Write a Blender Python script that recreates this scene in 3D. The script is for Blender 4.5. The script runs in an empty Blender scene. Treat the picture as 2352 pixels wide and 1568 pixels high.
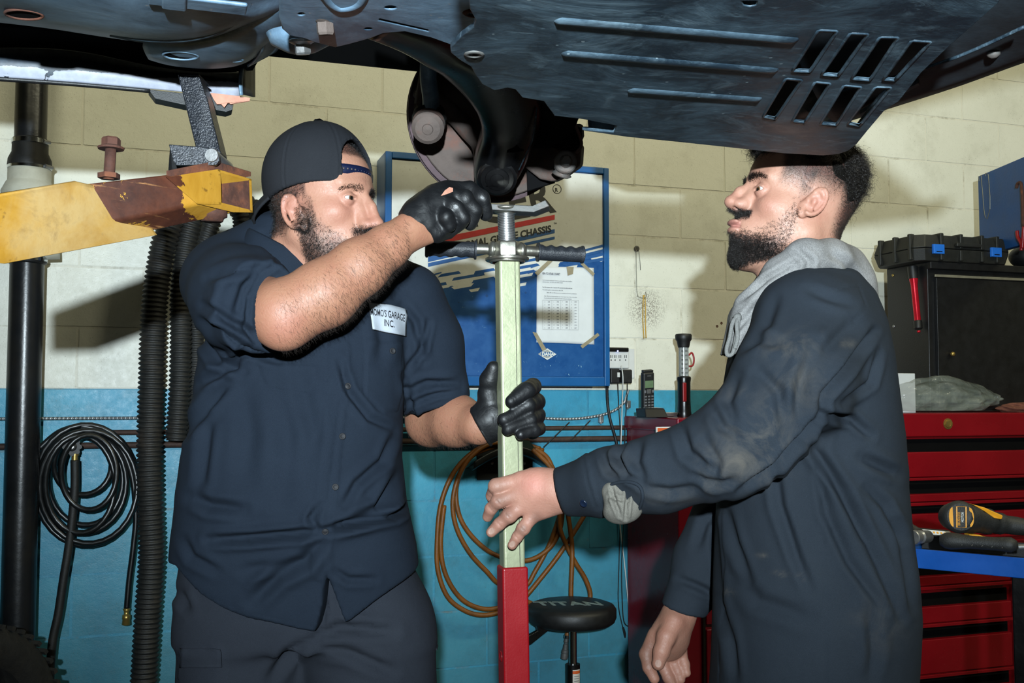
import bpy, bmesh, math, random
import numpy as np
from mathutils import Vector, Matrix
C = bpy.context.scene.collection
PI = math.pi
rng = np.random.default_rng(7); random.seed(7)

# ------------------------------------------------------------------ camera
F = 2350.0; CZ = 1.38; PITCH = math.atan(131.0 / F)
cd = bpy.data.cameras.new('camera'); cam = bpy.data.objects.new('camera', cd); C.objects.link(cam)
cd.sensor_width = 36; cd.lens = F / 2352 * 36; cd.clip_start = 0.02; cd.clip_end = 60
cam.location = (0, 0, CZ); cam.rotation_euler = (PI / 2 + PITCH, 0, 0)
bpy.context.scene.camera = cam

# ------------------------------------------------------------------ light and exposure
sc = bpy.context.scene
sc.view_settings.view_transform = 'Standard'
try: sc.view_settings.look = 'None'
except Exception: pass
sc.view_settings.gamma = 1; sc.view_settings.exposure = 0; sc.view_settings.use_curve_mapping = False
world = bpy.data.worlds.new('world'); sc.world = world; world.use_nodes = True
world.node_tree.nodes['Background'].inputs[0].default_value = (0.55, 0.62, 0.55, 1)
world.node_tree.nodes['Background'].inputs[1].default_value = 0.010
def lamp(name, kind, loc, power, col, size=0.1, size_y=None, aim=None):
    l = bpy.data.lights.new(name, kind); l.energy = power; l.color = col
    if kind == 'AREA':
        l.size = size
        if size_y: l.shape = 'RECTANGLE'; l.size_y = size_y
        else: l.shape = 'DISK'
    else: l.shadow_soft_size = size
    if kind == 'SPOT': l.spot_size = math.radians(82); l.spot_blend = 1.0
    o = bpy.data.objects.new(name, l); C.objects.link(o); o.location = loc
    if aim: o.rotation_euler = (Vector(aim) - Vector(loc)).to_track_quat('-Z', 'Y').to_euler()
    return o
FLASH = (0.02, -0.70, 1.598)
lamp('camera_flash', 'SPOT', FLASH, 860, (0.80, 0.93, 1.0), 0.022, aim=(0.0, 2.0, 2.20))

# ------------------------------------------------------------------ placing helpers
cp, sp_ = math.cos(PITCH), math.sin(PITCH)
def ray(px, py):
    u = (px - 1176) / F; v = (784 - py) / F
    return Vector((u, cp - v * sp_, sp_ + v * cp))
def at(px, py, Y):
    d = ray(px, py); t = Y / d.y
    return Vector((d.x * t, Y, CZ + d.z * t))
def at_z(px, py, z):
    d = ray(px, py); t = (z - CZ) / d.z
    return Vector((d.x * t, d.y * t, z))
def proj(P):
    P = np.asarray(P, float); x = P[..., 0]; y = P[..., 1]; z = P[..., 2] - CZ
    dep = y * cp + z * sp_; up = -y * sp_ + z * cp
    return 1176 + F * x / dep, 784 - F * up / dep
AL = math.atan(0.333)                       # the back wall and the car stand at this angle
WD = Vector((math.cos(AL), math.sin(AL), 0)); WN = Vector((math.sin(AL), -math.cos(AL), 0)); WO = Vector((0, 3.87, 0))
def wpx(px, py, off=0.0):                    # picture point -> point on a plane parallel to the wall, off metres in front
    d = ray(px, py); o = Vector((0, 0, CZ)); p0 = WO + WN * off
    t = (p0 - o).dot(WN) / d.dot(WN); return o + d * t
def wl(px, py, off=0.0):                     # the same, as wall coordinates (along, height)
    p = wpx(px, py, off); return ((p - WO).dot(WD), p.z)
def W(l, off, z): return WO + WD * l + WN * off + Vector((0, 0, z))

# ------------------------------------------------------------------ objects
def link(o, parent=None):
    C.objects.link(o)
    if parent: o.parent = parent; o.matrix_parent_inverse = Matrix.Identity(4)
    return o
def tag(o, label, cat, group=None):
    o['label'] = label; o['category'] = cat
    if group: o['group'] = group
    return o
def thing(name, label, cat, loc=(0, 0, 0), rotz=0, group=None):
    o = bpy.data.objects.new(name, None); o.empty_display_size = 0.05; C.objects.link(o)
    o.location = loc; o.rotation_euler = (0, 0, rotz)
    return tag(o, label, cat, group)
def ws(o):                                   # world matrix of a root without a depsgraph update
    m = Matrix.Identity(4); q = o
    while q: m = q.matrix_basis @ m; q = q.parent
    return m
def obj_me(name, me, m, parent=None, smooth=True, world_coords=True):
    o = bpy.data.objects.new(name, me); link(o, parent)
    if parent and world_coords: me.transform(ws(parent).inverted())
    if m and not me.materials: me.materials.append(m)
    if smooth: me.shade_smooth()
    return o
def obj(name, bm, m, parent=None, smooth=False, bevel=0, seg=2, world_coords=True, angle=None):
    me = bpy.data.meshes.new(name); bmesh.ops.recalc_face_normals(bm, faces=bm.faces); bm.to_mesh(me); bm.free()
    o = obj_me(name, me, m, parent, smooth, world_coords)
    if bevel:
        b = o.modifiers.new('bevel', 'BEVEL'); b.width = bevel; b.segments = seg; b.limit_method = 'ANGLE'; b.angle_limit = 0.6
        if smooth is False: me.shade_smooth(); 
        b.harden_normals = True
    elif smooth and angle: me.set_sharp_from_angle(angle=angle)
    return o
def struct(name, bm, m, parent=None, **k):
    o = obj(name, bm, m, parent, **k)
    if not parent: o['kind'] = 'structure'
    return o
def add_box(bm, c, s, R=None):
    r = bmesh.ops.create_cube(bm, size=1); M = Matrix.Translation(c) @ (R.to_4x4() if R is not None else Matrix.Identity(4)) @ Matrix.Diagonal((s[0], s[1], s[2], 1))
    bmesh.ops.transform(bm, matrix=M, verts=r['verts']); return bm
def box(c, s, R=None): return add_box(bmesh.new(), c, s, R)
RW = Matrix.Rotation(AL, 3, 'Z')             # x along the wall, y into the wall, z up
def wbox(bm, l0, l1, o0, o1, z0, z1):        # box in wall coordinates (offsets measured away from the wall)
    return add_box(bm, W((l0 + l1) / 2, (o0 + o1) / 2, (z0 + z1) / 2), (abs(l1 - l0), abs(o1 - o0), abs(z1 - z0)), RW)
def frame_z(d, up=Vector((0, 0, 1))):
    d = Vector(d).normalized()
    x = up.cross(d)
    if x.length < 1e-4: x = Vector((1, 0, 0)).cross(d)
    x.normalize(); y = d.cross(x); return Matrix((x, y, d)).transposed()
def add_cyl(bm, a, b, r1, r2=None, n=20, caps=True):
    a = Vector(a); b = Vector(b); d = b - a; r2 = r1 if r2 is None else r2
    M = Matrix.Translation((a + b) / 2) @ frame_z(d).to_4x4()
    bmesh.ops.create_cone(bm, cap_ends=caps, segments=n, radius1=r1, radius2=r2, depth=d.length, matrix=M); return bm
def cyl(a, b, r1, r2=None, n=20): return add_cyl(bmesh.new(), a, b, r1, r2, n)
def add_lathe(bm, o, d, prof, n=24):         # prof: [(along, radius)...] around axis d from o
    R = frame_z(d); o = Vector(o); rings = []
    for (h, r) in prof:
        rings.append([bm.verts.new(o + R @ Vector((r * math.cos(2 * PI * k / n), r * math.sin(2 * PI * k / n), h))) for k in range(n)])
    for a, b in zip(rings, rings[1:]):
        for k in range(n): bm.faces.new((a[k], a[(k + 1) % n], b[(k + 1) % n], b[k]))
    for rg in (rings[0], rings[-1]):
        try: bm.faces.new(rg)
        except Exception: pass
    return bm
def lathe(o, d, prof, n=24): return add_lathe(bmesh.new(), o, d, prof, n)
def add_tube(bm, pts, r, n=10, closed=False, rad=None, cap=True):
    pts = [Vector(p) for p in pts]; N = len(pts); rings = []; up = None
    for i, p in enumerate(pts):
        if closed: t = pts[(i + 1) % N] - pts[i - 1]
        else: t = pts[min(i + 1, N - 1)] - pts[max(i - 1, 0)]
        t.normalize()
        if up is None:
            up = Vector((0, 0, 1)) if abs(t.z) < 0.9 else Vector((1, 0, 0))
        x = up.cross(t); x.normalize(); y = t.cross(x); up = y
        rr = rad[i] if rad is not None else r
        rings.append([bm.verts.new(p + (x * math.cos(2 * PI * k / n) + y * math.sin(2 * PI * k / n)) * rr) for k in range(n)])
    for i in range(N if closed else N - 1):
        a, b = rings[i], rings[(i + 1) % N]
        for k in range(n): bm.faces.new((a[k], a[(k + 1) % n], b[(k + 1) % n], b[k]))
    if not closed and cap:
        bm.faces.new(rings[0]); bm.faces.new(rings[-1])
    return bm
def tube(pts, r, n=10, closed=False, rad=None): return add_tube(bmesh.new(), pts, r, n, closed, rad)
def spline(pts, k=8, closed=False):          # Catmull-Rom
    P = [Vector(p) for p in pts]; N = len(P); out = []
    for i in range(N if closed else N - 1):
        g = (lambda j: P[j % N]) if closed else (lambda j: P[min(max(j, 0), N - 1)])
        a, b, c, d = g(i - 1), g(i), g(i + 1), g(i + 2)
        for s in range(k):
            t = s / k
            out.append(0.5 * ((2 * b) + (c - a) * t + (2 * a - 5 * b + 4 * c - d) * t * t + (3 * b - a - 3 * c + d) * t ** 3))
    if not closed: out.append(P[-1])
    return out
def add_prism(bm, poly, vec):                # polygon (3D points) extruded by vec
    a = [bm.verts.new(Vector(p)) for p in poly]; b = [bm.verts.new(Vector(p) + Vector(vec)) for p in poly]; n = len(a)
    fs = [bm.faces.new(a), bm.faces.new(b)]
    for i in range(n): bm.faces.new((a[i], a[(i + 1) % n], b[(i + 1) % n], b[i]))
    bmesh.ops.triangulate(bm, faces=[f for f in fs if len(f.verts) > 4]); return bm
def prism(poly, vec): return add_prism(bmesh.new(), poly, vec)
def curve_plate(name, loops, th, M, m, parent=None, bevel=0.0):   # flat outline with holes -> mesh; loops in 2D, M places them
    cu = bpy.data.curves.new(name, 'CURVE'); cu.dimensions = '2D'; cu.fill_mode = 'BOTH'; cu.extrude = th / 2; cu.bevel_depth = bevel
    for lp in loops:
        s = cu.splines.new('POLY'); s.points.add(len(lp) - 1)
        for p, q in zip(s.points, lp): p.co = (q[0], q[1], 0, 1)
        s.use_cyclic_u = True
    o = bpy.data.objects.new('t', cu); C.objects.link(o)
    me = bpy.data.meshes.new_from_object(o.evaluated_get(bpy.context.evaluated_depsgraph_get())); bpy.data.objects.remove(o); bpy.data.curves.remove(cu)
    me.name = name; me.transform(M); me.materials.clear()
    return obj_me(name, me, m, parent, smooth=False)
def text(name, s, size, M, m, parent=None, th=0.0006, offset=0.0, shear=0.0, sx=1.0, align='LEFT', space=1.0):
    cu = bpy.data.curves.new(name, 'FONT'); cu.body = s; cu.size = size; cu.extrude = th; cu.offset = offset; cu.shear = shear; cu.align_x = align
    cu.space_character = space; cu.resolution_u = 3
    o = bpy.data.objects.new('t', cu); C.objects.link(o)
    me = bpy.data.meshes.new_from_object(o.evaluated_get(bpy.context.evaluated_depsgraph_get())); bpy.data.objects.remove(o); bpy.data.curves.remove(cu)
    me.name = name; me.transform(M @ Matrix.Diagonal((sx, 1, 1, 1))); me.materials.clear()
    return obj_me(name, me, m, parent, smooth=False)
def wallM(l, off, z, rot=0.0):               # local x along the wall, y up, z towards the room
    R = Matrix((WD, Vector((0, 0, 1)), WN)).transposed()
    return Matrix.Translation(W(l, off, z)) @ R.to_4x4() @ Matrix.Rotation(rot, 4, 'Z')

# ------------------------------------------------------------------ materials
def srgb(r, g, b):
    f = lambda c: (c / 255 / 12.92) if c / 255 <= 0.04045 else ((c / 255 + 0.055) / 1.055) ** 2.4
    return (f(r), f(g), f(b))
class NT:
    def __init__(s, name):
        s.m = bpy.data.materials.new(name); s.m.use_nodes = True; s.t = s.m.node_tree; s.n = s.t.nodes; s.l = s.t.links
        s.b = s.n['Principled BSDF']; s.tc = s.n.new('ShaderNodeTexCoord'); s.P = s.tc.outputs['Object']
    def __call__(s, typ, **k):
        n = s.n.new('ShaderNode' + typ)
        for a, v in k.items(): setattr(n, a, v)
        return n
    def set(s, sock, v):
        if hasattr(v, 'is_linked') or isinstance(v, bpy.types.NodeSocket): s.l.new(v, sock)
        else:
            if isinstance(v, (tuple, list)) and len(v) == 3 and sock.type == 'RGBA': v = (*v, 1)
            sock.default_value = v
    def scale(s, v, vec=None):
        n = s('Mapping'); s.set(n.inputs[0], vec or s.P); n.inputs['Scale'].default_value = v; return n.outputs[0]
    def noise(s, scale, detail=4, rough=0.5, vec=None, dist=0):
        n = s('TexNoise'); s.set(n.inputs['Vector'], vec or s.P); n.inputs['Scale'].default_value = scale
        n.inputs['Detail'].default_value = detail; n.inputs['Roughness'].default_value = rough; n.inputs['Distortion'].default_value = dist
        return n.outputs[0]
    def vor(s, scale, vec=None, feature='F1'):
        n = s('TexVoronoi', feature=feature); s.set(n.inputs['Vector'], vec or s.P); n.inputs['Scale'].default_value = scale; return n.outputs['Distance']
    def ramp(s, v, a, b, c0=0.0, c1=1.0):
        n = s('MapRange'); s.set(n.inputs[0], v)
        for i, x in enumerate((a, b, c0, c1)): n.inputs[i + 1].default_value = x
        n.clamp = True; return n.outputs[0]
    def mix(s, f, a, b, typ='MIX'):
        n = s('Mix', data_type='RGBA', blend_type=typ); s.set(n.inputs[0], f); s.set(n.inputs[6], a); s.set(n.inputs[7], b); return n.outputs[2]
    def math(s, op, a, b=0.0):
        n = s('Math', operation=op); s.set(n.inputs[0], a); s.set(n.inputs[1], b); return n.outputs[0]
    def attr(s, name): 
        n = s('Attribute'); n.attribute_name = name; return n.outputs['Color']
    def attrf(s, name):
        n = s('Attribute'); n.attribute_name = name; return n.outputs['Fac']
    def sep(s, vec=None):
        n = s('SeparateXYZ'); s.set(n.inputs[0], vec or s.P); return n.outputs
    def bump(s, h, dist=0.002, strength=1.0, prev=None):
        n = s('Bump'); n.inputs['Distance'].default_value = dist; n.inputs['Strength'].default_value = strength; s.set(n.inputs['Height'], h)
        if prev is not None: s.l.new(prev, n.inputs['Normal'])
        s.l.new(n.outputs[0], s.b.inputs['Normal']); return n.outputs[0]
    def out(s, col=None, rough=None, metal=None, spec=None):
        if col is not None: s.set(s.b.inputs['Base Color'], col)
        if rough is not None: s.set(s.b.inputs['Roughness'], rough)
        if metal is not None: s.set(s.b.inputs['Metallic'], metal)
        if spec is not None: s.b.inputs['Specular IOR Level'].default_value = spec
        return s.m
def basic(name, col, rough=0.5, metal=0.0, var=0.15, scale=30, bump=0.0, bscale=200, spec=0.5, dirt=None, dirt_amt=0.4):
    t = NT(name); n = t.noise(scale, 5, 0.6)
    dark = tuple(c * (1 - var) for c in col); lite = tuple(min(1, c * (1 + var)) for c in col)
    c = t.mix(t.ramp(n, 0.3, 0.7), dark, lite)
    if dirt: c = t.mix(t.math('MULTIPLY', t.ramp(t.noise(scale * 0.4, 8, 0.7), 0.5, 0.75), dirt_amt), c, dirt)
    t.out(c, t.ramp(n, 0.2, 0.8, max(0.02, rough - 0.06), min(1, rough + 0.06)), metal, spec)
    if bump: t.bump(t.noise(bscale, 3, 0.6), bump)
    return t.m
# ================================================================== the room
def m_block():
    t = NT('painted_block'); 
    geo = t('NewGeometry'); pos = geo.outputs['Position']; z = t.sep(pos)[2]
    n1 = t.noise(1.3, 6, 0.6, pos); n2 = t.noise(45, 5, 0.7, pos); n3 = t.noise(260, 3, 0.6, pos); n4 = t.noise(7, 8, 0.7, pos)
    cream = t.mix(t.ramp(n1, 0.35, 0.7), srgb(206, 206, 192), srgb(222, 222, 210))
    cream = t.mix(t.math('MULTIPLY', t.ramp(n4, 0.5, 0.8), 0.35), cream, srgb(150, 146, 128))
    blue = t.mix(t.ramp(n1, 0.3, 0.7), srgb(56, 146, 178), srgb(76, 166, 196))
    blue = t.mix(t.math('MULTIPLY', t.ramp(n4, 0.45, 0.72), 0.55), blue, srgb(58, 104, 112))
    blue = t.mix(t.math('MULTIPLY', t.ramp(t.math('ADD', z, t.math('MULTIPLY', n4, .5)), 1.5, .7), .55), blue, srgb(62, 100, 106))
    edge = t.math('ADD', z, t.math('MULTIPLY', n2, 0.004))
    up = t.ramp(edge, 1.4125, 1.4135)
    c = t.mix(up, blue, cream)
    speck = t.math('GREATER_THAN', n3, 0.67)
    speck = t.math('MULTIPLY', speck, t.ramp(n4, 0.35, 0.6, 0.25, 0.8))
    c = t.mix(t.math('MULTIPLY', speck, 0.75), c, srgb(88, 84, 62))
    pore = t.math('LESS_THAN', t.vor(120, pos), 0.10)
    c = t.mix(t.math('MULTIPLY', pore, t.ramp(n2, 0.45, 0.6, 0, 0.3)), c, srgb(80, 78, 66))
    vd = t('VectorMath', operation='DISTANCE'); t.set(vd.inputs[0], pos); vd.inputs[1].default_value = wpx(1484, 708, 0)
    st_ = t.math('MULTIPLY', t.ramp(vd.outputs['Value'], .10, .02, 0, .9), t.ramp(t.noise(190, 4, .7, pos), .47, .56)); c = t.mix(st_, c, srgb(84, 72, 62))
    t.out(c, t.ramp(n2, 0.3, 0.7, 0.33, 0.5), 0, 0.4)
    h = t.math('ADD', t.math('MULTIPLY', n2, 1.0), t.math('MULTIPLY', n3, 0.35))
    t.bump(h, 0.0010); return t.m
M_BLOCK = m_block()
def m_mortar():
    t = NT('mortar_paint'); geo = t('NewGeometry'); pos = geo.outputs['Position']; z = t.sep(pos)[2]
    n4 = t.noise(9, 8, 0.7, pos)
    c = t.mix(t.ramp(z, 1.4125, 1.4135), srgb(58, 140, 168), srgb(208, 206, 192))
    c = t.mix(t.math('MULTIPLY', t.ramp(n4, 0.52, 0.66), 0.6), c, srgb(110, 104, 80))
    t.out(c, 0.5); t.bump(t.noise(60, 5, 0.6, pos), 0.002); return t.m
M_CONC = basic('floor_concrete', srgb(78, 76, 72), 0.6, 0, 0.25, 4, 0.001, 120)
M_DARKWALL = basic('far_wall_paint', srgb(120, 118, 108), 0.8, 0, 0.1, 3)

wall = thing('wall_back', 'painted concrete block wall', 'wall', WO, AL); wall['kind'] = 'structure'
for k in ('category', 'label'): del wall[k]
LW0, LW1 = -3.2, 4.4
bm = bmesh.new(); wbox(bm, LW0, LW1, -0.2, -0.0018, 0, 4.3); obj('mortar', bm, m_mortar(), wall)
CH = 0.2032; CL = 0.4064; z_paint = 1.413
l_ref = wl(1562, 470)[0]                      # a vertical joint of the course behind the second man
# find the course of that joint so the bond lines up with the picture
rows = {}
base_me = None
def block_mesh():
    b = box((0, 0, 0), (CL - 0.0045, 0.06, CH - 0.0045)); bmesh.ops.bevel(b, geom=list(b.edges), offset=0.0022, segments=2, affect='EDGES')
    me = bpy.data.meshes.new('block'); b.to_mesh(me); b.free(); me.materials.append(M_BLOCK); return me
base_me = block_mesh()
# vertical joints seen in the photograph, course by course from the blue line (course 7 starts at 1.413)
jz = {c: (z_paint - 7 * CH) + c * CH for c in range(-1, 22)}
cR = int((wl(1562, 470)[1] - jz[0]) // CH)
nb = 0
for c in range(0, 20):
    z0 = jz[c]
    ph = 0.0 if (c - cR) % 2 == 0 else CL / 2
    l = l_ref + ph
    while l > LW0: l -= CL
    while l < LW1:
        zc = z0 + CH / 2; lc = l + CL / 2
        p = W(lc, 0, zc); pxx, pyy = proj(p) if p.y > 0.3 else (-9999, 0)
        if -260 < pxx < 2620 and -260 < pyy < 1800:
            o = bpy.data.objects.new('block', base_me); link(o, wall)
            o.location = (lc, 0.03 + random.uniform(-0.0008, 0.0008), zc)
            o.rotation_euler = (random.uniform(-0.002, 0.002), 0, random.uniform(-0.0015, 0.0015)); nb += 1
        l += CL
print('blocks', nb)
struct('floor', box((0.5, 1.0, -0.05), (11, 10, 0.1)), M_CONC)
struct('ceiling', box((0.5, 1.0, 4.35), (11, 10, 0.1)), M_DARKWALL)
struct('wall_left', box((-4.9, 1.0, 2.15), (0.1, 10, 4.3)), M_DARKWALL)
struct('wall_right', box((5.6, 1.0, 2.15), (0.1, 10, 4.3)), M_DARKWALL)
struct('wall_front', box((0.5, -3.9, 2.15), (11, 0.1, 4.3)), M_DARKWALL)

# ceiling strip lights over the wall aisle (above the picture)
M_HOUS = basic('white_enamel', srgb(210, 210, 205), 0.4)
def m_emit(name, col, s):
    t = NT(name); t.b.inputs['Emission Color'].default_value = (*col, 1); t.b.inputs['Emission Strength'].default_value = s; return t.out((0.8, 0.8, 0.8), 0.5)
AMB_A, AMB_B = 35, 1.2
M_TUBE = m_emit('lamp_tube', (1.0, 0.93, 0.62), 3.0)
LABS = ('leftmost tube strip light of the row over the aisle by the wall', 'second tube strip light from the left over the aisle by the wall', 'third tube strip light from the left over the aisle by the wall', 'rightmost tube strip light of the row over the aisle by the wall', 'leftmost tube strip light of the row above the car roof', 'second tube strip light from the left above the car roof', 'third tube strip light from the left above the car roof', 'rightmost tube strip light of the row above the car roof')
for i, (l, off, pw) in enumerate([(l, 1.1, AMB_B) for l in (-1.9, -0.2, 1.5, 3.1)] + [(l, 3.5, AMB_A) for l in (-2.2, -.4, 1.4, 3.2)]):
    p = W(l, off, 4.22)
    r = thing('ceiling_light', LABS[i], 'lamp', p, AL, 'ceiling strip lights')
    obj('housing', box(p + Vector((0, 0, 0.045)), (1.2, 0.22, 0.06), RW), M_HOUS, r)
    for s in (-1, 1):
        q = p + WN * 0.06 * s + Vector((0, 0, -0.0)); obj('lamp_tube', cyl(q - WD * 0.56, q + WD * 0.56, 0.014, n=12), M_TUBE, r, smooth=True)
    a = lamp('strip_glow', 'AREA', p + Vector((0, 0, -0.06)), pw, (1.0, 0.95, 0.66), 1.1, 0.15, aim=p + Vector((0, 0, -1)) - WN * (.25 if off < 2 else .6))
# ================================================================== shared finishes
def rowsurf(name, rows, m, parent=None, nu=24, k=5, th=0.004, smooth=True, both=None):
    R = []
    for r in rows:
        sp = spline(r, 8) if len(r) > 2 else [Vector(r[0]).lerp(Vector(r[1]), i / 8) for i in range(9)]
        d = [0]
        for a, b in zip(sp, sp[1:]): d.append(d[-1] + (b - a).length)
        out = []
        for i in range(nu + 1):
            t = d[-1] * i / nu; j = 0
            while j < len(d) - 2 and d[j + 1] < t: j += 1
            f = (t - d[j]) / max(1e-9, d[j + 1] - d[j]); out.append(sp[j].lerp(sp[j + 1], f))
        R.append(out)
    if len(R) > 2:
        cols = [spline([R[i][j] for i in range(len(R))], k) for j in range(nu + 1)]
        G = [[cols[j][i] for j in range(nu + 1)] for i in range(len(cols[0]))]
    else: G = [[R[0][j].lerp(R[1][j], i / k) for j in range(nu + 1)] for i in range(k + 1)]
    bm = bmesh.new(); V = [[bm.verts.new(p) for p in g] for g in G]
    for i in range(len(V) - 1):
        for j in range(nu): bm.faces.new((V[i][j], V[i][j + 1], V[i + 1][j + 1], V[i + 1][j]))
    me = bpy.data.meshes.new(name); bm.to_mesh(me); bm.free()
    o = obj_me(name, me, m, parent, smooth)
    if th:
        s = o.modifiers.new('th', 'SOLIDIFY'); s.thickness = th; s.offset = 0
    return o
def m_under():
    t = NT('dusty_plastic'); v = t('NewGeometry').outputs['Position']
    r = t('VectorRotate', rotation_type='Z_AXIS'); t.set(r.inputs['Vector'], v); r.inputs['Angle'].default_value = -AL
    st = t.scale((6, 10, 10), r.outputs[0]); st2 = t.scale((9, 30, 20), r.outputs[0])
    n1 = t.noise(1.2, 9, 0.72, st, 1.4); n2 = t.noise(9, 6, 0.75, v, 0.4); n3 = t.noise(2.4, 6, 0.7, st2, 1.0)
    c = t.mix(t.ramp(n2, 0.42, 0.8), srgb(27, 40, 50), srgb(84, 106, 120))
    c = t.mix(t.math('MULTIPLY', t.ramp(n1, 0.52, 0.72), 0.55), c, srgb(120, 142, 154))
    c = t.mix(t.math('MULTIPLY', t.ramp(n3, 0.6, 0.7), 0.5), c, srgb(116, 138, 150))
    spk = t.math('LESS_THAN', t.vor(46, v), 0.09); spk = t.math('MULTIPLY', spk, t.math('GREATER_THAN', t.noise(3, 2, 0.5, v), 0.58))
    c = t.mix(t.math('MULTIPLY', spk, 0.7), c, srgb(140, 155, 160))
    t.out(c, t.ramp(n2, 0.3, 0.8, 0.42, 0.75), 0, 0.35); t.bump(n1, 0.002, 0.6); return t.m
M_UNDER = m_under()
def m_chassis():
    t = NT('chassis_paint'); v = t('NewGeometry').outputs['Position']
    n1 = t.noise(7, 8, 0.7, v, 0.5); n2 = t.noise(40, 5, 0.7, v)
    c = t.mix(t.ramp(n1, 0.35, 0.75), srgb(44, 62, 78), srgb(118, 146, 168))
    c = t.mix(t.math('MULTIPLY', t.ramp(n2, 0.66, 0.72), 0.6), c, srgb(165, 150, 125))
    c = t.mix(t.math('MULTIPLY', t.ramp(t.noise(5, 8, 0.75, v), 0.64, 0.72), 0.7), c, srgb(120, 82, 62))
    t.out(c, 0.45, 0.1, 0.45); t.bump(n1, 0.002, 0.5); return t.m
M_CHAS = m_chassis()
M_BLACK = basic('black_plastic', srgb(16, 17, 18), 0.5, 0, 0.3, 40, 0.0003, 400)
M_BLACKG = basic('gloss_black_steel', srgb(7, 7, 8), 0.3, 0.0, 0.3, 20, 0.0003, 60, spec=0.6)
M_VOID = basic('void_black', srgb(7, 7, 8), 0.9, 0, 0.2, 20, spec=0.1)
M_RUST = basic('rust', srgb(76, 45, 34), 0.85, 0.1, 0.45, 35, 0.001, 120, dirt=srgb(150, 84, 44), dirt_amt=0.6)
M_RUSTG = basic('grey_rust_shield', srgb(72, 62, 57), 0.8, 0.1, 0.3, 14, 0.0012, 90, dirt=srgb(118, 58, 34), dirt_amt=0.75)
M_ROTOR = basic('rotor_edge_rust', srgb(74, 58, 62), 0.75, 0.3, 0.3, 30, 0.0008, 90)
M_STEEL = basic('bare_steel', srgb(150, 150, 150), 0.38, 0.85, 0.2, 30, 0.0003, 150)
M_CHROME = basic('chrome', srgb(200, 205, 210), 0.12, 1.0, 0.05, 20)
M_BRASS = basic('brass', srgb(176, 150, 84), 0.35, 0.8, 0.2, 30)
M_DUSTMETAL = basic('dusty_metal', srgb(82, 82, 80), 0.6, 0.3, 0.25, 30, 0.001, 90, dirt=srgb(120, 82, 62), dirt_amt=0.5)
M_RUBBER = basic('black_rubber', srgb(17, 18, 18), 0.6, 0, 0.3, 30, 0.0005, 200, dirt=srgb(44, 40, 34), dirt_amt=0.5)

# ================================================================== the lifted car
car = thing('car', 'dark underside of a lifted car with its front wheel removed, slatted splash shield overhead', 'car', (0.25, 1.3, 1.8))
ZT = 1.765
tray = [(1080, -2),(1082, 15),(1095, 38),(1090, 57),(1062, 77),(1048, 92),(1037, 103),(1038, 115),(1059, 132),(1084, 147),(1093, 164),(1109, 187),(1136, 201),(1166, 195),(1185, 199),(1201, 218),(1250, 226),(1275, 260),(1340, 268),(1418, 283),(1410, 300),(1352, 296),(1440, 309),(1560, 321),(1700, 336),(1800, 347),(1890, 352),(1925, 349),(1948, 341),(1966, 326),(1990, 296),(2032, 246),(2062, 228),(2115, 160),(2180, 98),(2290, 0),(2350, -110),(2450, -420),(1030, -420),(1060, -150)]
slots = [[(1880,67),(1924,69),(1861,164),(1819,162)],[(1953,74),(1995,76),(1926,174),(1886,170)],[(2021,83),(2064,84),(1999,184),(1955,180)],[(2094,91),(2139,94),(2056,184),(2028,182)],
 [(1805,178),(1843,182),(1781,273),(1752,267)],[(1872,186),(1908,190),(1849,281),(1819,277)],[(1938,194),(1979,198),(1922,287),(1884,283)],[(2011,198),(2048,199),(1975,289),(1947,283)]]
def flat(l): return [tuple(at_z(x, y, ZT).xy) for x, y in l]
def rnd(l, r=0.18):
    out = []; n = len(l)
    for i in range(n):
        p = Vector(l[i]); a = Vector(l[i - 1]); b = Vector(l[(i + 1) % n])
        out += [p.lerp(a, r), p.lerp(a, r * .3).lerp(p.lerp(b, r * .3), .5), p.lerp(b, r)]
    return [tuple(v) for v in out]
hole = [(1083, 118), (1097, 118), (1103, 125), (1094, 131), (1080, 129)]
hole2 = [(1700, -6), (1742, -6), (1738, 6), (1722, 10), (1706, 6)]
curve_plate('splash_shield', [flat(tray)] + [rnd(flat(s), 0.1) for s in slots] + [flat(hole), flat(hole2)], 0.004, Matrix.Translation((0, 0, ZT)), M_UNDER, car, bevel=0.0012)
# folded edge of the shield
EL = [at_z(x, y, ZT) for x, y in tray[20:33]]
rowsurf('shield_lip', [[p for p in EL], [p + Vector((0, 0.012, 0.022)) for p in EL]], M_UNDER, car, 60, 3, 0.003)
for a, b in (((1262, 42), (1842, 91)), ((1280, 117), (1795, 160)), ((1437, 203), (1752, 226))):
    A, B = at_z(*a, ZT - .001), at_z(*b, ZT - .001)
    d = (B - A).normalized(); nn = 28; pts = [A.lerp(B, i / nn) for i in range(nn + 1)]
    bm = tube(pts, .01, 12, rad=[.0125 * min(1, max(.12, math.sqrt(1 - (max(0, 1 - i / 1.2) ** 2))), max(.12, math.sqrt(1 - max(0, 1 - (nn - i) / 1.2) ** 2))) for i in range(nn + 1)])
    bmesh.ops.transform(bm, matrix=Matrix.Translation((0, 0, ZT)) @ Matrix.Diagonal((1, 1, 0.42, 1)) @ Matrix.Translation((0, 0, -ZT)), verts=bm.verts)
    obj('shield_rib', bm, M_UNDER, car, smooth=True)
for s in slots:                                # rims of the slots
    P = [at_z(x, y, ZT - 0.0025) for x, y in rnd([(a, b) for a, b in s], 0.1)]
    obj('slot_rim', tube(P, 0.0022, 6, closed=True), M_UNDER, car, smooth=True)
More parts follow.
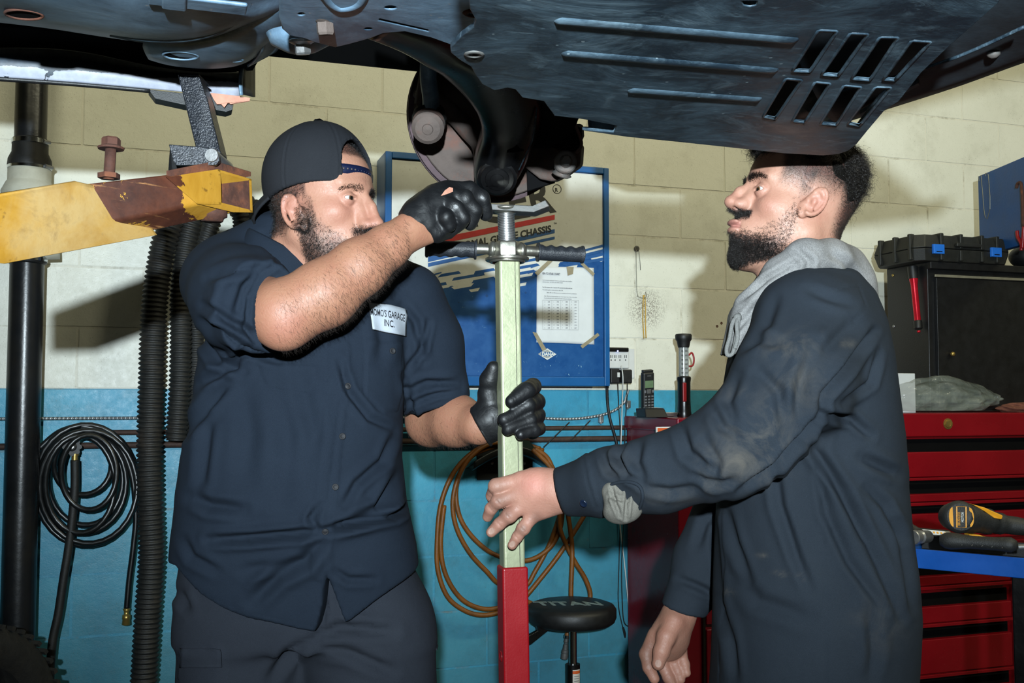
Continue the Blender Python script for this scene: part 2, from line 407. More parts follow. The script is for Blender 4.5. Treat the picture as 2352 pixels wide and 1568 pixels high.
# two rivet washers on the tabs
for px, py, z in ((1089, 124, ZT - .003),):
    p = at_z(px, py, z); bm = lathe(p + Vector((0, 0, .001)), (0, 0, -1), [(0, .006), (0, .0115), (.002, .0115), (.003, .009), (.003, .006), (0, .006)], 20)
    obj('washer', bm, M_DUSTMETAL, car, smooth=True)
# mass of the car above the shield (keeps out the ceiling light)
def cz(pts, z): return [at_z(x, y, z) for x, y in pts]
top = [at_z(-500, 300, 2.02), at_z(560, 240, 2.02), at_z(1000, 250, 2.02), at_z(1500, 290, 2.02), at_z(1900, 270, 2.02)]
o_r = (at(430, 150, 1.80) - WO).dot(WN)
def carpt(l, o, z): return W(l, o, z)
lf = (at(1990, 240, 1.60) - WO).dot(WD)
obj('engine_bay_floor', prism([W(-3.2, o_r + .05, 1.99), W(lf - .22, o_r + .05, 1.99), W(lf - .05, o_r + .25, 1.99), W(lf, o_r + 1.6, 1.99), W(-3.2, o_r + 1.6, 1.99)], (0, 0, 0.03)), M_VOID, car)
obj('body_shell', prism([W(-3.2, o_r - .02, 2.02), W(lf - .3, o_r - .02, 2.02), W(lf - .1, o_r + .2, 2.02), W(lf, o_r + 1.62, 2.02), W(-3.2, o_r + 1.62, 2.02)], (0, 0, 1.15)), M_BLACKG, car, bevel=0.05)
obj('dark_slot_backing', prism([at_z(1400, 250, 1.97), at_z(1480, 296, 1.97), at_z(1900, 300, 1.97), at_z(2040, 215, 1.97), at_z(2040, 40, 1.97), at_z(1400, 40, 1.97)], (0, 0, 0.05)), M_VOID, car)  # flat black sheet added above the slots so they look dark
# engine parts seen through the slots
for i, (a, b, r) in enumerate((((1790, 290), (1930, 180), .02), ((1870, 300), (2010, 200), .014), ((1700, 200), (1860, 60), .03), ((1990, 280), (2060, 120), .012))):
    obj('coolant_pipe', tube([at_z(*a, 1.86 + .02 * i), at_z((a[0] + b[0]) / 2 + 8, (a[1] + b[1]) / 2, 1.85 + .02 * i), at_z(*b, 1.88 + .02 * i)], r, 12), M_BLACK, car, smooth=True)
# front bumper underside, to the right of the shield
def Z(px, py, z): return at_z(px, py, z)
rowsurf('bumper_cover', [[Z(1800, 60, 1.86), Z(2080, -60, 1.86), Z(2300, -240, 1.86), Z(2450, -420, 1.86)], [Z(1860, 190, 1.83), Z(2130, 110, 1.82), Z(2352, 0, 1.82), Z(2560, -120, 1.82)],
    [Z(1900, 262, 1.82), Z(2045, 222, 1.81), Z(2200, 165, 1.81), Z(2352, 98, 1.81), Z(2520, 20, 1.81)], [Z(1920, 280, 1.815), Z(2045, 240, 1.812), Z(2200, 190, 1.812), Z(2352, 135, 1.812), Z(2520, 80, 1.812)], [Z(1925, 284, 1.86), Z(2045, 246, 1.86), Z(2200, 196, 1.86), Z(2352, 141, 1.86), Z(2520, 86, 1.86)]],
    basic('bumper_black', srgb(14, 17, 21), 0.6, 0, 0.4, 12, 0.0006, 70, dirt=srgb(60, 72, 82), dirt_amt=0.35), car, 30, 5, 0.004)
obj('bumper_seam', tube(spline([Z(1905, 215, 1.805), Z(2060, 175, 1.80), Z(2200, 130, 1.80), Z(2352, 62, 1.80)], 8), 0.0022, 6), M_UNDER, car, smooth=True)
obj('bumper_lath', prism([Z(1975, 262, 1.80), Z(2110, 190, 1.80), Z(2112, 196, 1.80), Z(1978, 268, 1.80)], (0, 0, .006)), M_UNDER, car)
p = Z(2282, 126, 1.806); obj('push_rivet', lathe(p, (0, 0, -1), [(-.004, .008), (0, .008), (.002, .006), (.004, .003), (.0042, .0005)], 14), M_DUSTMETAL, car, smooth=True)
# subframe plate between the rail and the shield
sub = [(646, -40),(645, 30),(652, 58),(668, 72),(700, 78),(726, 88),(770, 99),(800, 92),(850, 78),(880, 66),(930, 62),(990, 76),(1045, 96),(1075, 105),(1090, 70),(1096, 40),(1085, -40),(1085, -300),(646, -300)]
def spl2(l, k=3): return [tuple(v[:2]) for v in spline([(x, y, 0) for x, y in l], k, closed=True)]
def circ(x, y, rx, ry, n=14, a=0): return [(x + rx * math.cos(2 * PI * i / n) * math.cos(a) - ry * math.sin(2 * PI * i / n) * math.sin(a), y + rx * math.cos(2 * PI * i / n) * math.sin(a) + ry * math.sin(2 * PI * i / n) * math.cos(a)) for i in range(n)]
ZS = 1.825
def flz(l, z): return [tuple(at_z(x, y, z).xy) for x, y in l]
curve_plate('subframe_plate', [flz(sub, ZS), flz(circ(692, 23, 11, 5), ZS), flz(circ(897, 8, 17, 6), ZS), flz(circ(846, 57, 12, 4), ZS), flz([(868, 34), (872, 32), (985, 58), (988, 63), (984, 65), (866, 39)], ZS)], 0.006, Matrix.Translation((0, 0, ZS)), M_CHAS, car, bevel=0.002)
obj('slot_plate', box(at_z(925, 45, ZS + .012), (.16, .05, .004)), M_RUSTG, car)
for px, py, z in ((1088, 30, 1.82),): obj('grommet', lathe(at_z(px, py, z), (0, 0, -1), [(-.004, .006), (-.004, .012), (0, .013), (.002, .010), (.002, .006), (-.003, .005)], 18), M_RUST, car, smooth=True)
bead = spline([at_z(x, y, ZS - .002) for x, y in ((655, -60), (720, -40), (760, 5), (790, 16), (830, 0), (850, -60))], 8)
obj('subframe_bead', tube(bead, 0.006, 8), M_CHAS, car, smooth=True)
def hexbolt(name, p, d, r, h, m, flange=None, parent=None):
    prof = [(0, r), (h * .85, r), (h, r * .85)]
    bm = lathe(p, d, prof, 6)
    if flange: add_lathe(bm, p, d, [(-.004, flange * .8), (-.003, flange), (0, flange), (.004, r * .9)], 24)
    return obj(name, bm, m, parent)
hexbolt('subframe_bolt', at_z(745, 44, ZS), Vector((0.05, 0.25, -1)), .0105, .018, M_RUSTG, .018, car)
obj('bolt_seat', lathe(at_z(741, 38, ZS - .002), (0, 0, -1), [(0, .026), (.002, .024), (.002, .0)], 24), M_CHAS, car, smooth=True)
hexbolt('lower_bolt', at_z(694, 96, 1.835), Vector((0.05, 0.3, -1)), .0105, .016, M_STEEL, .017, car)
obj('bolt_boss', lathe(at_z(690, 78, 1.865), (0.05, .1, -1), [(0, .045), (.012, .04), (.022, .022), (.026, .010)], 24), M_CHAS, car, smooth=True)
# left chassis rail
rowsurf('chassis_rail', [[Z(-80, -420, 1.913), Z(250, -420, 1.913), Z(560, -400, 1.913), Z(660, -380, 1.913)], [Z(-80, -60, 1.888), Z(250, -60, 1.888), Z(520, -70, 1.888), Z(662, -60, 1.903)], [Z(-80, 10, 1.898), Z(200, 30, 1.888), Z(420, 30, 1.883), Z(655, -10, 1.903)],
    [Z(-80, 40, 1.918), Z(100, 60, 1.913), Z(330, 92, 1.903), Z(470, 86, 1.903), Z(585, 45, 1.903), Z(655, 20, 1.913)], [Z(-80, 36, 1.983), Z(100, 56, 1.983), Z(330, 88, 1.983), Z(470, 82, 1.983), Z(585, 45, 1.983), Z(655, 20, 1.983)]], M_CHAS, car, 40, 6, 0.003)
rowsurf('rail_outrigger', [[Z(335, 80, 1.913), Z(430, 88, 1.913), Z(520, 66, 1.913), Z(640, -10, 1.913)], [Z(328, 105, 1.908), Z(420, 112, 1.903), Z(530, 95, 1.903), Z(655, 20, 1.903)], [Z(340, 132, 1.913), Z(400, 146, 1.913), Z(490, 150, 1.913), Z(565, 135, 1.913), Z(648, 62, 1.913)], [Z(345, 136, 1.953), Z(400, 150, 1.953), Z(490, 156, 1.953), Z(570, 139, 1.953), Z(650, 68, 1.953)]], M_CHAS, car, 30, 5, 0.003)
rowsurf('rail_flange', [[Z(252, 68, 1.901), Z(335, 82, 1.898), Z(430, 84, 1.898), Z(505, 64, 1.898), Z(560, 18, 1.898), Z(575, -30, 1.898)], [Z(252, 80, 1.899), Z(335, 95, 1.896), Z(432, 94, 1.896), Z(512, 72, 1.896), Z(570, 26, 1.896), Z(584, -26, 1.896)]], M_UNDER, car, 40, 3, 0.005)
obj('rail_clip', box(at_z(455, 8, 1.878), (.12, .035, .006), RW), M_CHAS, car, bevel=.003)
obj('rail_bracket', box(at_z(400, -2, 1.878), (.03, .05, .012), RW), M_CHAS, car, bevel=.003)
for px, py, rx, ry, z, m in ((55, 33, .024, .010, 1.779, M_RUST), (322, 58, .014, .006, 1.776, M_CHAS), (415, 127, .026, .009, 1.79, M_CHAS), (538, 136, .013, .007, 1.797, M_CHAS)):
    p = at_z(px, py, z + .113); bm = bmesh.new()
    P = [p + Vector((rx * math.cos(a), rx * .72 * math.sin(a), 0)) for a in np.linspace(0, 2 * PI, 24, endpoint=False)]
    r = obj('drain_hole_rim', tube(P, .0022, 6, closed=True), m, car, smooth=True)
    obj('drain_hole', prism(P, (0, 0, .0015)), M_VOID, r)
rowsurf('rail_end_bracket', [[Z(648, 10, 1.923), Z(650, 60, 1.923), Z(646, 100, 1.923), Z(634, 118, 1.923)], [Z(600, 60, 1.913), Z(600, 110, 1.913), Z(585, 138, 1.923), Z(568, 152, 1.933)]], M_CHAS, car, 16, 4, 0.004)
# dark recess, rocker panel, sill
def R_(px, py, d=0.0): return wpx(px, py, o_r + d)
rowsurf('wheel_arch_liner', [[Z(-80, 38, 1.99), Z(120, 58, 1.99), Z(340, 92, 1.99), Z(500, 88, 1.99), Z(640, 60, 1.99)], [R_(-90, 108, .004), R_(150, 112, .004), R_(350, 150, .004), R_(480, 165, .004), R_(580, 160, .004)]], M_VOID, car, 24, 4, 0.003)
def m_rocker():
    t = NT('flaking_white_paint'); v = t('NewGeometry').outputs['Position']; x, y, z = t.sep(v)
    n = t.noise(16, 9, 0.62, v, 0.3); n2 = t.noise(80, 4, 0.6, v)
    lim = t.ramp(x, -0.85, -0.60, 0.44, 0.22); hgt = t.ramp(z, 1.938, 1.952, 0.0, 0.5)
    k = t.math('GREATER_THAN', t.math('SUBTRACT', n, hgt), t.math('SUBTRACT', lim, 0.03))
    edge = t.math('MULTIPLY', t.math('GREATER_THAN', t.math('SUBTRACT', n, hgt), t.math('SUBTRACT', lim, 0.045)), t.math('SUBTRACT', 1.0, k))
    c = t.mix(k, t.mix(t.ramp(n2, .3, .7), srgb(34, 44, 54), srgb(60, 72, 84)), t.mix(t.ramp(n2, .3, .8), srgb(138, 143, 156), srgb(160, 164, 176)))
    c = t.mix(edge, c, srgb(30, 34, 40))
    t.out(c, 0.5); t.bump(k, 0.0008); return t.m
rowsurf('rocker_panel', [[R_(-90, 108), R_(150, 112), R_(350, 150), R_(480, 165), R_(552, 166)], [R_(-90, 140, .01), R_(150, 150, .01), R_(350, 178, .01), R_(480, 192, .01), R_(552, 196, .01)], [R_(-90, 172), R_(150, 187), R_(350, 204), R_(480, 216), R_(550, 221)]], m_rocker(), car, 40, 5, 0.003)
rowsurf('sill_strip', [[R_(-90, 172, .004), R_(150, 188, .004), R_(345, 205, .004)], [R_(-90, 180, .0), R_(150, 196, 0), R_(345, 213, 0)]], M_BLACK, car, 24, 2, 0.004)
obj('jacking_block', prism([R_(340, 205), R_(425, 214), R_(500, 218), R_(538, 228), R_(534, 252), R_(520, 257), R_(490, 250), R_(420, 240), R_(356, 226)], -WN * .035), M_BLACK, car, bevel=.003)
rg = [(483, 214), (552, 222), (574, 226), (573, 233), (545, 236), (530, 240), (524, 236), (515, 248), (508, 240), (498, 240), (490, 228)]
obj('rust_flake', prism([R_(x, y, .008) for x, y in rg], WN * .003), basic('pink_rust', srgb(176, 124, 104), .8, 0, .2, 40), car)
rowsurf('arch_end_panel', [[R_(550, 145, .03), R_(552, 215, .03)], [R_(584, 128, -.03), R_(584, 223, -.03)]], M_BLACK, car, 8, 3, 0.004)
rowsurf('arch_edge', [[R_(552, 158, .035), R_(549, 190, .035), R_(551, 218, .035)], [R_(560, 155, .03), R_(557, 190, .03), R_(558, 219, .03)]], M_CHAS, car, 8, 2, 0.003)

# brake disc, shield, knuckle
dc = at(1138, 262, 1.98); ax = Vector((0.24, -0.965, -0.10)).normalized()    # towards the camera side
obj('brake_disc', lathe(dc - ax * .035, ax, [(0, .05), (0, .168), (.003, .171), (.010, .171), (.012, .160), (.016, .160), (.018, .171), (.026, .171), (.028, .165), (.030, .150), (.030, .06)], 72), M_ROTOR, car, smooth=True, angle=.5)
ds = obj('dust_shield', lathe(dc, ax, [(.000, .160), (.003, .162), (.006, .158), (.001, .152), (.008, .142), (.012, .10), (.016, .07), (.03, .06), (.034, .03), (.034, .001)], 64), M_RUSTG, car, smooth=True)
def K(px, py, Y): return at(px, py, Y)
obj('steering_knuckle', tube(spline([K(962, 205, 1.93), K(1030, 252, 1.92), K(1075, 300, 1.92), K(1105, 335, 1.90), K(1110, 385, 1.88)], 6), .018, 10, rad=None), M_RUSTG, car, smooth=True)
obj('caliper_bracket', prism([K(1228, 335, 1.92), K(1262, 325, 1.9), K(1335, 330, 1.88), K(1332, 380, 1.88), K(1300, 402, 1.88), K(1270, 418, 1.9), K(1240, 412, 1.92), K(1205, 385, 1.93)], (.01, .05, .01)), M_RUSTG, car, bevel=.008)
obj('brake_caliper', prism([K(1235, 295, 1.92), K(1336, 290, 1.86), K(1338, 320, 1.86), K(1325, 350, 1.87), K(1290, 345, 1.88), K(1225, 330, 1.92)], (.01, .09, .03)), M_VOID, car, bevel=.01)
obj('guide_pin_boot', lathe(K(1290, 400, 1.86), K(1299, 370, 1.85) - K(1290, 400, 1.86), [(-.004, .014), (0, .019), (.005, .014), (.009, .018), (.013, .014), (.017, .017), (.020, .013), (.034, .015)], 20), M_DUSTMETAL, car, smooth=True)
obj('caliper_ear', lathe(K(1299, 372, 1.835), (0, -1, -.1), [(-.02, .012), (-.012, .021), (0, .021), (.003, .017), (.003, .001)], 22), M_DUSTMETAL, car, smooth=True)
hexbolt('caliper_bolt', K(1300, 370, 1.83), Vector((.05, -1, -.1)), .010, .009, M_DUSTMETAL, .012, car)
obj('brake_hose', tube(spline([K(1318, 280, 1.87), K(1334, 320, 1.85), K(1334, 338, 1.84), K(1322, 352, 1.84)], 6), .003, 8), M_RUSTG, car, smooth=True)
obj('backing_window', prism([K(1210, 385, 1.945), K(1275, 418, 1.945), K(1212, 438, 1.945)], (0, .01, 0)), M_VOID, car)
for a, b in (((1008, 310), (968, 300)), ((985, 318), (930, 212))): pass
for pts in ([(985, 322), (990, 345)], [(1048, 290), (1056, 312)], [(1072, 360), (1082, 410)]):
    a, b = K(*pts[0], 1.925), K(*pts[1], 1.925)
# tie rod end: a fat joint with a boot, hung by a rod from above
obj('tie_rod', tube(spline([K(985, 120, 1.80), K(984, 180, 1.81), K(990, 230, 1.82), K(987, 270, 1.83)], 6), .0155, 14), M_CHAS, car, smooth=True)
obj('tie_rod_end', lathe(K(983, 292, 1.80), Vector((.02, -.85, -.5)), [(-.035, .012), (-.03, .024), (-.018, .030), (-.006, .027), (0, .029), (.006, .029), (.012, .022), (.014, .010), (.017, .009), (.019, .001)], 28), M_RUSTG, car, smooth=True, angle=.5)
obj('tie_rod_boot', lathe(K(986, 275, 1.835), Vector((.02, -.5, -.6)), [(-.02, .02), (-.015, .030), (-.008, .026), (-.002, .032), (.004, .027), (.01, .03)], 24), M_RUBBER, car, smooth=True)
obj('strut_clevis', prism([K(952, 205, 1.90), K(972, 200, 1.89), K(988, 215, 1.88), K(984, 262, 1.88), K(955, 266, 1.89)], (.01, .03, 0)), M_RUSTG, car, bevel=.006)
obj('stabiliser_link', tube([K(980, 150, 1.86), K(966, 240, 1.88)], .012, 10), M_RUSTG, car, smooth=True)
# black lower control arm down to the ball joint
L_ = [(845, 84, 1.42), (905, 107, 1.46), (944, 126, 1.50), (982, 149, 1.55), (1021, 172, 1.60), (1070, 218, 1.67), (1105, 268, 1.74), (1115, 317, 1.80), (1104, 365, 1.84), (1095, 400, 1.87), (1097, 425, 1.88)]
R2 = [(920, 40, 1.40), (985, 60, 1.44), (1030, 80, 1.48), (1080, 110, 1.54), (1140, 160, 1.60), (1220, 205, 1.68), (1240, 250, 1.74), (1232, 306, 1.80), (1215, 350, 1.84), (1192, 400, 1.87), (1170, 430, 1.88)]
M2 = [((a[0] + b[0]) / 2, (a[1] + b[1]) / 2, (a[2] + b[2]) / 2 - .022) for a, b in zip(L_, R2)]
up_ = Vector((0, .01, .045))
rowsurf('control_arm', [[K(*p) + up_ for p in L_], [K(*p) for p in L_], [K(*p) for p in M2], [K(*p) for p in R2], [K(*p) + up_ for p in R2]], M_BLACKG, car, 40, 5, 0.006)
rowsurf('control_arm_web', [[K(1150, 200, 1.74), K(1180, 260, 1.80), K(1170, 330, 1.84)], [K(1330, 270, 1.74), K(1310, 300, 1.80), K(1260, 330, 1.86)]], M_VOID, car, 12, 4, 0.02)
obj('arm_gusset', tube([K(1233, 248, 1.72), K(1224, 320, 1.78), K(1192, 390, 1.83)], .0016, 6), M_UNDER, car, smooth=True)
obj('axle_cover', tube([K(1160, 150, 1.72), K(1172, 250, 1.80), K(1168, 330, 1.84)], .055, 16, rad=[.06, .055, .04]), M_VOID, car, smooth=True)
bj = K(1143, 424, 1.845)
obj('ball_joint', lathe(bj + Vector((0, .035, .035)), Vector((-.02, -.75, -.62)), [(0, .028), (.015, .030), (.02, .036), (.026, .037), (.034, .036), (.036, .031), (.0375, .030), (.0375, .0225), (.040, .0215), (.041, .013), (.0425, .0125), (.044, .001)], 40), M_BLACKG, car, smooth=True, angle=.9)

# ================================================================== lift arm
def m_lift(rusty):
    t = NT('lift_yellow_rust' if rusty else 'lift_yellow'); v = t('NewGeometry').outputs['Position']
    s = t.scale((4, 4, 60), v); n = t.noise(1.6, 8, 0.7, s); n2 = t.noise(10, 8, 0.7, v, .5); n3 = t.noise(60, 4, .6, v); x = t.sep(v)[0]
    ye = t.mix(t.ramp(n2, .3, .7), srgb(150, 104, 26), srgb(176, 132, 46)); ye = t.mix(t.math('MULTIPLY', t.ramp(n3, .62, .7), .7), ye, srgb(90, 60, 22))
    if rusty:
        ru = t.mix(t.ramp(t.noise(18, 8, .7, v), .35, .7), srgb(54, 28, 20), srgb(88, 48, 32)); ru = t.mix(t.math('MULTIPLY', t.ramp(n, .58, .66), t.ramp(n2, .35, .55)), ru, srgb(168, 118, 72))
        near = t.ramp(x, -.545, -.52); k = t.math('GREATER_THAN', t.math('ADD', n2, t.math('MULTIPLY', near, .24)), .6)
        c = t.mix(k, ru, ye)
    else:
        wn = t.noise(5, 6, .6, v, .8); c = t.mix(t.ramp(wn, .38, .62), ye, t.mix(t.ramp(n2, .35, .7), srgb(156, 120, 66), srgb(184, 156, 104)))
        c = t.mix(t.math('MULTIPLY', t.ramp(n2, .58, .72), .65), c, srgb(104, 70, 30))
    t.out(c, t.ramp(n2, .3, .7, .35, .6), 0, .5); t.bump(n2, .0015, .6); return t.m
M_LIFT, M_LIFTR = m_lift(False), m_lift(True)
M_HAM = basic('hammered_black', srgb(30, 33, 39), .32, .3, .3, 90, .0016, 330, spec=.7)
lift = thing('lift_arm', 'yellow car lift arm with rusty telescoping tube and black flip-up pad reaching the rocker', 'lift arm', at(-120, 520, 1.4))
V1 = at(578, 409, 1.775) - at(500, 386, 1.69)
def slabtube(bm, tl, bl, tr, br, v, th=.08):
    add_prism(bm, [tl, tr, br, bl], v * th)
    add_prism(bm, [p + v * (1 - th) for p in (tl, tr, br, bl)], v * th)
    up = (tl - bl) * 0.07; up2 = (tr - br) * 0.07
    add_prism(bm, [tl - up, tr - up2, tr, tl], v); add_prism(bm, [bl, br, br + up2, bl + up], v); return bm
ot = [at(-160, 463, 1.30), at(170, 410, 1.50), at(252, 520, 1.555), at(-160, 590, 1.30)]
obj('outer_tube', prism(ot, V1 * 1.25), M_LIFT, lift, bevel=.010, seg=3)
obj('inner_tube', prism([at(150, 424, 1.505), at(400, 396, 1.62), at(462, 468, 1.655), at(250, 512, 1.56)], V1 * .98 + Vector((0, .01, 0))), M_LIFTR, lift, bevel=.006, seg=2)
obj('end_box', slabtube(bmesh.new(), at(378, 404, 1.60), at(452, 468, 1.645), at(500, 388, 1.69), at(503, 469, 1.69), V1), M_LIFTR, lift, bevel=.0025)
obj('inner_face', prism([at(380, 404, 1.60) + V1 * .88, at(500, 389, 1.69) + V1 * .905, at(503, 467, 1.69) + V1 * .905, at(452, 466, 1.645) + V1 * .88], V1 * .012), M_RUST, lift)
obj('top_plate', prism([at(381, 403, 1.60), at(494, 380, 1.68), at(494, 380, 1.68) + V1 * 1.06, at(381, 403, 1.60) + V1 * 1.06], (0, 0, .008)), M_RUST, lift, bevel=.001)
obj('bottom_boss', lathe(at(486, 492, 1.72), (0, 0, -1), [(-.01, .026), (.004, .026), (.006, .021), (.012, .019), (.012, .001)], 24), M_RUST, lift, smooth=True)
br_ = thing; 
bb = obj('pad_bracket', prism([at(387, 331, 1.66), at(440, 335, 1.665), at(478, 338, 1.67), at(494, 344, 1.67), at(504, 357, 1.67), at(504, 369, 1.67), at(496, 379, 1.67), at(404, 379, 1.66), at(398, 372, 1.66)], (0, .008, 0)), M_HAM, lift, bevel=.0015)
obj('pad_bracket', prism([at(390, 335, 1.74), at(504, 340, 1.74), at(508, 385, 1.74), at(396, 402, 1.72), at(386, 390, 1.73)], (0, .008, 0)), M_BLACK, lift, bevel=.0015)
obj('pad_post', prism([at(407, 168, 1.70), at(456, 171, 1.70), at(476, 228, 1.70), at(499, 318, 1.69), at(507, 352, 1.685), at(490, 376, 1.685), at(462, 366, 1.685), at(448, 335, 1.69)], (0, .042, 0)), M_HAM, lift, bevel=.003)
obj('pivot_pin', lathe(at(487, 357, 1.67), (0, -1, 0), [(-.09, .011), (.002, .0115), (.004, .0105), (.004, .001)], 24), M_STEEL, lift, smooth=True, angle=.5)
obj('pad_lip', prism([at(410, 166, 1.695), at(456, 169, 1.695), at(457, 174, 1.695), at(411, 171, 1.695)], (0, .06, 0)), M_HAM, lift)
bo = thing('rusty_bolt', 'long rusty hex bolt standing upright in the yellow lift arm', 'bolt', at(251, 410, 1.60))
obj('bolt_shank', cyl(at(250, 412, 1.60), at(255, 338, 1.60), .0085, n=20), M_RUST, bo, smooth=True)
obj('bolt_head', add_lathe(lathe(at(255, 343, 1.60), (0, 0, 1), [(0, .0195), (.003, .0205), (.006, .014)], 24), at(255, 340, 1.60), (0, 0, 1), [(0, .0145), (.014, .0145), (.017, .012)], 6), M_RUST, bo)
obj('bolt_nut', lathe(at(250, 410, 1.60), (0, 0, 1), [(0, .017), (.008, .017)], 6), M_RUST, bo)

# ================================================================== pipes and hoses on the left
M_PIPE = basic('black_pipe', srgb(20, 22, 25), 0.3, 0, .3, 6, .0004, 60, spec=.5, dirt=srgb(54, 48, 34), dirt_amt=.35)
l0 = wl(52, 1000, .13)[0]; pp = lambda z: W(l0, .13, z)
dp = thing('drain_pipe', 'tall black vertical drain pipe with clamped rubber coupling at the left edge', 'pipe', pp(0))
zc = lambda y: wl(52, y, .13)[1]
obj('lower_pipe', cyl(pp(0), pp(zc(595)), .0505, n=32), M_PIPE, dp, smooth=True, angle=.6)
obj('upper_pipe', cyl(pp(zc(330)), pp(4.25), .048, n=32), M_PIPE, dp, smooth=True, angle=.6)
obj('rubber_coupling', lathe(pp(zc(402)), (0, 0, 1), [(0, .060), (.012, .063), (.03, .066), (.05, .064), (.072, .054), (.115, .053), (.118, .050)], 36), M_RUBBER, dp, smooth=True)
for y, r in ((326, .0555), (384, .0655)):
    c = obj('hose_clamp', lathe(pp(zc(y)) - Vector((0, 0, .007)), (0, 0, 1), [(0, r - .003), (0, r), (.014, r), (.014, r - .003)], 36), M_CHROME, dp, smooth=True, angle=.6)
    obj('clamp_screw', cyl(pp(zc(y)) + WN * r * .7 + WD * r * .75, pp(zc(y)) + WN * r * .3 + WD * (r * .98 + .004), .006, n=10), M_STEEL, c)
M_WHITEP = basic('off_white_plastic', srgb(190, 188, 172), .5, 0, .08, 10, dirt=srgb(120, 110, 88), dirt_amt=.5)
obj('bell_reducer', lathe(pp(zc(560)), (0, 0, 1), [(0, .052), (.07, .055), (.14, .080), (.165, .082), (.195, .068), (.2, .064), (.238, .064), (.24, .06)], 36), M_WHITEP, dp, smooth=True)
obj('pipe_socket', lathe(pp(zc(606)), (0, 0, 1), [(0, .053), (.004, .058), (.03, .058), (.035, .0565), (.07, .0565)], 36), M_BLACK, dp, smooth=True)
obj('hose_clamp', lathe(pp(zc(600)), (0, 0, 1), [(0, .056), (0, .0595), (.016, .0595), (.016, .056)], 36), M_CHROME, dp, smooth=True, angle=.6)
obj('side_branch', tube([pp(zc(565)), pp(zc(560)) + WD * .09], .045, 20), M_WHITEP, dp, smooth=True)

def corrugated(name, pts, r, label, pitch=.0155, amp=.09):
    P = spline(pts, 14); L = [0]
    for a, b in zip(P, P[1:]): L.append(L[-1] + (b - a).length)
    step = pitch / 4; out = []; rad = []; j = 0; N = int(L[-1] / step)
    for i in range(N + 1):
        t = i * step
        while j < len(L) - 2 and L[j + 1] < t: j += 1
        f = (t - L[j]) / max(1e-9, L[j + 1] - L[j]); out.append(P[j].lerp(P[j + 1], f)); rad.append(r * (1, .93, .80, .93)[i % 4])
    bm = tube(out, r, 16, rad=rad); o = obj(name, bm, M_HOSE, None, smooth=True); return tag(o, label, 'hose', 'corrugated exhaust hoses')
M_HOSE = basic('hose_rubber', srgb(24, 25, 24), .6, 0, .3, 25, .0008, 150, dirt=srgb(58, 48, 38), dirt_amt=.6)
H = lambda l, off: [wpx(x, y, off) for x, y in l]
corrugated('exhaust_hose', H([(398, 470), (388, 520), (372, 580), (357, 680), (351, 780), (348, 880), (345, 980), (344, 1080), (346, 1180), (348, 1280), (340, 1400), (334, 1500), (328, 1640), (330, 1900)], .16) + [W(wl(330, 1900, .16)[0], .18, .06)], .043, 'thick ribbed black exhaust hose hanging to the floor, leftmost of the bundle')
corrugated('exhaust_hose', H([(450, 470), (436, 520), (424, 580), (415, 680), (415, 780), (413, 880), (408, 960), (404, 1012)], .13), .036, 'ribbed black hose with open end just above the rusty pipes, second of the bundle')
corrugated('exhaust_hose', H([(500, 470), (482, 520), (464, 580), (452, 700), (450, 820), (448, 920), (446, 1000), (444, 1080)], .07), .030, 'thin ribbed black hose hanging close behind the capped mechanic')
corrugated('exhaust_hose', H([(520, 460), (548, 482), (556, 520), (545, 580), (530, 680)], .13), .032, 'ribbed black hose bending down under the lift arm end')
corrugated('exhaust_hose', H([(530, 455), (580, 478), (604, 520), (612, 580), (614, 700)], .08), .036, 'ribbed black hose curling behind the cap brim, rightmost of the bundle')
hk = thing('hose_hook', 'black steel hook arm carrying the ribbed exhaust hoses', 'hook', W(wl(480, 470)[0], 0, wl(480, 470)[1]))
obj('hook_arm', tube([wpx(470, 462, 0), wpx(470, 456, .1), wpx(470, 452, .22), wpx(470, 430, .24)], .012, 10), M_BLACK, hk, smooth=True)
obj('cross_rod', tube([wpx(385, 462, .14), wpx(470, 456, .14), wpx(560, 452, .12)], .010, 10), M_BLACK, hk, smooth=True)

# horizontal rusty pipes and flexible conduit along the wall
M_RPIPE = basic('rusty_pipe', srgb(62, 44, 36), .7, .2, .4, 40, .001, 150)
for z, lab in ((1.268, 'upper thin rusty iron pipe running along the blue wall'), (1.226, 'lower rusty iron pipe running along the blue wall')):
    r = .0085 if z > 1.25 else .0105
    t_ = obj('iron_pipe', cyl(W(-2.6 if z < 1.25 else wl(212, 990)[0], .03, z), W(1.0, .03, z), r, n=14), M_RPIPE, None, smooth=True, angle=.8); tag(t_, lab, 'pipe')
def m_flex():
    t = NT('steel_conduit'); x = t('NewGeometry').outputs['Position']; w = t('TexWave', bands_direction='X'); t.set(w.inputs[0], x); w.inputs['Scale'].default_value = 26
    t.out(t.mix(w.outputs[1], srgb(120, 124, 126), srgb(190, 194, 196)), .4, .7); t.bump(w.outputs[1], .002); return t.m
zc1 = 1.313
cpts = [W(-2.6, .02, zc1), W(-1.5, .02, zc1 + .002), W(-.5, .02, zc1), W(.0, .02, zc1 - .004)] + [wpx(x, y, .02) for x, y in ((1300, 962), (1360, 957), (1405, 945), (1432, 925), (1443, 895))]
cond = thing('conduit', 'thin silvery flexible conduit running along the blue wall up to the outlet', 'conduit', cpts[0])
obj('conduit_tube', tube(spline(cpts, 10), .0055, 8), m_flex(), cond, smooth=True)
for x, y in ((1380, 962), (1442, 928), (345, 957)):
    s = obj('pipe_strap', box(wpx(x, y, .012), (.018, .02, .03), RW), M_STEEL, cond, bevel=.003)
    obj('strap_screw', lathe(wpx(x, y + 9, .02), WN, [(0, .005), (.003, .004), (.003, 0.0005)], 10), M_STEEL, s)

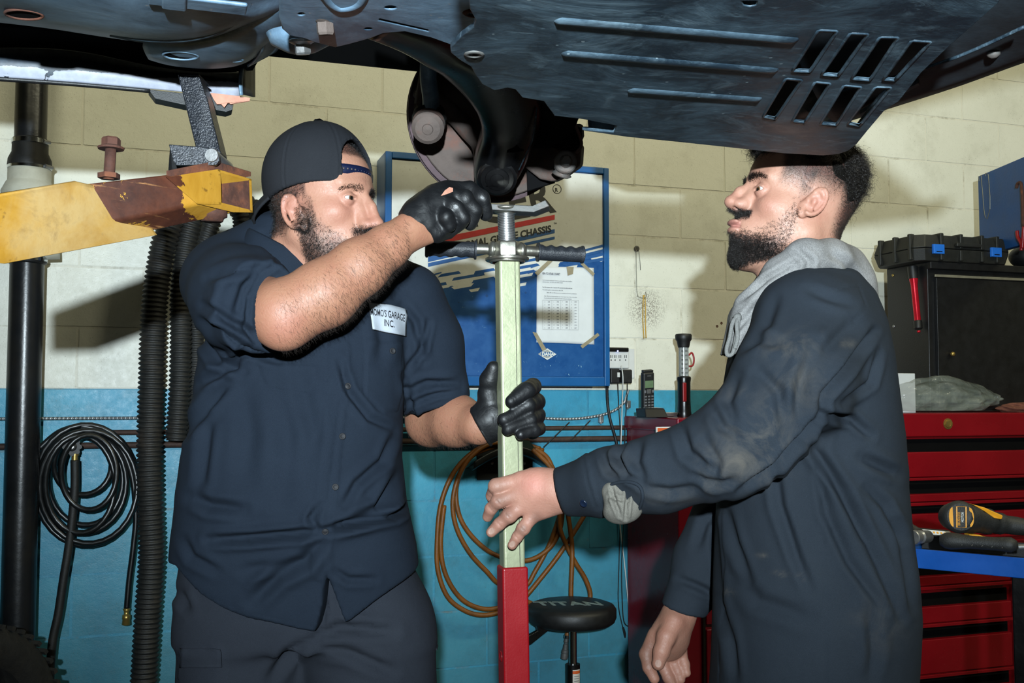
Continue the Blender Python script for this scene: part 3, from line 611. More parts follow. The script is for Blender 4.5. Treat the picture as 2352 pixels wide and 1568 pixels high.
# coiled air hose on the left
cw = thing('coiled_air_hose', 'black rubber air hose coiled in loops beside the drain pipe', 'hose', wpx(200, 1000, .1))
M_AH = basic('air_hose_rubber', srgb(15, 17, 18), .35, 0, .25, 30, spec=.6)
def loop(cx, cy, rx, ry, o0, ph=0, n=30): return [wpx(cx + rx * math.cos(a + ph), cy + ry * math.sin(a + ph), o0 + .012 * math.sin(2 * a)) for a in np.linspace(0, 2 * PI, n, endpoint=False)]
for cx, cy, rx, ry, o0 in ((198, 1114, 118, 139, .09), (203, 1118, 112, 130, .115), (190, 1108, 100, 116, .10), (184, 1112, 80, 112, .12), (196, 1102, 86, 104, .08), (204, 1085, 64, 86, .13), (190, 1068, 66, 68, .105)):
    obj('hose_loop', tube(loop(cx, cy, rx, ry, o0), .0095, 8, closed=True), M_AH, cw, smooth=True)
obj('hose_tail', tube(spline([wpx(x, y, .09) for x, y in ((90, 1030), (140, 990), (200, 980), (262, 1010), (300, 1080), (312, 1180), (306, 1260), (297, 1330), (291, 1398))], 8), .0095, 8), M_AH, cw, smooth=True)
cpl = obj('hose_coupler', lathe(wpx(291, 1396, .09), Vector((-.02, 0, -1)), [(0, .009), (.004, .012), (.010, .0085), (.02, .0085), (.022, .013), (.034, .0135), (.036, .012), (.052, .0135), (.054, .011)], 18), M_BRASS, cw, smooth=True)
vh = thing('water_valve', 'small round black valve handle with brass fitting inside the coiled hose', 'valve', wpx(166, 1026, .06))
bm = bmesh.new(); c0 = wpx(166, 1026, .12)
for i in range(8):
    a = i * PI / 4; add_cyl(bm, c0 + (WD * math.cos(a) + Vector((0, 0, 1)) * math.sin(a)) * .022 - WN * .004, c0 + (WD * math.cos(a) + Vector((0, 0, 1)) * math.sin(a)) * .022 + WN * .006, .0075, n=10)
add_lathe(bm, c0, WN, [(-.002, .024), (.003, .024), (.003, .014), (.006, .008), (.006, .001)], 24); obj('hand_wheel', bm, M_BLACK, vh)
obj('wheel_screw', lathe(c0 + WN * .006, WN, [(0, .007), (.002, .005), (.002, .001)], 12), M_STEEL, vh)
obj('valve_body', tube([wpx(168, 1018, 0), wpx(170, 1030, .10), wpx(172, 1044, .11)], .012, 12), M_RPIPE, vh, smooth=True)
obj('brass_fitting', lathe(wpx(172, 1040, .11), (0, 0, -1), [(0, .013), (.008, .013), (.008, .010), (.028, .010)], 16), M_BRASS, vh, smooth=True, angle=.6)
o = obj('water_hose', tube(spline([wpx(x, y, .11) for x, y in ((172, 1056), (172, 1120), (165, 1200), (156, 1270), (146, 1330), (134, 1410), (120, 1480), (112, 1600))] + [W(wl(100, 1700, .2)[0], .25, .03)], 8), .0135, 10), M_RUBBER, None, smooth=True)
tag(o, 'thick black water hose dropping from the valve through the coil', 'hose')
# tyre at lower left, standing on a lying one
M_TYRE = basic('tyre_rubber', srgb(26, 25, 23), .75, 0, .3, 30, .001, 160, dirt=srgb(60, 54, 44), dirt_amt=.5)
def tyre(name, c, axis, label, R=.30, w=.2):
    r = thing(name, label, 'tyre', c - Vector((0, 0, R if abs(Vector(axis).z) < .5 else w / 2)))
    prof = [(-w / 2 + .02, R * .62), (-w / 2, R * .70), (-w / 2 - .005, R * .84), (-w / 2 + .012, R * .95), (-w / 2 + .03, R * .985), (-.045, R * .995), (-.043, R * .97), (-.037, R * .97), (-.035, R), (-.004, R * 1.003), (-.003, R * .975), (.003, R * .975), (.004, R * 1.003), (.035, R), (.037, R * .97), (.043, R * .97), (.045, R * .995), (w / 2 - .03, R * .985), (w / 2 - .012, R * .95), (w / 2 + .005, R * .84), (w / 2, R * .70), (w / 2 - .02, R * .62), (w / 2 - .03, R * .66), (w / 2 - .02, R * .86), (0, R * .92), (-w / 2 + .02, R * .86), (-w / 2 + .03, R * .66), (-w / 2 + .02, R * .62)]
    obj('carcass', lathe(c, axis, prof, 72), M_TYRE, r, smooth=True, angle=.7)
    A = Vector(axis).normalized(); Fm = frame_z(A); bm = bmesh.new()
    for k in range(48):
        a = 2 * PI * k / 48; d = Fm @ Vector((math.cos(a), math.sin(a), 0)); tt = A.cross(d)
        for s in (-1, 1):
            Rm = Matrix((tt, A, d)).transposed(); add_box(bm, c + d * (R * .985) + A * s * (w / 2 - .022), (.012, .034, .012), Rm)
    q = obj('tread_blocks', bm, M_TYRE, r); q['kind'] = 'stuff'; return r
tc = at(-105, 1602, 2.78); tax = Vector((.93, -.36, .0)).normalized()
tyre('tyre', Vector((tc.x, tc.y, .49)), tax, 'black car tyre standing at the lower left corner', .285, .19)
tyre('tyre', Vector((tc.x - .05, tc.y + .02, .10)), Vector((0, 0, 1)), 'tyre lying flat under the standing one', .29, .2)
# ================================================================== screw jack in the middle
M_RED = basic('jack_red_enamel', srgb(132, 12, 20), .36, 0, .08, 12, .0002, 300, spec=.5)
M_GALV = basic('galvanised_tube', srgb(168, 172, 140), .32, .5, .10, 8, .0003, 120, dirt=srgb(120, 126, 100), dirt_amt=.35)
M_NUT = basic('nut_steel', srgb(150, 148, 138), .34, .9, .25, 25, .0004, 90, dirt=srgb(96, 76, 58), dirt_amt=.6)
M_GRIP = basic('grip_rubber', srgb(28, 31, 36), .5, 0, .2, 30, .0009, 420)
jb = at(1176, 1100, 1.86); jx = jb.x
JY = 1.86
def J(px, py, Y=JY): return at(px, py, Y)
# axis of the tubes: leans a little, as in the photo
axT = J(1165, 600); axB = J(1181, 1568)
slope = (axT - axB) / (axT.z - axB.z)
def ax_at(z): return axB + slope * (z - axB.z)
zr = J(1176, 1298).z; zt = J(1165, 598).z
JR = Matrix.Rotation(math.radians(14), 3, 'Z')
jack = thing('screw_jack', 'tall red and galvanised screw jack stand gripped by both mechanics', 'jack', (ax_at(0).x, ax_at(0).y, 0))
def sqtube(z0, z1, w, m, name, hole=None):
    a, b = ax_at(z0), ax_at(z1); Z_ = (b - a).normalized()
    X_ = JR @ Vector((1, 0, 0)); Y_ = Z_.cross(X_).normalized(); X_ = Y_.cross(Z_)
    R = Matrix((X_, Y_, Z_)).transposed()
    bm = box((a + b) / 2, (w, w, (b - a).length), R); return obj(name, bm, m, jack, bevel=.0045, seg=3)
sqtube(zr - .25, zt, .0392, M_GALV, 'inner_post')
sqtube(.02, zr, .0475, M_RED, 'outer_post')
gs = ax_at((zr + zt) / 2); nf = JR @ Vector((0, -1, 0)); sf = JR @ Vector((1, 0, 0))
a_, b_ = ax_at(zr) + nf * .0197 + sf * .0095, ax_at(zt - .004) + nf * .0197 + sf * .0095
obj('weld_seam', tube([a_, b_], .0007, 6), M_NUT, jack)
obj('lock_hole', lathe(ax_at(J(1150, 1505).z) + JR @ Vector((-1, 0, 0)) * .0238 + JR @ Vector((0, -1, 0)) * .0, JR @ Vector((-1, 0, 0)), [(-.001, .0095), (.0008, .0095), (.0008, .0065), (-.001, .006)], 20), M_RED, jack, smooth=True)
obj('base_plate', box((ax_at(0).x, ax_at(0).y, .012), (.32, .32, .024), JR), M_RED, jack, bevel=.006)
for k in range(4):
    d = Matrix.Rotation(k * PI / 2 + math.radians(14), 3, 'Z') @ Vector((1, 0, 0)); c = Vector((ax_at(0).x, ax_at(0).y, 0))
    obj('gusset', prism([c + d * .028 + Vector((0, 0, .024)), c + d * .14 + Vector((0, 0, .024)), c + d * .028 + Vector((0, 0, .14))], Matrix.Rotation(PI / 2, 3, 'Z') @ d * .008), M_RED, jack)
top = ax_at(zt); up = slope.normalized()
obj('collar_washer', lathe(top, up, [(-.001, .02), (-.001, .0385), (.0005, .040), (.004, .040), (.0055, .038), (.0055, .02)], 48), M_NUT, jack, smooth=True, angle=.6)
obj('weld_bead', tube([top + Vector((.030 * math.cos(a), .030 * math.sin(a), -.002)) for a in np.linspace(0, 2 * PI, 20, endpoint=False)], .003, 6, closed=True), M_NUT, jack, smooth=True)
Fj = frame_z(up); bm = bmesh.new(); N0 = top + up * .0055; rings = []
for h, r, ro in ((0, .0275, 0), (.004, .0285, 0), (.024, .0285, 0), (.028, .0265, 0)):
    rings.append([bm.verts.new(N0 + Fj @ Vector((r * math.cos(k * PI / 3 + .62), r * math.sin(k * PI / 3 + .62), h))) for k in range(6)])
for a, b in zip(rings, rings[1:]):
    for k in range(6): bm.faces.new((a[k], a[(k + 1) % 6], b[(k + 1) % 6], b[k]))
bm.faces.new(rings[0]); bm.faces.new(rings[-1]); obj('hex_nut', bm, M_NUT, jack, bevel=.002)
zs0 = N0 + up * .026; zs1 = J(1162, 487)
n = 19; prof = []
L = (zs1 - zs0).length
for i in range(n):
    h = L * i / n; p = L / n; prof += [(h, .0128), (h + p * .3, .0128), (h + p * .45, .0158), (h + p * .75, .0158), (h + p * .9, .0128)]
obj('threaded_rod', lathe(zs0, zs1 - zs0, prof + [(L, .013)], 28), M_STEEL, jack, smooth=True, angle=.9)
obj('rod_collar', lathe(zs1 - up * .004, up, [(0, .014), (.002, .019), (.008, .026), (.012, .027)], 28), M_NUT, jack, smooth=True)
sad = [(1118, 463), (1225, 471), (1258, 459), (1262, 471), (1228, 486), (1118, 480)]
bm = prism([J(x, y, JY - .022) for x, y in ((1075, 452), (1108, 466), (1136, 468), (1224, 472), (1253, 459), (1262, 473), (1226, 487), (1136, 482), (1104, 480), (1068, 466))], (.004, .048, .0))
obj('saddle_plate', bm, M_DUSTMETAL, jack, bevel=.0015)
# cross handle
hc = N0 + up * .014
hl, hr = J(984, 568, JY - .015), J(1338, 583, JY + .03)
dl = (hl - hc); dr = (hr - hc)
obj('handle_bar', cyl(hc + dl * .10, hc + dl * .92, .0098, n=20), M_NUT, jack, smooth=True, angle=.6)
obj('handle_bar', cyl(hc + dr * .10, hc + dr * .92, .0098, n=20), M_NUT, jack, smooth=True, angle=.6)
obj('weld_bead', lathe(hc + dl.normalized() * .024, dl, [(0, .016), (.006, .0145), (.011, .010)], 20), M_NUT, jack, smooth=True)
obj('weld_bead', lathe(hc + dr.normalized() * .024, dr, [(0, .016), (.006, .0145), (.011, .010)], 20), M_NUT, jack, smooth=True)
def grip(a, d, L, wave):
    d = d.normalized(); bm = bmesh.new(); prof = [(0, .0098), (0, .0175), (.003, .0180), (.006, .0165)]
    bm = bmesh.new(); F_ = frame_z(d); n = 28; rings = []; N = 60
    for i in range(N + 1):
        t = i / N; r = .0148 + (.0028 if i < 3 else 0) + (.0018 if i > N - 4 else 0)
        if i == N: r *= .8
        ring = []
        for k in range(n):
            an = 2 * PI * k / n; rr = r
            v = F_ @ Vector((math.cos(an), math.sin(an), 0))
            if wave and v.z > 0 and 4 < i < N - 3: rr -= .0030 * v.z * (0.5 - 0.5 * math.cos((t - .08) / .84 * 2 * PI * 4)) 
            if not wave and v.z < -.3 and 4 < i < N - 3: rr -= .0022 * (0.5 - 0.5 * math.cos((t - .08) / .84 * 2 * PI * 4)) * -v.z
            if abs(v.z) < .15 and v.y < 0: rr += .0008
            ring.append(bm.verts.new(a + d * (L * t) + v * rr))
        rings.append(ring)
    for p, q in zip(rings, rings[1:]):
        for k in range(n): bm.faces.new((p[k], p[(k + 1) % n], q[(k + 1) % n], q[k]))
    bm.faces.new(rings[0]); bm.faces.new(rings[-1])
    obj('hand_grip', bm, M_GRIP, jack, smooth=True, angle=.9)
g0 = J(1094, 574, JY - .006); grip(g0, dl, (hl - g0).length + .006, False)
g1 = J(1234, 579, JY + .014); grip(g1, dr, (hr - g1).length + .003, True)

# ================================================================== blue framed chassis cabinet on the wall
CO = .15
M_CBLUE = basic('cabinet_blue_enamel', srgb(18, 84, 142), .35, .0, .1, 8, .0002, 100, spec=.5, dirt=srgb(12, 60, 110), dirt_amt=.4)
cab_l0, _ = wl(884, 352, CO); cab_l1, _ = wl(1397, 600, CO); cz1 = wl(1120, 366, CO)[1]; cz0 = wl(1240, 886, CO)[1]
cab = thing('parts_cabinet', 'blue steel wall cabinet with large worn supplier sign on its door', 'cabinet', W((cab_l0 + cab_l1) / 2, CO / 2, cz0))
cab.rotation_euler = (0, 0, AL)
bm = bmesh.new(); wbox(bm, cab_l0, cab_l1, .002, CO - .006, cz0, cz1); obj('case', bm, M_CBLUE, cab, bevel=.004)
fw = .0235
bm = bmesh.new(); wbox(bm, cab_l0, cab_l0 + fw, CO - .006, CO + .012, cz0, cz1); obj('frame_side', bm, M_CBLUE, cab, bevel=.003)
bm = bmesh.new(); wbox(bm, cab_l1 - fw * .9, cab_l1, CO - .006, CO + .012, cz0, cz1); obj('frame_side', bm, M_CBLUE, cab, bevel=.003)
bm = bmesh.new(); wbox(bm, cab_l0 + fw, cab_l1 - fw * .9, CO - .006, CO + .012, cz1 - fw, cz1); obj('frame_top', bm, M_CBLUE, cab, bevel=.003)
bm = bmesh.new(); wbox(bm, cab_l0 + fw, cab_l1 - fw * .9, CO - .006, CO + .012, cz0, cz0 + .034); obj('frame_bottom', bm, M_CBLUE, cab, bevel=.003)
def m_sign():
    t = NT('sign_print'); v = t.P
    # local coordinates of the cabinet: x along the wall, z up
    x, y, z = t.sep(v); n = t.noise(14, 6, .7); n2 = t.noise(90, 4, .6)
    wht = t.mix(t.ramp(n, .3, .8), srgb(196, 196, 188), srgb(210, 211, 205))
    wht = t.mix(t.math('MULTIPLY', t.ramp(n2, .62, .7), .3), wht, srgb(120, 112, 96))
    blu = t.mix(t.ramp(n, .3, .8), srgb(10, 64, 122), srgb(20, 84, 142))
    # ragged edge: stair-stepped slanted strips
    sl = t.math('SUBTRACT', z, t.math('MULTIPLY', x, .205))          # slanted height
    band = t.math('FLOOR', t.math('MULTIPLY', sl, 95.0))
    cx = t('CombineXYZ'); t.set(cx.inputs[0], t.math('MULTIPLY', x, 9.0)); t.set(cx.inputs[1], t.math('MULTIPLY', band, 3.7)); 
    cell = t('TexNoise'); t.set(cell.inputs['Vector'], cx.outputs[0]); cell.inputs['Scale'].default_value = 1.0; cell.inputs['Detail'].default_value = 1
    e = t.math('ADD', sl, t.math('MULTIPLY', t.math('SUBTRACT', cell.outputs[0], .5), .34))
    SB = SIGN_E
    k = t.math('LESS_THAN', e, SB)
    c = t.mix(k, wht, blu)
    # scratches low on the door
    st = t.scale((60, 1, 18)); v1 = t.noise(1.0, 3, .6, st, 2.5); v2 = t.noise(40, 3, .6, None, 3.0)
    lowm = t.ramp(z, .10, .46, 1.0, 0.0)
    sc_ = t.math('MULTIPLY', t.math('GREATER_THAN', v2, .69), t.ramp(t.noise(9, 3, .6), .50, .58)); c = t.mix(t.math('MULTIPLY', sc_, t.math('MULTIPLY', lowm, .9)), c, srgb(150, 190, 200))
    chip = t.math('MULTIPLY', t.math('LESS_THAN', t.vor(17), .10), lowm); c = t.mix(chip, c, srgb(14, 22, 34))
    t.out(c, t.ramp(n, .3, .7, .32, .45), 0, .5); return t.m
SIGN_E = 0.40
door = None
bm = bmesh.new(); wbox(bm, cab_l0 + fw + .002, cab_l1 - fw * .9 - .002, CO - .006, CO + .002, cz0 + .036, cz1 - fw - .002); door = obj('door', bm, m_sign(), cab)
M_TBLACK = basic('print_black', srgb(22, 22, 24), .5, 0, .2, 60); M_TRED = basic('print_red', srgb(188, 34, 32), .45, 0, .12, 40); M_TBLUE = basic('print_blue', srgb(16, 76, 134), .45, 0, .12, 40)
M_TWHITE = basic('print_white', srgb(205, 208, 205), .5, 0, .06, 40)
OF = CO + .0026
def slope_between(p, q): a = wl(*p, OF); b = wl(*q, OF); return math.atan2(b[1] - a[1], b[0] - a[0])
sa = slope_between((983, 548), (1274, 494))
def stripe(name, p0, p1, p2, p3, m, parent): 
    return obj(name, prism([wpx(*p, OF) for p in (p0, p1, p2, p3)], WN * .0006), m, parent)
stripe('red_stripe', (983, 551), (1274, 493), (1274, 504), (983, 566), M_TRED, door)
stripe('blue_stripe', (983, 590), (1274, 526), (1274, 535), (983, 602), M_TBLUE, door)
stripe('blue_stripe', (983, 604), (1274, 543), (1274, 549), (983, 613), M_TBLUE, door)
def wtext(name, s, size, px, py, m, rot, parent, off=OF, **k):
    l, z = wl(px, py, off); return text(name, s, size, wallM(l, off, z, rot), m, parent, **k)
wtext('lettering', 'SPICER', .190, 984, 539, M_TBLACK, sa, door, offset=.0030, sx=.86, shear=-.0)
wtext('lettering', 'PROFESSIONAL GRADE CHASSIS', .0345, 984, 586, M_TBLACK, sa, door, offset=.0012, shear=.2, sx=.965)
wtext('lettering', 'R', .020, 1274.5, 440, M_TBLACK, 0.05, door, offset=.0004)
cR_ = wpx(1279.5, 434, OF); Rr = Matrix((WD, Vector((0, 0, 1)), WN)).transposed()
obj('registered_ring', tube([cR_ + Rr @ Vector((.0165 * math.cos(a), .0165 * math.sin(a), 0)) for a in np.linspace(0, 2 * PI, 32, endpoint=False)], .0013, 6, closed=True), M_TBLACK, door)
wtext('lettering', 'TM', .009, 1272, 515, M_TBLACK, 0.1, door)
# loose blue bars at the right of the torn edge and streaks
for p in (((1322, 578), (1389, 560), (1389, 566), (1322, 583)), ((1345, 582), (1389, 571), (1389, 577), (1345, 588)), ((1300, 601), (1389, 578), (1389, 586), (1310, 604)), ((1290, 606), (1389, 592), (1389, 598), (1302, 612)), ((1219, 612), (1237, 606), (1237, 610), (1219, 616)), ((1212, 626), (1232, 621), (1232, 624), (1212, 629)), ((985, 632), (1014, 624), (1014, 627), (985, 636)), ((965, 640), (990, 630), (990, 634), (965, 644)), ((1095, 630), (1112, 625), (1112, 630), (1095, 635))):
    stripe('blue_dash', *p, M_TBLUE, door)
dl_, dz_ = wl(1257, 813, OF)
M_ = wallM(dl_, OF, dz_)
obj('emblem_frame', prism([M_ @ Vector(p) for p in ((-.036, 0, 0), (0, .0215, 0), (.036, 0, 0), (.027, 0, 0), (0, .016, 0), (-.027, 0, 0))], WN * .0006), M_TWHITE, door)
obj('emblem_frame', prism([M_ @ Vector(p) for p in ((-.036, 0, 0), (0, -.0215, 0), (.036, 0, 0), (.027, 0, 0), (0, -.016, 0), (-.027, 0, 0))], WN * .0006), M_TWHITE, door)
obj('emblem_ground', prism([M_ @ Vector((x, y, .0007)) for x, y in ((-.024, -.0068), (.024, -.0068), (.024, .0068), (-.024, .0068))], WN * .0003), M_CBLUE, door)
text('emblem_lettering', 'DANA', .0165, wallM(dl_ - .0215, OF + .0012, dz_ - .0056), M_TWHITE, door, offset=.0008, sx=.98)
# hinge strips
M_HINGE = basic('piano_hinge', srgb(190, 192, 188), .5, .3, .1, 20)
for x0, x1, y0, y1 in ((892.5, 893, 380, 560), (1386, 1392, 408, 866)):
    a = wpx(x0, y0, OF); b = wpx(x1, y1, OF); n = 46
    obj('hinge', tube([a.lerp(b, i / 90) for i in range(91)], .002, 6, rad=[(.0024, .0024, .0013)[i % 3] for i in range(91)]), M_HINGE, cab)
# chart paper taped on the door
PO = OF + .001
chart = thing('chart_paper', 'white printed year chart taped on the blue cabinet door', 'paper', wpx(1299, 706, PO), AL)
M_PAPER = basic('paper', srgb(204, 208, 210), .7, 0, .04, 20, .0003, 50)
sheet_pts = [[wpx(1233, 612, PO), wpx(1300, 613, PO + .002), wpx(1364, 615, PO)], [wpx(1232.5, 700, PO), wpx(1298, 702, PO + .0015), wpx(1364.5, 706, PO)], [wpx(1232, 786, PO), wpx(1298, 788, PO + .003), wpx(1365, 791, PO + .001)]]
rowsurf('sheet', sheet_pts, M_PAPER, chart, 16, 8, .0004)
M_INK = basic('grey_ink', srgb(86, 88, 96), .7, 0, .1, 40)
CO2 = PO + .0042
wtext('lettering', 'VIN-TO-YEAR CHART', .0118, 1245.5, 630, M_INK, -.01, chart, off=CO2, sx=.62, offset=.0001)
for y, s, b, ind in ((644, 'The VIN (Vehicle Identification Number) is a serial number used to identify an', 0, 0), (648, 'individual vehicle.  The VIN for each vehicle is unique.', 0, 0), (660, 'The 10th character in the 17-character VIN represents the vehicle model year.', 1, 0), (666, 'This standard applies to vehicles built in or after 1981.', 0, 0), (672.5, 'Before 1981, the VIN format was not standardized and varied by manufacturer.', 0, 10), (680.5, 'Note: VINs do not include the letters I (i), O (o), Q (q), U (u) or Z (z), or the number', 0, 4), (685, '0, so that they will not be confused with similar looking numerals/letters.', 0, 4)):
    wtext('lettering', s, .0050, 1246 + ind, y, M_INK, -.008, chart, off=CO2, sx=.74, th=.0002, offset=.0001 * b)
lets = 'ABCDEFGHJK LMNPRSTVWXY 123456789A BCDEFGHJK'.replace(' ', '')
bm = bmesh.new()
gx = [1247, 1267.5, 1288, 1308.5, 1329]
for x in (1246.5, 1267.5, 1288, 1308.5, 1329): add_tube(bm, [wpx(x, 689, CO2), wpx(x, 756.5, CO2)], .0003, 4)
for y in (689, 756.5): add_tube(bm, [wpx(1246.5, y, CO2), wpx(1329, y + 1, CO2)], .0003, 4)
obj('table_rule', bm, M_INK, chart)
for c in range(4):
    for r in range(10):
        y = 694 + r * 6.65; yr = 1980 + c * 10 + r
        wtext('lettering', 'ABCDEFGHJKLMNPRSTVWXY123456789ABCDEFGHJK'[c * 10 + r], .0046, 1250.5 + c * 20.5, y, M_INK, 0, chart, off=CO2, th=.0001)
        wtext('lettering', str(yr), .0046, 1258 + c * 20.5, y, M_INK, 0, chart, off=CO2, th=.0001, offset=.0001)
M_TAPE = basic('old_tape', srgb(142, 132, 108), .4, 0, .12, 60)
for q in (((1228, 626), (1263, 594), (1270, 599), (1235, 633)), ((1333, 606), (1341, 604), (1366, 628), (1362, 634)), ((1333, 794), (1373, 764), (1377, 770), (1338, 800)), ((1223, 762), (1233, 764), (1255, 802), (1246, 806)), ((1301, 612), (1318, 613), (1316, 629), (1304, 633))):
    obj('tape_strip', prism([wpx(*p, PO + .0048) for p in q], WN * .0003), M_TAPE, chart)

# ================================================================== wall outlet, wires, hooks
def wb(name, x0, x1, y0, y1, o0, o1, m, parent, bevel=.002):
    l0, za = wl(x0, y0, o1); l1, zb = wl(x1, y1, o1); bm = bmesh.new(); wbox(bm, l0, l1, o0, o1, za, zb); return obj(name, bm, m, parent, bevel=bevel)
M_WPL = basic('white_plastic', srgb(198, 200, 198), .4, 0, .05, 20)
out_ = thing('power_outlet', 'white multi-socket wall outlet with blue indicator light beside the cabinet', 'outlet', wpx(1425, 850, 0), AL)
wb('wall_plate', 1400, 1458, 800, 868, .0, .008, M_WPL, out_)
sb_ = wb('socket_block', 1398, 1446, 803, 846, .008, .045, M_WPL, out_, .005)
wb('top_cover', 1397, 1445, 797, 808, .008, .052, M_BLACKG, out_, .004)
for x in (1404, 1413, 1424, 1437):
    for dx in (-2, 2): wb('slot', x + dx - .6, x + dx + .6, 815, 822, .0445, .0458, M_VOID, sb_, 0)
    wb('slot', x - 1, x + 1, 825, 828, .0445, .0458, M_VOID, sb_, 0)
led = obj('indicator', lathe(wpx(1419, 806, .052), WN, [(0, .003), (.002, .002), (.002, .0003)], 10), m_emit('blue_led', (.15, .2, 1.0), 12), out_)
ad1 = thing('power_adapter', 'black plug-in power adapter, left of the two in the outlet', 'plug', wpx(1415, 860, .05), AL)
wb('body', 1403, 1424, 846, 880, .046, .085, M_BLACK, ad1, .004); wb('label_sticker', 1418, 1424, 855, 866, .0845, .0858, M_WPL, ad1, 0)
ad2 = thing('power_adapter', 'black plug-in power adapter, right of the two in the outlet', 'plug', wpx(1438, 860, .05), AL)
wb('body', 1428, 1453, 848, 880, .046, .09, M_BLACK, ad2, .005)
def cord(pts, r, m, label, name='cord', cat='cord', offs=None):
    P = [wpx(p[0], p[1], p[2] if len(p) > 2 else .03) for p in pts]
    return tag(obj(name, tube(spline(P, 8), r, 8), m, None, smooth=True), label, cat)
cord([(1394, 885, .05), (1396, 930, .04), (1402, 965, .045), (1412, 1000, .045), (1420, 1035, .045), (1425, 1060, .04)], .0055, M_BLACK, 'thick black cable dropping from under the blue cabinet corner')
c1 = cord([(1427, 840, .075), (1431, 870, .10), (1429, 930, .07), (1427, 1000, .06), (1423, 1100, .05), (1424, 1200, .04), (1434, 1290, .04), (1445, 1405, .04)], .0022, M_WPL, 'thin white charging cord hanging beside the dark red cabinet')
M_PLUG = basic('plug_grey', srgb(110, 112, 116), .4, .3, .1, 20)
obj('usb_plug', tube([wpx(1445, 1400, .04), wpx(1449, 1420, .04), wpx(1450, 1430, .04)], .005, 8, rad=[.0045, .0055, .003]), M_PLUG, c1)
c2 = cord([(1419, 880, .07), (1421, 930, .035), (1425, 1000, .055), (1424, 1100, .045), (1424, 1200, .03), (1422, 1290, .03), (1420, 1380, .03), (1428, 1430, .03), (1433, 1445, .03)], .0018, M_BLACK, 'thin black cord ending in a small plug, left of the hanging pair')
obj('usb_plug', tube([wpx(1431, 1440, .03), wpx(1435, 1455, .03), wpx(1436, 1464, .03)], .004, 8, rad=[.004, .005, .0025]), M_BLACK, c2)
cord([(1441, 880, .085), (1440, 920, .045), (1436, 980, .06), (1434, 1100, .05), (1431, 1220, .045), (1428, 1300, .045), (1429, 1370, .045), (1433, 1425, .045), (1445, 1438, .045), (1458, 1434, .045)], .0018, M_BLACK, 'thin black cord looping up towards the red cabinet, right of the hanging pair')
wh = thing('wire_hook', 'bent wire hook on a washer screwed to the white wall', 'hook', wpx(1462, 571, 0), AL)
obj('washer', lathe(wpx(1462, 571, .0), WN, [(0, .011), (.003, .0115), (.004, .010), (.004, .0045), (.002, .004), (.002, .0005)], 24), M_DUSTMETAL, wh, smooth=True, angle=.7)
M_WIRE = basic('wire', srgb(118, 118, 108), .45, .7, .1, 20)
obj('bent_wire', tube([wpx(*p, .006) for p in ((1471, 620), (1470, 600), (1467.5, 578), (1464, 570), (1461, 577), (1461.5, 620), (1462.5, 665), (1465, 681), (1475, 684))] + [wpx(1482, 684, .02), wpx(1485, 680, .02), wpx(1483, 670, .02)], .0013, 6), M_WIRE, wh, smooth=True)
rb = thing('rubber_band', 'yellow rubber band hanging long from the bent wire hook', 'rubber band', wpx(1481, 678, .016), AL)
M_BAND = basic('yellow_band', srgb(176, 138, 40), .5, 0, .15, 40)
obj('band_loop', tube(spline([wpx(*p, .016) for p in ((1478, 677), (1477, 700), (1476.5, 735), (1479, 777))], 6), .0022, 8), M_BAND, rb, smooth=True)
obj('band_loop', tube(spline([wpx(*p, .013) for p in ((1481, 677), (1482.5, 705), (1482.5, 745), (1484, 776))], 6), .0022, 8), M_BAND, rb, smooth=True)
for px, py in ((1657, 742), (1647, 749), (1930, 530)):
    tag(obj('screw_anchor', lathe(wpx(px, py, 0), WN, [(-.002, .0055), (.001, .0055), (.0015, .003), (.0, .0005)], 12), M_RUST), {1657: 'larger dark hole anchor in the white wall left of the hood string', 1647: 'small dark hole anchor just left of the larger one', 1930: 'brass anchor in the wall behind the bearded neck'}[px], 'screw')
# ================================================================== yellow hose on its hanger
M_YH = basic('yellow_hose', srgb(112, 66, 13), .5, 0, .2, 20, .0004, 100, dirt=srgb(48, 34, 16), dirt_amt=.75)
yh = thing('yellow_air_hose', 'dirty yellow air hose looped over a black wall hanger behind the jack', 'hose', wpx(1200, 1040, .1))
M_HANG = basic('hanger_steel', srgb(20, 24, 26), .4, .2, .2, 20)
hg = thing('hose_hanger', 'black steel saddle hanger holding the yellow hose', 'hanger', wpx(1200, 1060, .0), AL)
bm = bmesh.new(); a0, z0 = wl(1085, 1040, .08); a1, z1 = wl(1262, 1040, .08)
arc = [Vector((0, 0, 0))]
P0 = [W(a0 + (a1 - a0) * i / 16, .0, z0 - .06 + .055 * math.sin(PI * i / 16)) for i in range(17)]
rowsurf('saddle', [P0, [p + WN * .09 for p in P0], [p + WN * .10 + Vector((0, 0, .03)) for p in P0]], M_HANG, hg, 24, 4, .003)
obj('back_plate', box(W((a0 + a1) / 2, .004, z0 - .04), (.22, .006, .13), RW), M_HANG, hg, bevel=.004)
for x in (1130, 1205): obj('plate_screw', lathe(wpx(x, 1063, .008), WN, [(0, .007), (.002, .006), (.003, .003), (.003, .0005)], 12), M_STEEL, hg, smooth=True)
obj('saddle_wing', prism([wpx(1200, 1010, .10), wpx(1216, 1012, .10), wpx(1246, 1052, .10), wpx(1200, 1040, .10)], WN * -.012), basic('dark_green_steel', srgb(20, 44, 40), .5), hg)
def hp(pts, off0, off1): n = len(pts); return [wpx(x, y, off0 + (off1 - off0) * i / (n - 1)) for i, (x, y) in enumerate(pts)]
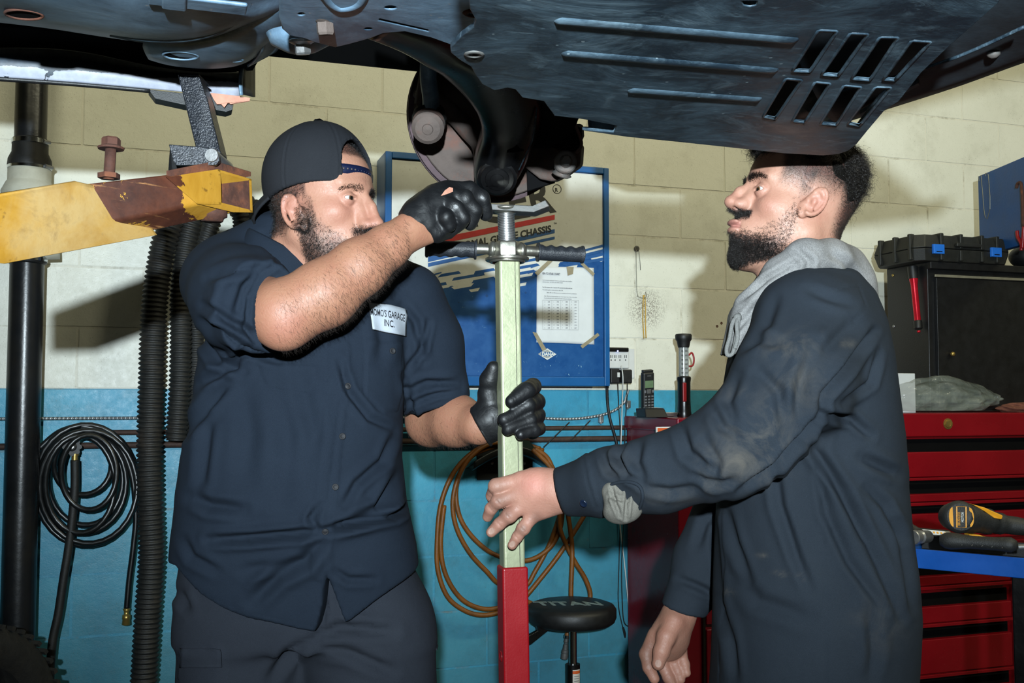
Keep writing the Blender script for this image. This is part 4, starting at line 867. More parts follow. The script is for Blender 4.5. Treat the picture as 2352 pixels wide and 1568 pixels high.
loopsY = [
 ([(1232, 1028), (1185, 1022), (1120, 1022), (1072, 1050), (1036, 1095), (1012, 1160), (1004, 1240), (1006, 1310), (1028, 1370), (1068, 1402), (1110, 1412), (1160, 1402), (1195, 1382), (1240, 1330), (1290, 1265), (1345, 1178), (1372, 1120)], .07, .10),
 ([(1240, 1030), (1190, 1018), (1130, 1018), (1085, 1045), (1055, 1090), (1040, 1150), (1048, 1210), (1078, 1268), (1118, 1312), (1150, 1342), (1205, 1345), (1230, 1310), (1262, 1250), (1285, 1185)], .085, .075),
 ([(1248, 1034), (1195, 1024), (1135, 1026), (1080, 1050), (1052, 1100), (1048, 1150), (1062, 1200), (1098, 1246), (1145, 1277), (1210, 1287), (1258, 1262), (1284, 1222), (1292, 1170), (1286, 1110), (1262, 1062), (1240, 1038)], .06, .09),
 ([(1020, 1160), (1012, 1250), (1024, 1320), (1060, 1375), (1110, 1398), (1160, 1392), (1200, 1378)], .09, .08),
 ([(1228, 1030), (1258, 1052), (1276, 1100), (1284, 1160), (1288, 1220), (1318, 1285), (1345, 1330), (1356, 1368), (1344, 1396), (1305, 1406), (1255, 1396), (1213, 1382), (1150, 1350)], .095, .12),
 ([(1222, 1032), (1262, 1070), (1290, 1130), (1304, 1180), (1314, 1260), (1312, 1340), (1310, 1410), (1302, 1462)], .10, .13),
]
for pts, o0, o1 in loopsY: obj('hose_loop', tube(spline(hp(pts, o0, o1), 6), .0088, 10), M_YH, yh, smooth=True)
e0 = wpx(1302, 1458, .13)
obj('hose_clamp', lathe(e0, Vector((-.08, 0, -1)), [(0, .010), (0, .0115), (.010, .0115), (.010, .010)], 20), M_CHROME, yh, smooth=True, angle=.6)
obj('coupler', lathe(e0 + Vector((-.001, 0, -.012)), Vector((-.12, 0, -1)), [(0, .008), (.012, .009), (.014, .007), (.020, .0065), (.022, .009), (.040, .010), (.042, .0125), (.052, .0135), (.054, .012), (.058, .0135), (.074, .013), (.076, .009)], 20), M_DUSTMETAL, yh, smooth=True, angle=.6)
hr = thing('hook_rods', 'two thin dark slanting rods hooked over the rusty pipes', 'rod', wpx(1280, 1000, .045), AL)

for a, b in (((1308, 969), (1249, 1026)), ((1356, 965), (1311, 1010))): obj('rod', tube([wpx(*a, .045), wpx(*b, .055)], .0022, 6), M_BLACK, hr)

# ================================================================== rolling stool
sc0 = wpx(1313, 1392, .26); stool = thing('rolling_stool', 'round black padded rolling stool with chrome gas post below the yellow hose', 'stool', (sc0.x, sc0.y, 0))
zt_ = sc0.z + .012
obj('seat', lathe(Vector((sc0.x, sc0.y, zt_ - .07)), (0, 0, 1), [(0, .02), (0, .14), (.008, .152), (.022, .158), (.05, .158), (.062, .150), (.069, .13), (.071, .06), (.071, .002)], 48), M_BLACK, stool, smooth=True)
Mt = Matrix.Translation((sc0.x - .122, sc0.y - .045, zt_ + .0014)) @ Matrix.Rotation(.0, 4, 'Z')
text('seat_lettering', 'TITAN', .085, Mt, basic('seat_print', srgb(120, 136, 134), .5), stool, offset=.002, sx=.95, shear=-.3)
pz = sc0.z - .06
obj('gas_post', cyl((sc0.x + .004, sc0.y, pz - .17), (sc0.x + .004, sc0.y, pz + .04), .014, n=24), M_CHROME, stool, smooth=True, angle=.6)
obj('post_sleeve', cyl((sc0.x + .004, sc0.y, .10), (sc0.x + .004, sc0.y, pz - .14), .025, n=28), M_BLACKG, stool, smooth=True, angle=.6)
M_STK = basic('white_sticker', srgb(190, 186, 180), .6); M_STO = basic('orange_print', srgb(190, 82, 28), .6)
q = Vector((sc0.x + .004, sc0.y, 0))
def patchcyl(name, r, a0, a1, za, zb, m, parent):
    bm = bmesh.new(); A = np.linspace(a0, a1, 8); v = [[bm.verts.new(q + Vector((r * math.sin(a), -r * math.cos(a), z))) for a in A] for z in (za, zb)]
    for i in range(7): bm.faces.new((v[0][i], v[0][i + 1], v[1][i + 1], v[1][i]))
    return obj(name, bm, m, parent, smooth=True)
zz = pz - .155
patchcyl('warning_label', .0256, -.1, 1.1, zz - .075, zz, M_STK, stool); patchcyl('label_band', .0259, -.1, 1.1, zz - .014, zz - .004, M_STO, stool); patchcyl('label_band', .0259, -.1, 1.1, zz - .075, zz - .058, M_STO, stool)
for k in range(4): patchcyl('label_line', .0259, .1, .9, zz - .024 - k * .008, zz - .022 - k * .008, M_INK, stool)
obj('lever', prism([wpx(1231, 1428, .30), wpx(1262, 1436, .30), wpx(1262, 1446, .30), wpx(1222, 1478, .30), wpx(1214, 1482, .30), wpx(1214, 1460, .30), wpx(1236, 1448, .30)], WN * -.02), M_BLACKG, stool, bevel=.004)
obj('lever_rod', tube([wpx(1250, 1440, .28), (sc0.x, sc0.y, pz + .01)], .006, 8), M_BLACKG, stool)
obj('care_tag', prism([wpx(1229, 1426, .29), wpx(1270, 1432, .29), wpx(1245, 1446, .29)], WN * -.001), M_WPL, stool)
for k in range(5):
    a = k * 2 * PI / 5 + .3; d = Vector((math.cos(a), math.sin(a), 0)); p = Vector((sc0.x, sc0.y, 0))
    lg = obj('base_leg', tube([p + d * .02 + Vector((0, 0, .11)), p + d * .20 + Vector((0, 0, .075))], .014, 10, rad=[.018, .012]), M_BLACKG, stool, smooth=True)
    obj('caster', lathe(p + d * .205 + Vector((-d.y, d.x, 0)) * -.012 + Vector((0, 0, .0275)), (-d.y, d.x, 0), [(0, .01), (0, .0275), (.024, .0275), (.024, .01)], 20), M_BLACK, lg, smooth=True, angle=.6)

# ================================================================== dark red cabinet behind the arm, with things on it
M_DRED = basic('dark_red_enamel', srgb(104, 8, 26), .25, 0, .12, 6, .0002, 80, spec=.5)
dc_l0 = wl(1449, 1000, .1)[0]; dz = wl(1480, 958, .35)[1]
drc = thing('red_cabinet', 'tall dark red tool cabinet standing behind the reaching arm', 'cabinet', W(dc_l0 + .26, .3, 0), AL)
def wbx(name, l0, l1, o0, o1, z0, z1, m, parent, bevel=.003, **k):
    bm = bmesh.new(); wbox(bm, l0, l1, o0, o1, z0, z1); return obj(name, bm, m, parent, bevel=bevel, **k)
l1_ = dc_l0 + .52
wbx('body', dc_l0, l1_, .06, .48, .16, dz - .045, M_DRED, drc, .006)
wbx('lid', dc_l0 - .006, l1_ + .006, .05, .49, dz - .05, dz, M_DRED, drc, .006)
for k in range(5): 
    z_ = .2 + k * .2; dw = wbx('drawer', dc_l0 + .10, l1_ - .02, .48, .49, z_, z_ + .185, M_DRED, drc, .004); wbx('handle', dc_l0 + .12, l1_ - .04, .49, .505, z_ + .15, z_ + .175, M_BLACK, dw, .003)
wbx('corner_post', dc_l0 + .085, dc_l0 + .095, .478, .492, .17, dz - .05, M_BLACKG, drc, .001)
for a in (.05, .45):
    for b in (.12, .42): obj('caster', lathe(W(dc_l0 + a - .015, b, .08), WD, [(0, .02), (0, .08), (.035, .08), (.035, .02)], 24), M_BLACK, drc, smooth=True, angle=.6)
for a in (.05, .45):
    for b in (.12, .42): wbx('caster_bracket', dc_l0 + a - .02, dc_l0 + a + .025, b - .03, b + .03, .10, .165, M_DUSTMETAL, drc, .002)
lo = wl(1507, 980, .492); wbx('warning_sticker', lo[0], lo[0] + .11, .488, .4945, lo[1] - .05, lo[1], M_TWHITE, drc, 0); wbx('sticker_band', lo[0] + .004, lo[0] + .106, .494, .4952, lo[1] - .024, lo[1] - .004, M_STO, drc, 0)
# phone
def onplane(px, off): return wl(px, 900, off)[0]
ph_l = onplane(1491, .34); phone = thing('cordless_phone', 'black cordless phone standing in its charging base on the dark red cabinet', 'phone', W(ph_l, .34, dz), AL)
obj('charging_base', prism([W(ph_l - .042, .40, dz), W(ph_l + .046, .40, dz), W(ph_l + .040, .38, dz + .032), W(ph_l - .036, .38, dz + .032)], -WN * .08), M_BLACK, phone, bevel=.004)
obj('base_plate', prism([W(ph_l - .034, .384, dz + .0325), W(ph_l + .038, .384, dz + .0325), W(ph_l + .034, .32, dz + .034), W(ph_l - .030, .32, dz + .034)], (0, 0, .001)), M_STEEL, phone)
Rt = RW @ Matrix.Rotation(.16, 3, 'X') @ Matrix.Rotation(-.07, 3, 'Y')
hc_ = wpx(1487, 900, .355); hb = box(hc_, (.046, .026, .148), Rt)
hs = obj('handset', hb, M_BLACK, phone, bevel=.009, seg=3)
Mf = Matrix.Translation(hc_ + Rt @ Vector((0, -.0136, 0))) @ (Rt @ Matrix.Rotation(PI / 2, 3, 'X')).to_4x4()
def onf(name, x, y, w, h, m, th=.001, bev=0): return obj(name, (lambda b: (bmesh.ops.transform(b, matrix=Mf, verts=b.verts), b)[1])(box((x, y, th / 2), (w, h, th))), m, hs, bevel=bev)
onf('display', 0, .030, .032, .026, basic('lcd', srgb(92, 112, 84), .3, 0, .1, 60), .0012)
onf('earpiece', 0, .060, .014, .004, M_STEEL, .0012)
onf('navigation_key', 0, .004, .015, .015, M_STEEL, .002, .002)
for r in range(5):
    for c in range(3): onf('key', -.013 + c * .013, -.014 - r * .0105, .009, .0055, M_PLUG, .0016, .0008)
for x in (-.015, .015): onf('key', x, .004, .007, .010, M_PLUG, .0016, .0008)
obj('antenna_top', box(hc_ + Rt @ Vector((0, 0, .076)), (.040, .020, .008), Rt), M_BLACK, hs, bevel=.003)
# inspection light
il = onplane(1571, .30); ins = thing('inspection_light', 'black and clear upright inspection lamp with red hook on the dark red cabinet', 'lamp', W(il, .30, dz), AL)
ip = lambda h: W(il, .30, dz + h)
obj('grip_body', lathe(ip(0), (0, 0, 1), [(0, .026), (.01, .0275), (.02, .0255), (.06, .0235), (.125, .024), (.14, .0265), (.146, .025), (.15, .018)], 28), M_BLACKG, ins, smooth=True, angle=.8)
wbx('red_switch', il - .018, il - .002, .320, .3262, dz + .055, dz + .125, basic('switch_red', srgb(120, 14, 20), .4), ins, .003)
tgl = NT('clear_plastic'); tgl.b.inputs['Transmission Weight'].default_value = .85; tgl.out(srgb(214, 220, 220), .12)
obj('clear_tube', cyl(ip(.148), ip(.256), .0185, n=24), tgl.m, ins, smooth=True, angle=.6)
wbx('led_board', il - .014, il + .014, .298, .302, dz + .150, dz + .254, M_WPL, ins, 0)
for k in range(6):
    for s in (-1, 1): wbx('led_chip', il + s * .006 - .003, il + s * .006 + .003, .3025, .3045, dz + .158 + k * .016, dz + .164 + k * .016, M_DUSTMETAL, ins, 0)
obj('head_cap', lathe(ip(.254), (0, 0, 1), [(0, .020), (.006, .022), (.022, .025), (.03, .030), (.045, .031), (.05, .028), (.052, .005)], 28), M_BLACK, ins, smooth=True, angle=.7)
obj('hanging_hook', tube(spline([ip(.225) + WD * .02, ip(.235) + WD * .034, ip(.215) + WD * .042, ip(.19) + WD * .038, ip(.185) + WD * .022], 6), .0035, 8), M_RED, ins, smooth=True)
dish = obj('magnetic_dish', lathe(W(onplane(1537, .30), .28, dz), (0, 0, 1), [(0, .02), (.002, .036), (.014, .042), (.016, .041), (.006, .034), (.005, .001)], 32), M_STEEL, None, smooth=True, angle=.8); tag(dish, 'small round steel dish beside the inspection lamp', 'dish')

# ================================================================== right: red tool chest, black cabinet, cases
CF = .66
M_CRED = basic('chest_red', srgb(122, 8, 20), .28, 0, .10, 6, .0002, 60, spec=.5)
cl0 = wl(1990, 948, CF)[0]; cl1 = cl0 + 1.4; ctz = wl(2200, 948, CF)[1]
ch = thing('tool_chest', 'red roller tool chest with wide drawers and black recesses', 'tool chest', W((cl0 + cl1) / 2, .3, 0), AL)
wbx('body', cl0, cl1, .06, CF - .03, .14, ctz - .006, M_CRED, ch, .004)
def zy(y, x=2220): return wl(x, y, CF)[1]
wbx('lid_front', cl0 - .004, cl1 + .004, .05, CF, zy(1002), ctz, M_CRED, ch, .006)
lk = wpx(2177, 973, CF); obj('key_lock', lathe(lk, WN, [(0, .020), (.003, .019), (.003, .015), (.007, .014), (.008, .009), (.006, .008), (.006, .0005)], 24), M_BRASS, ch, smooth=True, angle=.6)
rows_ = [(1036, 1093, 1100), (1131, 1149, 1157), (1176, 1230, 1236), (1318, 1340, 1348), (1388, 1425, 1433), (1462, 1540, 1548), (1582, 1680, 1690)]
lw1 = wl(2326, 1400, CF)[0]
for i, (a, b, c) in enumerate(rows_):
    x1 = cl1 - .02 if i < 3 else lw1
    dr_ = wbx('drawer', cl0 + .015, x1, CF - .04, CF - .004, zy(b), zy(a) , M_CRED, ch, .004)
    wbx('pull_lip', cl0 + .015, x1, CF - .004, CF + .006, zy(c), zy(b) - .001, M_CRED, dr_, .002)
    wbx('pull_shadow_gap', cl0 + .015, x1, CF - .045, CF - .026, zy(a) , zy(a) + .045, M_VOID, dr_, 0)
wbx('side_column', lw1 + .015, lw1 + .05, CF - .04, CF - .01, .14, zy(1300), M_CRED, ch, .004)
for a in (.1, 1.1):
    for b in (.14, .42): obj('caster', lathe(W(cl0 + a - .015, b, .07), WD, [(0, .02), (0, .07), (.035, .07), (.035, .02)], 24), M_BLACK, ch, smooth=True, angle=.6)
# black cabinet on the chest
bl0 = wl(2140, 700, .46)[0]
lo_, hi_ = .0, .46
for _ in range(30):
    md = (lo_ + hi_) / 2
    if wl(2038, 700, md)[0] < bl0: hi_ = md
    else: lo_ = md
bo0 = max(.03, min(.3, md)); btz = wl(2140, 600, .46)[1]
M_BCAB = basic('black_cabinet', srgb(15, 16, 18), .45, 0, .3, 20, .0004, 200)
bc = thing('black_cabinet', 'black hutch cabinet with pale door edge strip standing on the red chest', 'cabinet', W(bl0 + .3, .3, ctz), AL)
wbx('body', bl0, bl0 + 1.15, bo0, .44, ctz, btz, M_BCAB, bc, .004)
wbx('lid', bl0, bl0 + 1.16, bo0, .46, btz - .028, btz, M_BCAB, bc, .003)
wbx('door', bl0 + .03, bl0 + 1.14, .44, .455, ctz + .02, btz - .06, M_BCAB, bc, .002)
a = wl(2148, 632, .46); b = wl(2352, 636, .46); wbx('edge_strip', a[0], bl0 + 1.14, .455, .462, a[1] - .006, a[1] + .004, basic('aluminium_strip', srgb(140, 136, 118), .4, .4, .15, 30), bc, .001)
obj('door_knob', lathe(wpx(2183, 813, .457), WN, [(0, .004), (.006, .006), (.012, .009), (.018, .0075), (.02, .001)], 16), M_BRASS, bc, smooth=True)
for px, py in ((2051, 632), (2053, 749)):
    # on the left side: plane through bl0
    d = ray(px, py); o = Vector((0, 0, CZ)); pnt = W(bl0, 0, 0); tt = (pnt - o).dot(WD) / d.dot(WD); p = o + d * tt
    obj('side_screw', lathe(p, -WD, [(-.001, .007), (.002, .006), (.003, .003), (.003, .0005)], 14), M_BRASS if py < 700 else M_STEEL, bc, smooth=True)
def sidep(px, py, l=None):
    d = ray(px, py); o = Vector((0, 0, CZ)); pnt = W(bl0 if l is None else l, 0, 0); tt = (pnt - o).dot(WD) / d.dot(WD); return o + d * tt
A_, B_ = sidep(2107, 612) - WD * .024, sidep(2122, 764) - WD * .024
fl = thing('red_flashlight', 'slim red metal flashlight clinging upright to the side of the black cabinet', 'flashlight', B_)
D_ = B_ - A_; Ld = D_.length; D_.normalize()
M_FRED = basic('anodised_red', srgb(196, 26, 44), .25, .5, .1, 20)
obj('barrel', lathe(A_ + D_ * Ld * .17, D_, [(0, .0165), (.01, .0165), (.03, .013), (Ld * .66, .0125)], 24), M_FRED, fl, smooth=True, angle=.6)
obj('head_cap', lathe(A_, D_, [(0, .016), (.002, .0195), (.035, .0195), (Ld * .19, .018)], 24), M_BLACK, fl, smooth=True, angle=.6)
obj('tail_cap', lathe(A_ + D_ * Ld * .82, D_, [(0, .015), (.003, .0165), (.03, .0165), (.034, .013)], 24), M_BLACK, fl, smooth=True, angle=.6)
obj('tail_button', lathe(B_ - D_ * .008, D_, [(0, .007), (.007, .006), (.008, .001)], 16), M_FRED, fl, smooth=True)
# tool case with blue latches
tcs = thing('tool_case', 'ribbed black plastic tool case with two blue latches lying on the black cabinet', 'case', W(bl0 + .2, .25, btz), AL)
cz_ = btz; x0 = wl(2122, 590, .49)[0] - .012; x1 = wl(2338, 590, .49)[0]
lo_, hi_ = .0, .49
M_CASE = basic('case_plastic', srgb(30, 31, 28), .55, 0, .2, 30, .0005, 260)
h1, h2 = .050, .10
cf = .475
cb0 = max(.05, bo0 - .02)
prof2 = lambda l0, l1, o0, o1, r: [(l0 + r, o0), (l1 - r, o0), (l1, o0 + r), (l1, o1 - r), (l1 - r, o1), (l0 + r, o1), (l0, o1 - r), (l0, o0 + r)]
def caseshell(name, z0, z1, ins0, ins1):
    bm = bmesh.new(); lo2 = [bm.verts.new(W(l, o, z0)) for l, o in prof2(x0 + ins0, x1 - ins0, cb0 + ins0, cf - ins0, .03)]; hi2 = [bm.verts.new(W(l, o, z1)) for l, o in prof2(x0 + ins1, x1 - ins1, cb0 + ins1, cf - ins1, .03)]
    bm.faces.new(lo2); bm.faces.new(hi2)
    for i in range(8): bm.faces.new((lo2[i], lo2[(i + 1) % 8], hi2[(i + 1) % 8], hi2[i]))
    return obj(name, bm, M_CASE, tcs, bevel=.004)
caseshell('lower_shell', cz_ + .001, cz_ + .049, .012, .0); caseshell('upper_shell', cz_ + .051, cz_ + .104, .0, .014)
for fr in (.22, .42, .64, .80):
    l = x0 + (x1 - x0) * fr; wbx('rib', l, l + .016, cb0 + .05, cf + .004, cz_ + .052, cz_ + .110, M_CASE, tcs, .004); wbx('rib', l, l + .016, cf - .02, cf + .004, cz_ + .004, cz_ + .048, M_CASE, tcs, .004)
for fr in (.2, .5, .8):
    o_ = cb0 + (cf - cb0) * fr; wbx('side_rib', x0 - .004, x0 + .02, o_, o_ + .016, cz_ + .006, cz_ + .108, M_CASE, tcs, .004)
M_LATCH = basic('latch_blue', srgb(34, 108, 204), .4, 0, .06, 30)
for a_, b_ in ((2141, 2166), (2274, 2297)):
    la = wl(a_, 580, cf)[0]; lb = wl(b_, 580, cf)[0]; k = wbx('latch', la, lb, cf - .002, cf + .010, wl(2150, 583, cf)[1], wl(2150, 561, cf)[1], M_LATCH, tcs, .002); wbx('latch_slot', la + .012, lb - .012, cf + .0095, cf + .0108, wl(2150, 579, cf)[1], wl(2150, 577, cf)[1], M_VOID, k, 0)
wbx('carry_handle', x0 + .17, x0 + .29, cf - .002, cf + .016, cz_ + .058, cz_ + .074, M_CASE, tcs, .005)
# lump of black cloth with a steel rim beside the case
def blob(name, c, r, m, parent=None, seed=0, amp=.2, freq=9, sub=4, flat=None):
    bm = bmesh.new(); bmesh.ops.create_icosphere(bm, subdivisions=sub, radius=1)
    rr = np.random.default_rng(seed); ks = rr.normal(size=(10, 3)) * freq * .35; ph = rr.uniform(0, 6.28, 10)
    for v in bm.verts:
        p = v.co; s = sum(math.sin(ks[i] @ np.array(p) + ph[i]) for i in range(10)) / 10
        q = Vector((p.x * r[0], p.y * r[1], p.z * r[2])) * (1 + amp * s)
        if flat is not None and q.z < flat: q.z = flat
        v.co = RW @ q + Vector(c)
    return obj(name, bm, m, parent, smooth=True)
bag = blob('cloth_bag', wpx(2375, 600, .40) + Vector((0, 0, .0)), (.10, .08, .055), M_BLACK, None, 3, .12, 6, 4, -.05); tag(bag, 'rounded black cloth bundle at the right end of the black cabinet top', 'bag')
bag.location.z += max(0, btz + .05 - wpx(2375, 600, .40).z)
# blue tool board to the right with wire and hook
b0, b1 = at(2246, 405, 4.22), at(2700, 268, 3.05)
bz = at(2252, 600, 4.22).z; bd = (b1 - b0); bd.z = 0; bd.normalize(); bn = Vector((-bd.y, bd.x, 0)); 
if bn.y > 0: bn = -bn
M_BOARD = basic('board_blue', srgb(14, 66, 120), .5, 0, .12, 12, .0005, 120)
tb = thing('tool_board', 'dark blue steel tool board fixed beside the wall at the right edge', 'board', (b0.x, b0.y, 0))
zt2 = b0.z; obj('board_panel', prism([Vector((b0.x, b0.y, at(2252, 588, 4.22).z)), Vector((b1.x, b1.y, at(2252, 588, 4.22).z)), Vector((b1.x, b1.y, zt2)), Vector((b0.x, b0.y, zt2))], -bn * .03), M_BOARD, tb, bevel=.002)
for p in (b0 + bd * .9,): obj('board_post', prism([Vector((p.x, p.y, 0)), Vector((p.x, p.y, 0)) + bd * .06, Vector((p.x, p.y, bz)) + bd * .06, Vector((p.x, p.y, bz))], -bn * .05), M_BLACK, tb)
def bp(px, py, off=.01):
    d = ray(px, py); o = Vector((0, 0, CZ)); tt = (b0 + bn * off - o).dot(bn) / d.dot(bn); return o + d * tt
wr = obj('hanging_wire', tube([bp(*p) for p in ((2249, 416), (2248, 406), (2254, 402), (2254, 410), (2257, 440), (2260, 480), (2263, 499), (2268, 502), (2274, 480), (2274, 450), (2270, 400), (2263, 398), (2263, 404))], .0012, 6), M_WIRE); tag(wr, 'bent thin wire loop hanging from the top of the blue board', 'wire')
tl = thing('snips', 'dark pliers with red handles hanging at the right of the blue board', 'pliers', bp(2345, 440))
obj('jaw', tube(spline([bp(*p, .02) for p in ((2335, 432), (2338, 421), (2346, 424), (2349, 470), (2350, 520))], 6), .006, 8), M_RUST, tl, smooth=True)
obj('handle', tube(spline([bp(*p, .02) for p in ((2336, 530), (2338, 545), (2346, 560), (2346, 575))], 6), .007, 8), M_RED, tl, smooth=True)
obj('handle', tube(spline([bp(*p, .02) for p in ((2352, 520), (2350, 545), (2348, 570))], 6), .007, 8), M_RED, tl, smooth=True)
# cyan sticker on the wall, white box and plastic bag, rag
st_ = prism([wpx(x, y, .0005) for x, y in ((1975, 648), (2003, 648), (2003, 682), (1975, 682))], WN * .001); tag(obj('wall_sticker', st_, basic('cyan_card', srgb(40, 160, 200), .5)), 'bright cyan card stuck on the wall behind the hooded shoulder', 'sticker')
wbxo = bmesh.new(); a = wl(2058, 857, .56); wbox(wbxo, a[0], a[0] + .085, .475, .56, ctz, a[1]); tag(obj('carton', wbxo, M_PAPER, bevel=.002), 'small white carton behind the plastic bag on the red chest', 'box')
tb_ = NT('clear_bag'); tb_.b.inputs['Alpha'].default_value = .30
nb_ = tb_.noise(14, 3, .5, None, .4); tb_.out(tb_.mix(tb_.ramp(nb_, .4, .7), srgb(120, 130, 122), srgb(176, 184, 176)), tb_.ramp(nb_, .3, .7, .08, .2)); tb_.bump(nb_, .02)
pb_c = wpx(2170, 905, .57); pb_c.z = ctz + .052
pb = thing('plastic_bag', 'crumpled clear plastic bag lying on the red tool chest', 'bag', (pb_c.x, pb_c.y, ctz))
def bagmesh():
    bm = bmesh.new(); bmesh.ops.create_icosphere(bm, subdivisions=6, radius=1); rr = np.random.default_rng(5); ks = rr.normal(size=(16, 3)) * 4.5; ph = rr.uniform(0, 6.28, 16)
    for v in bm.verts:
        p = np.array(v.co); s = sum(abs(math.sin(ks[i] @ p + ph[i])) for i in range(16)) / 16 - .63
        x = p[0] * .25; h = .085 * (1 - .5 * p[0] if p[0] > 0 else 1 + .15 * p[0])
        q = Vector((x, p[1] * .075, p[2] * h)) * (1 + .38 * s)
        if q.z < -.045: q.z = -.045 + (q.z + .045) * .05
        v.co = RW @ q + Vector(pb_c)
    return bm
obj('bag_film', bagmesh(), tb_.m, pb, smooth=True)
kn = blob('bag_knot', wpx(2130, 868, .57), (.026, .02, .022), tb_.m, pb, 9, .5, 20, 3); 
kn.data.transform(ws(pb).inverted())
for i, (dx, dz_, r) in enumerate(((-.10, .0, .035), (-.02, -.005, .04), (.05, -.01, .03))):
    cc = pb_c + WD * dx + Vector((0, 0, dz_)); o = blob('bagged_part', cc, (r * 1.4, r * .8, r), M_DUSTMETAL, pb, 20 + i, .15, 5, 3); o.data.transform(ws(pb).inverted())
rag = blob('rag', wpx(2350, 938, .58), (.11, .05, .022), basic('brown_rag', srgb(104, 62, 48), .9, 0, .35, 40, .004, 60), None, 12, .35, 16, 5, -.018); tag(rag, 'crumpled reddish brown shop rag on the chest lid at the right edge', 'rag')
rag.location.z = 0

# ================================================================== blue tray cart with tools
TY = 2.35
ta, tbp = at(2040, 1252, TY + .05), at(2600, 1280, TY - .25)
tzt = at(2220, 1261, TY).z; tdir = (tbp - ta); tdir.z = 0; tdir.normalize(); tn = Vector((tdir.y, -tdir.x, 0))
if tn.y > 0: tn = -tn
cart = thing('tray_cart', 'blue steel tray on black posts holding hand tools at the right edge', 'cart', (at(2500, 1260, TY).x, TY + .2, 0))
M_TBLU = basic('tray_blue', srgb(14, 76, 156), .35, 0, .08, 12, .0002, 80, spec=.5, dirt=srgb(10, 52, 110), dirt_amt=.4)
p0 = Vector((ta.x, ta.y, tzt)); lh = .044; TW = .25; TLn = .75
def tp(a, b, z): return p0 + tdir * a - tn * b + Vector((0, 0, z))
def tbox(name, a0, a1, b0, b1, z0, z1, m, parent, bevel=.002):
    return obj(name, prism([tp(a0, b0, z0), tp(a1, b0, z0), tp(a1, b1, z0), tp(a0, b1, z0)], (0, 0, z1 - z0)), m, parent, bevel=bevel)
tbox('tray_floor', 0, TLn, 0, TW, -lh + .002, -lh + .006, M_TBLU, cart); tbox('tray_lip', 0, TLn, -.003, .003, -lh, 0, M_TBLU, cart); tbox('tray_lip', 0, TLn, TW - .003, TW + .003, -lh, 0, M_TBLU, cart)
tbox('tray_lip', -.003, .003, 0, TW, -lh, 0, M_TBLU, cart); tbox('tray_lip', TLn - .003, TLn + .003, 0, TW, -lh, 0, M_TBLU, cart)
pa = (at(2322, 1320, TY - .1) - p0).dot(tdir)
for b_ in (.03, TW - .03): tbox('post', pa, pa + .03, b_ - .015, b_ + .015, -p0.z + .02, -lh, M_BLACKG, cart, .003)
tbox('foot_rail', pa - .02, pa + .05, -.05, TW + .05, -p0.z, -p0.z + .03, M_BLACKG, cart, .004)
tbox('tray_floor_darkener', .006, TLn - .006, .006, TW - .006, -lh + .0062, -lh + .012, M_BLACK, cart, .001); tbox('back_lip_darkener', .006, TLn - .006, TW - .012, TW - .004, -lh + .012, .001, M_BLACK, cart, .001)  # black sheets added only to darken the tray floor and back lip
fz = -lh + .0125
# impact wrench
M_YT = basic('tool_yellow', srgb(206, 142, 30), .45, 0, .12, 30); M_TB = basic('tool_black', srgb(26, 27, 27), .6, 0, .2, 60, .0008, 300)
wc = at(2207, 1187, TY - .02); cw_ = thing('impact_wrench', 'yellow and black cordless impact wrench with round motor cap lying in the blue tray', 'power tool', wc)
wa = Vector((-.12, -1, .10)).normalized()
obj('motor_cap', lathe(wc - wa * .02, wa, [(-.05, .030), (0, .036), (.012, .037), (.018, .034), (.021, .030), (.022, .001)], 36), M_TB, cw_, smooth=True, angle=.6)
Fw = frame_z(wa); Rf = Matrix((Fw.col[0], Fw.col[1], wa)).transposed()
xr = Vector((1, 0, 0)); yr = wa.cross(xr) * -1; yr = Vector((0, 0, 1)) - wa * wa.z; yr.normalize(); xr = yr.cross(wa); Rf = Matrix((xr, yr, wa)).transposed()
def cap(x, y, h=.0030): return wc + Rf @ Vector((x, y, h))
for s in (-1, 1):
    P = [cap(s * (.018 + .009 * math.cos(t)), .022 * math.sin(t)) for t in np.linspace(-PI / 2, PI / 2, 9)]
    obj('yellow_panel', prism(P, wa * .0012), M_YT, cw_)
fr = [(-.011, -.023), (.009, -.023), (.011, .023), (-.009, .023)]
obj('label_frame', tube([cap(x, y, .0038) for x, y in fr], .0018, 6, closed=True), M_YT, cw_, smooth=False)
Mx = Matrix.Translation(cap(-.0035, -.019, .0034)) @ Rf.to_4x4() @ Matrix.Rotation(PI / 2 - .05, 4, 'Z')
text('lettering', 'BRUSHLESS', .0075, Mx, M_YT, cw_, sx=.8); Mx = Matrix.Translation(cap(.0045, -.012, .0034)) @ Rf.to_4x4() @ Matrix.Rotation(PI / 2 - .05, 4, 'Z'); text('lettering', 'MOTOR', .0075, Mx, M_TWHITE, cw_, sx=.85)
hd = at(2390, 1215, TY + .02)
obj('handle', tube(spline([wc - wa * .02, at(2262, 1196, TY + .03), at(2310, 1204, TY + .04), hd], 6), .022, 16, rad=[.034] * 4 + [.030] * 4 + [.025] * 4 + [.021] * 3 + [.019] * 4), M_TB, cw_, smooth=True)
obj('yellow_shroud', prism([at(2232, 1157, TY - .005), at(2262, 1165, TY), at(2305, 1184, TY + .01), at(2302, 1193, TY + .01), at(2285, 1190, TY + .0), at(2262, 1174, TY)], (0, .02, 0)), M_YT, cw_, bevel=.003)
obj('yellow_belly', prism([at(2226, 1226, TY - .01), at(2250, 1228, TY - .01), at(2262, 1232, TY - .01), at(2292, 1238, TY - .01), at(2290, 1243, TY - .01), at(2262, 1240, TY - .01), at(2228, 1233, TY - .01)], (0, .03, 0)), M_YT, cw_, bevel=.003)
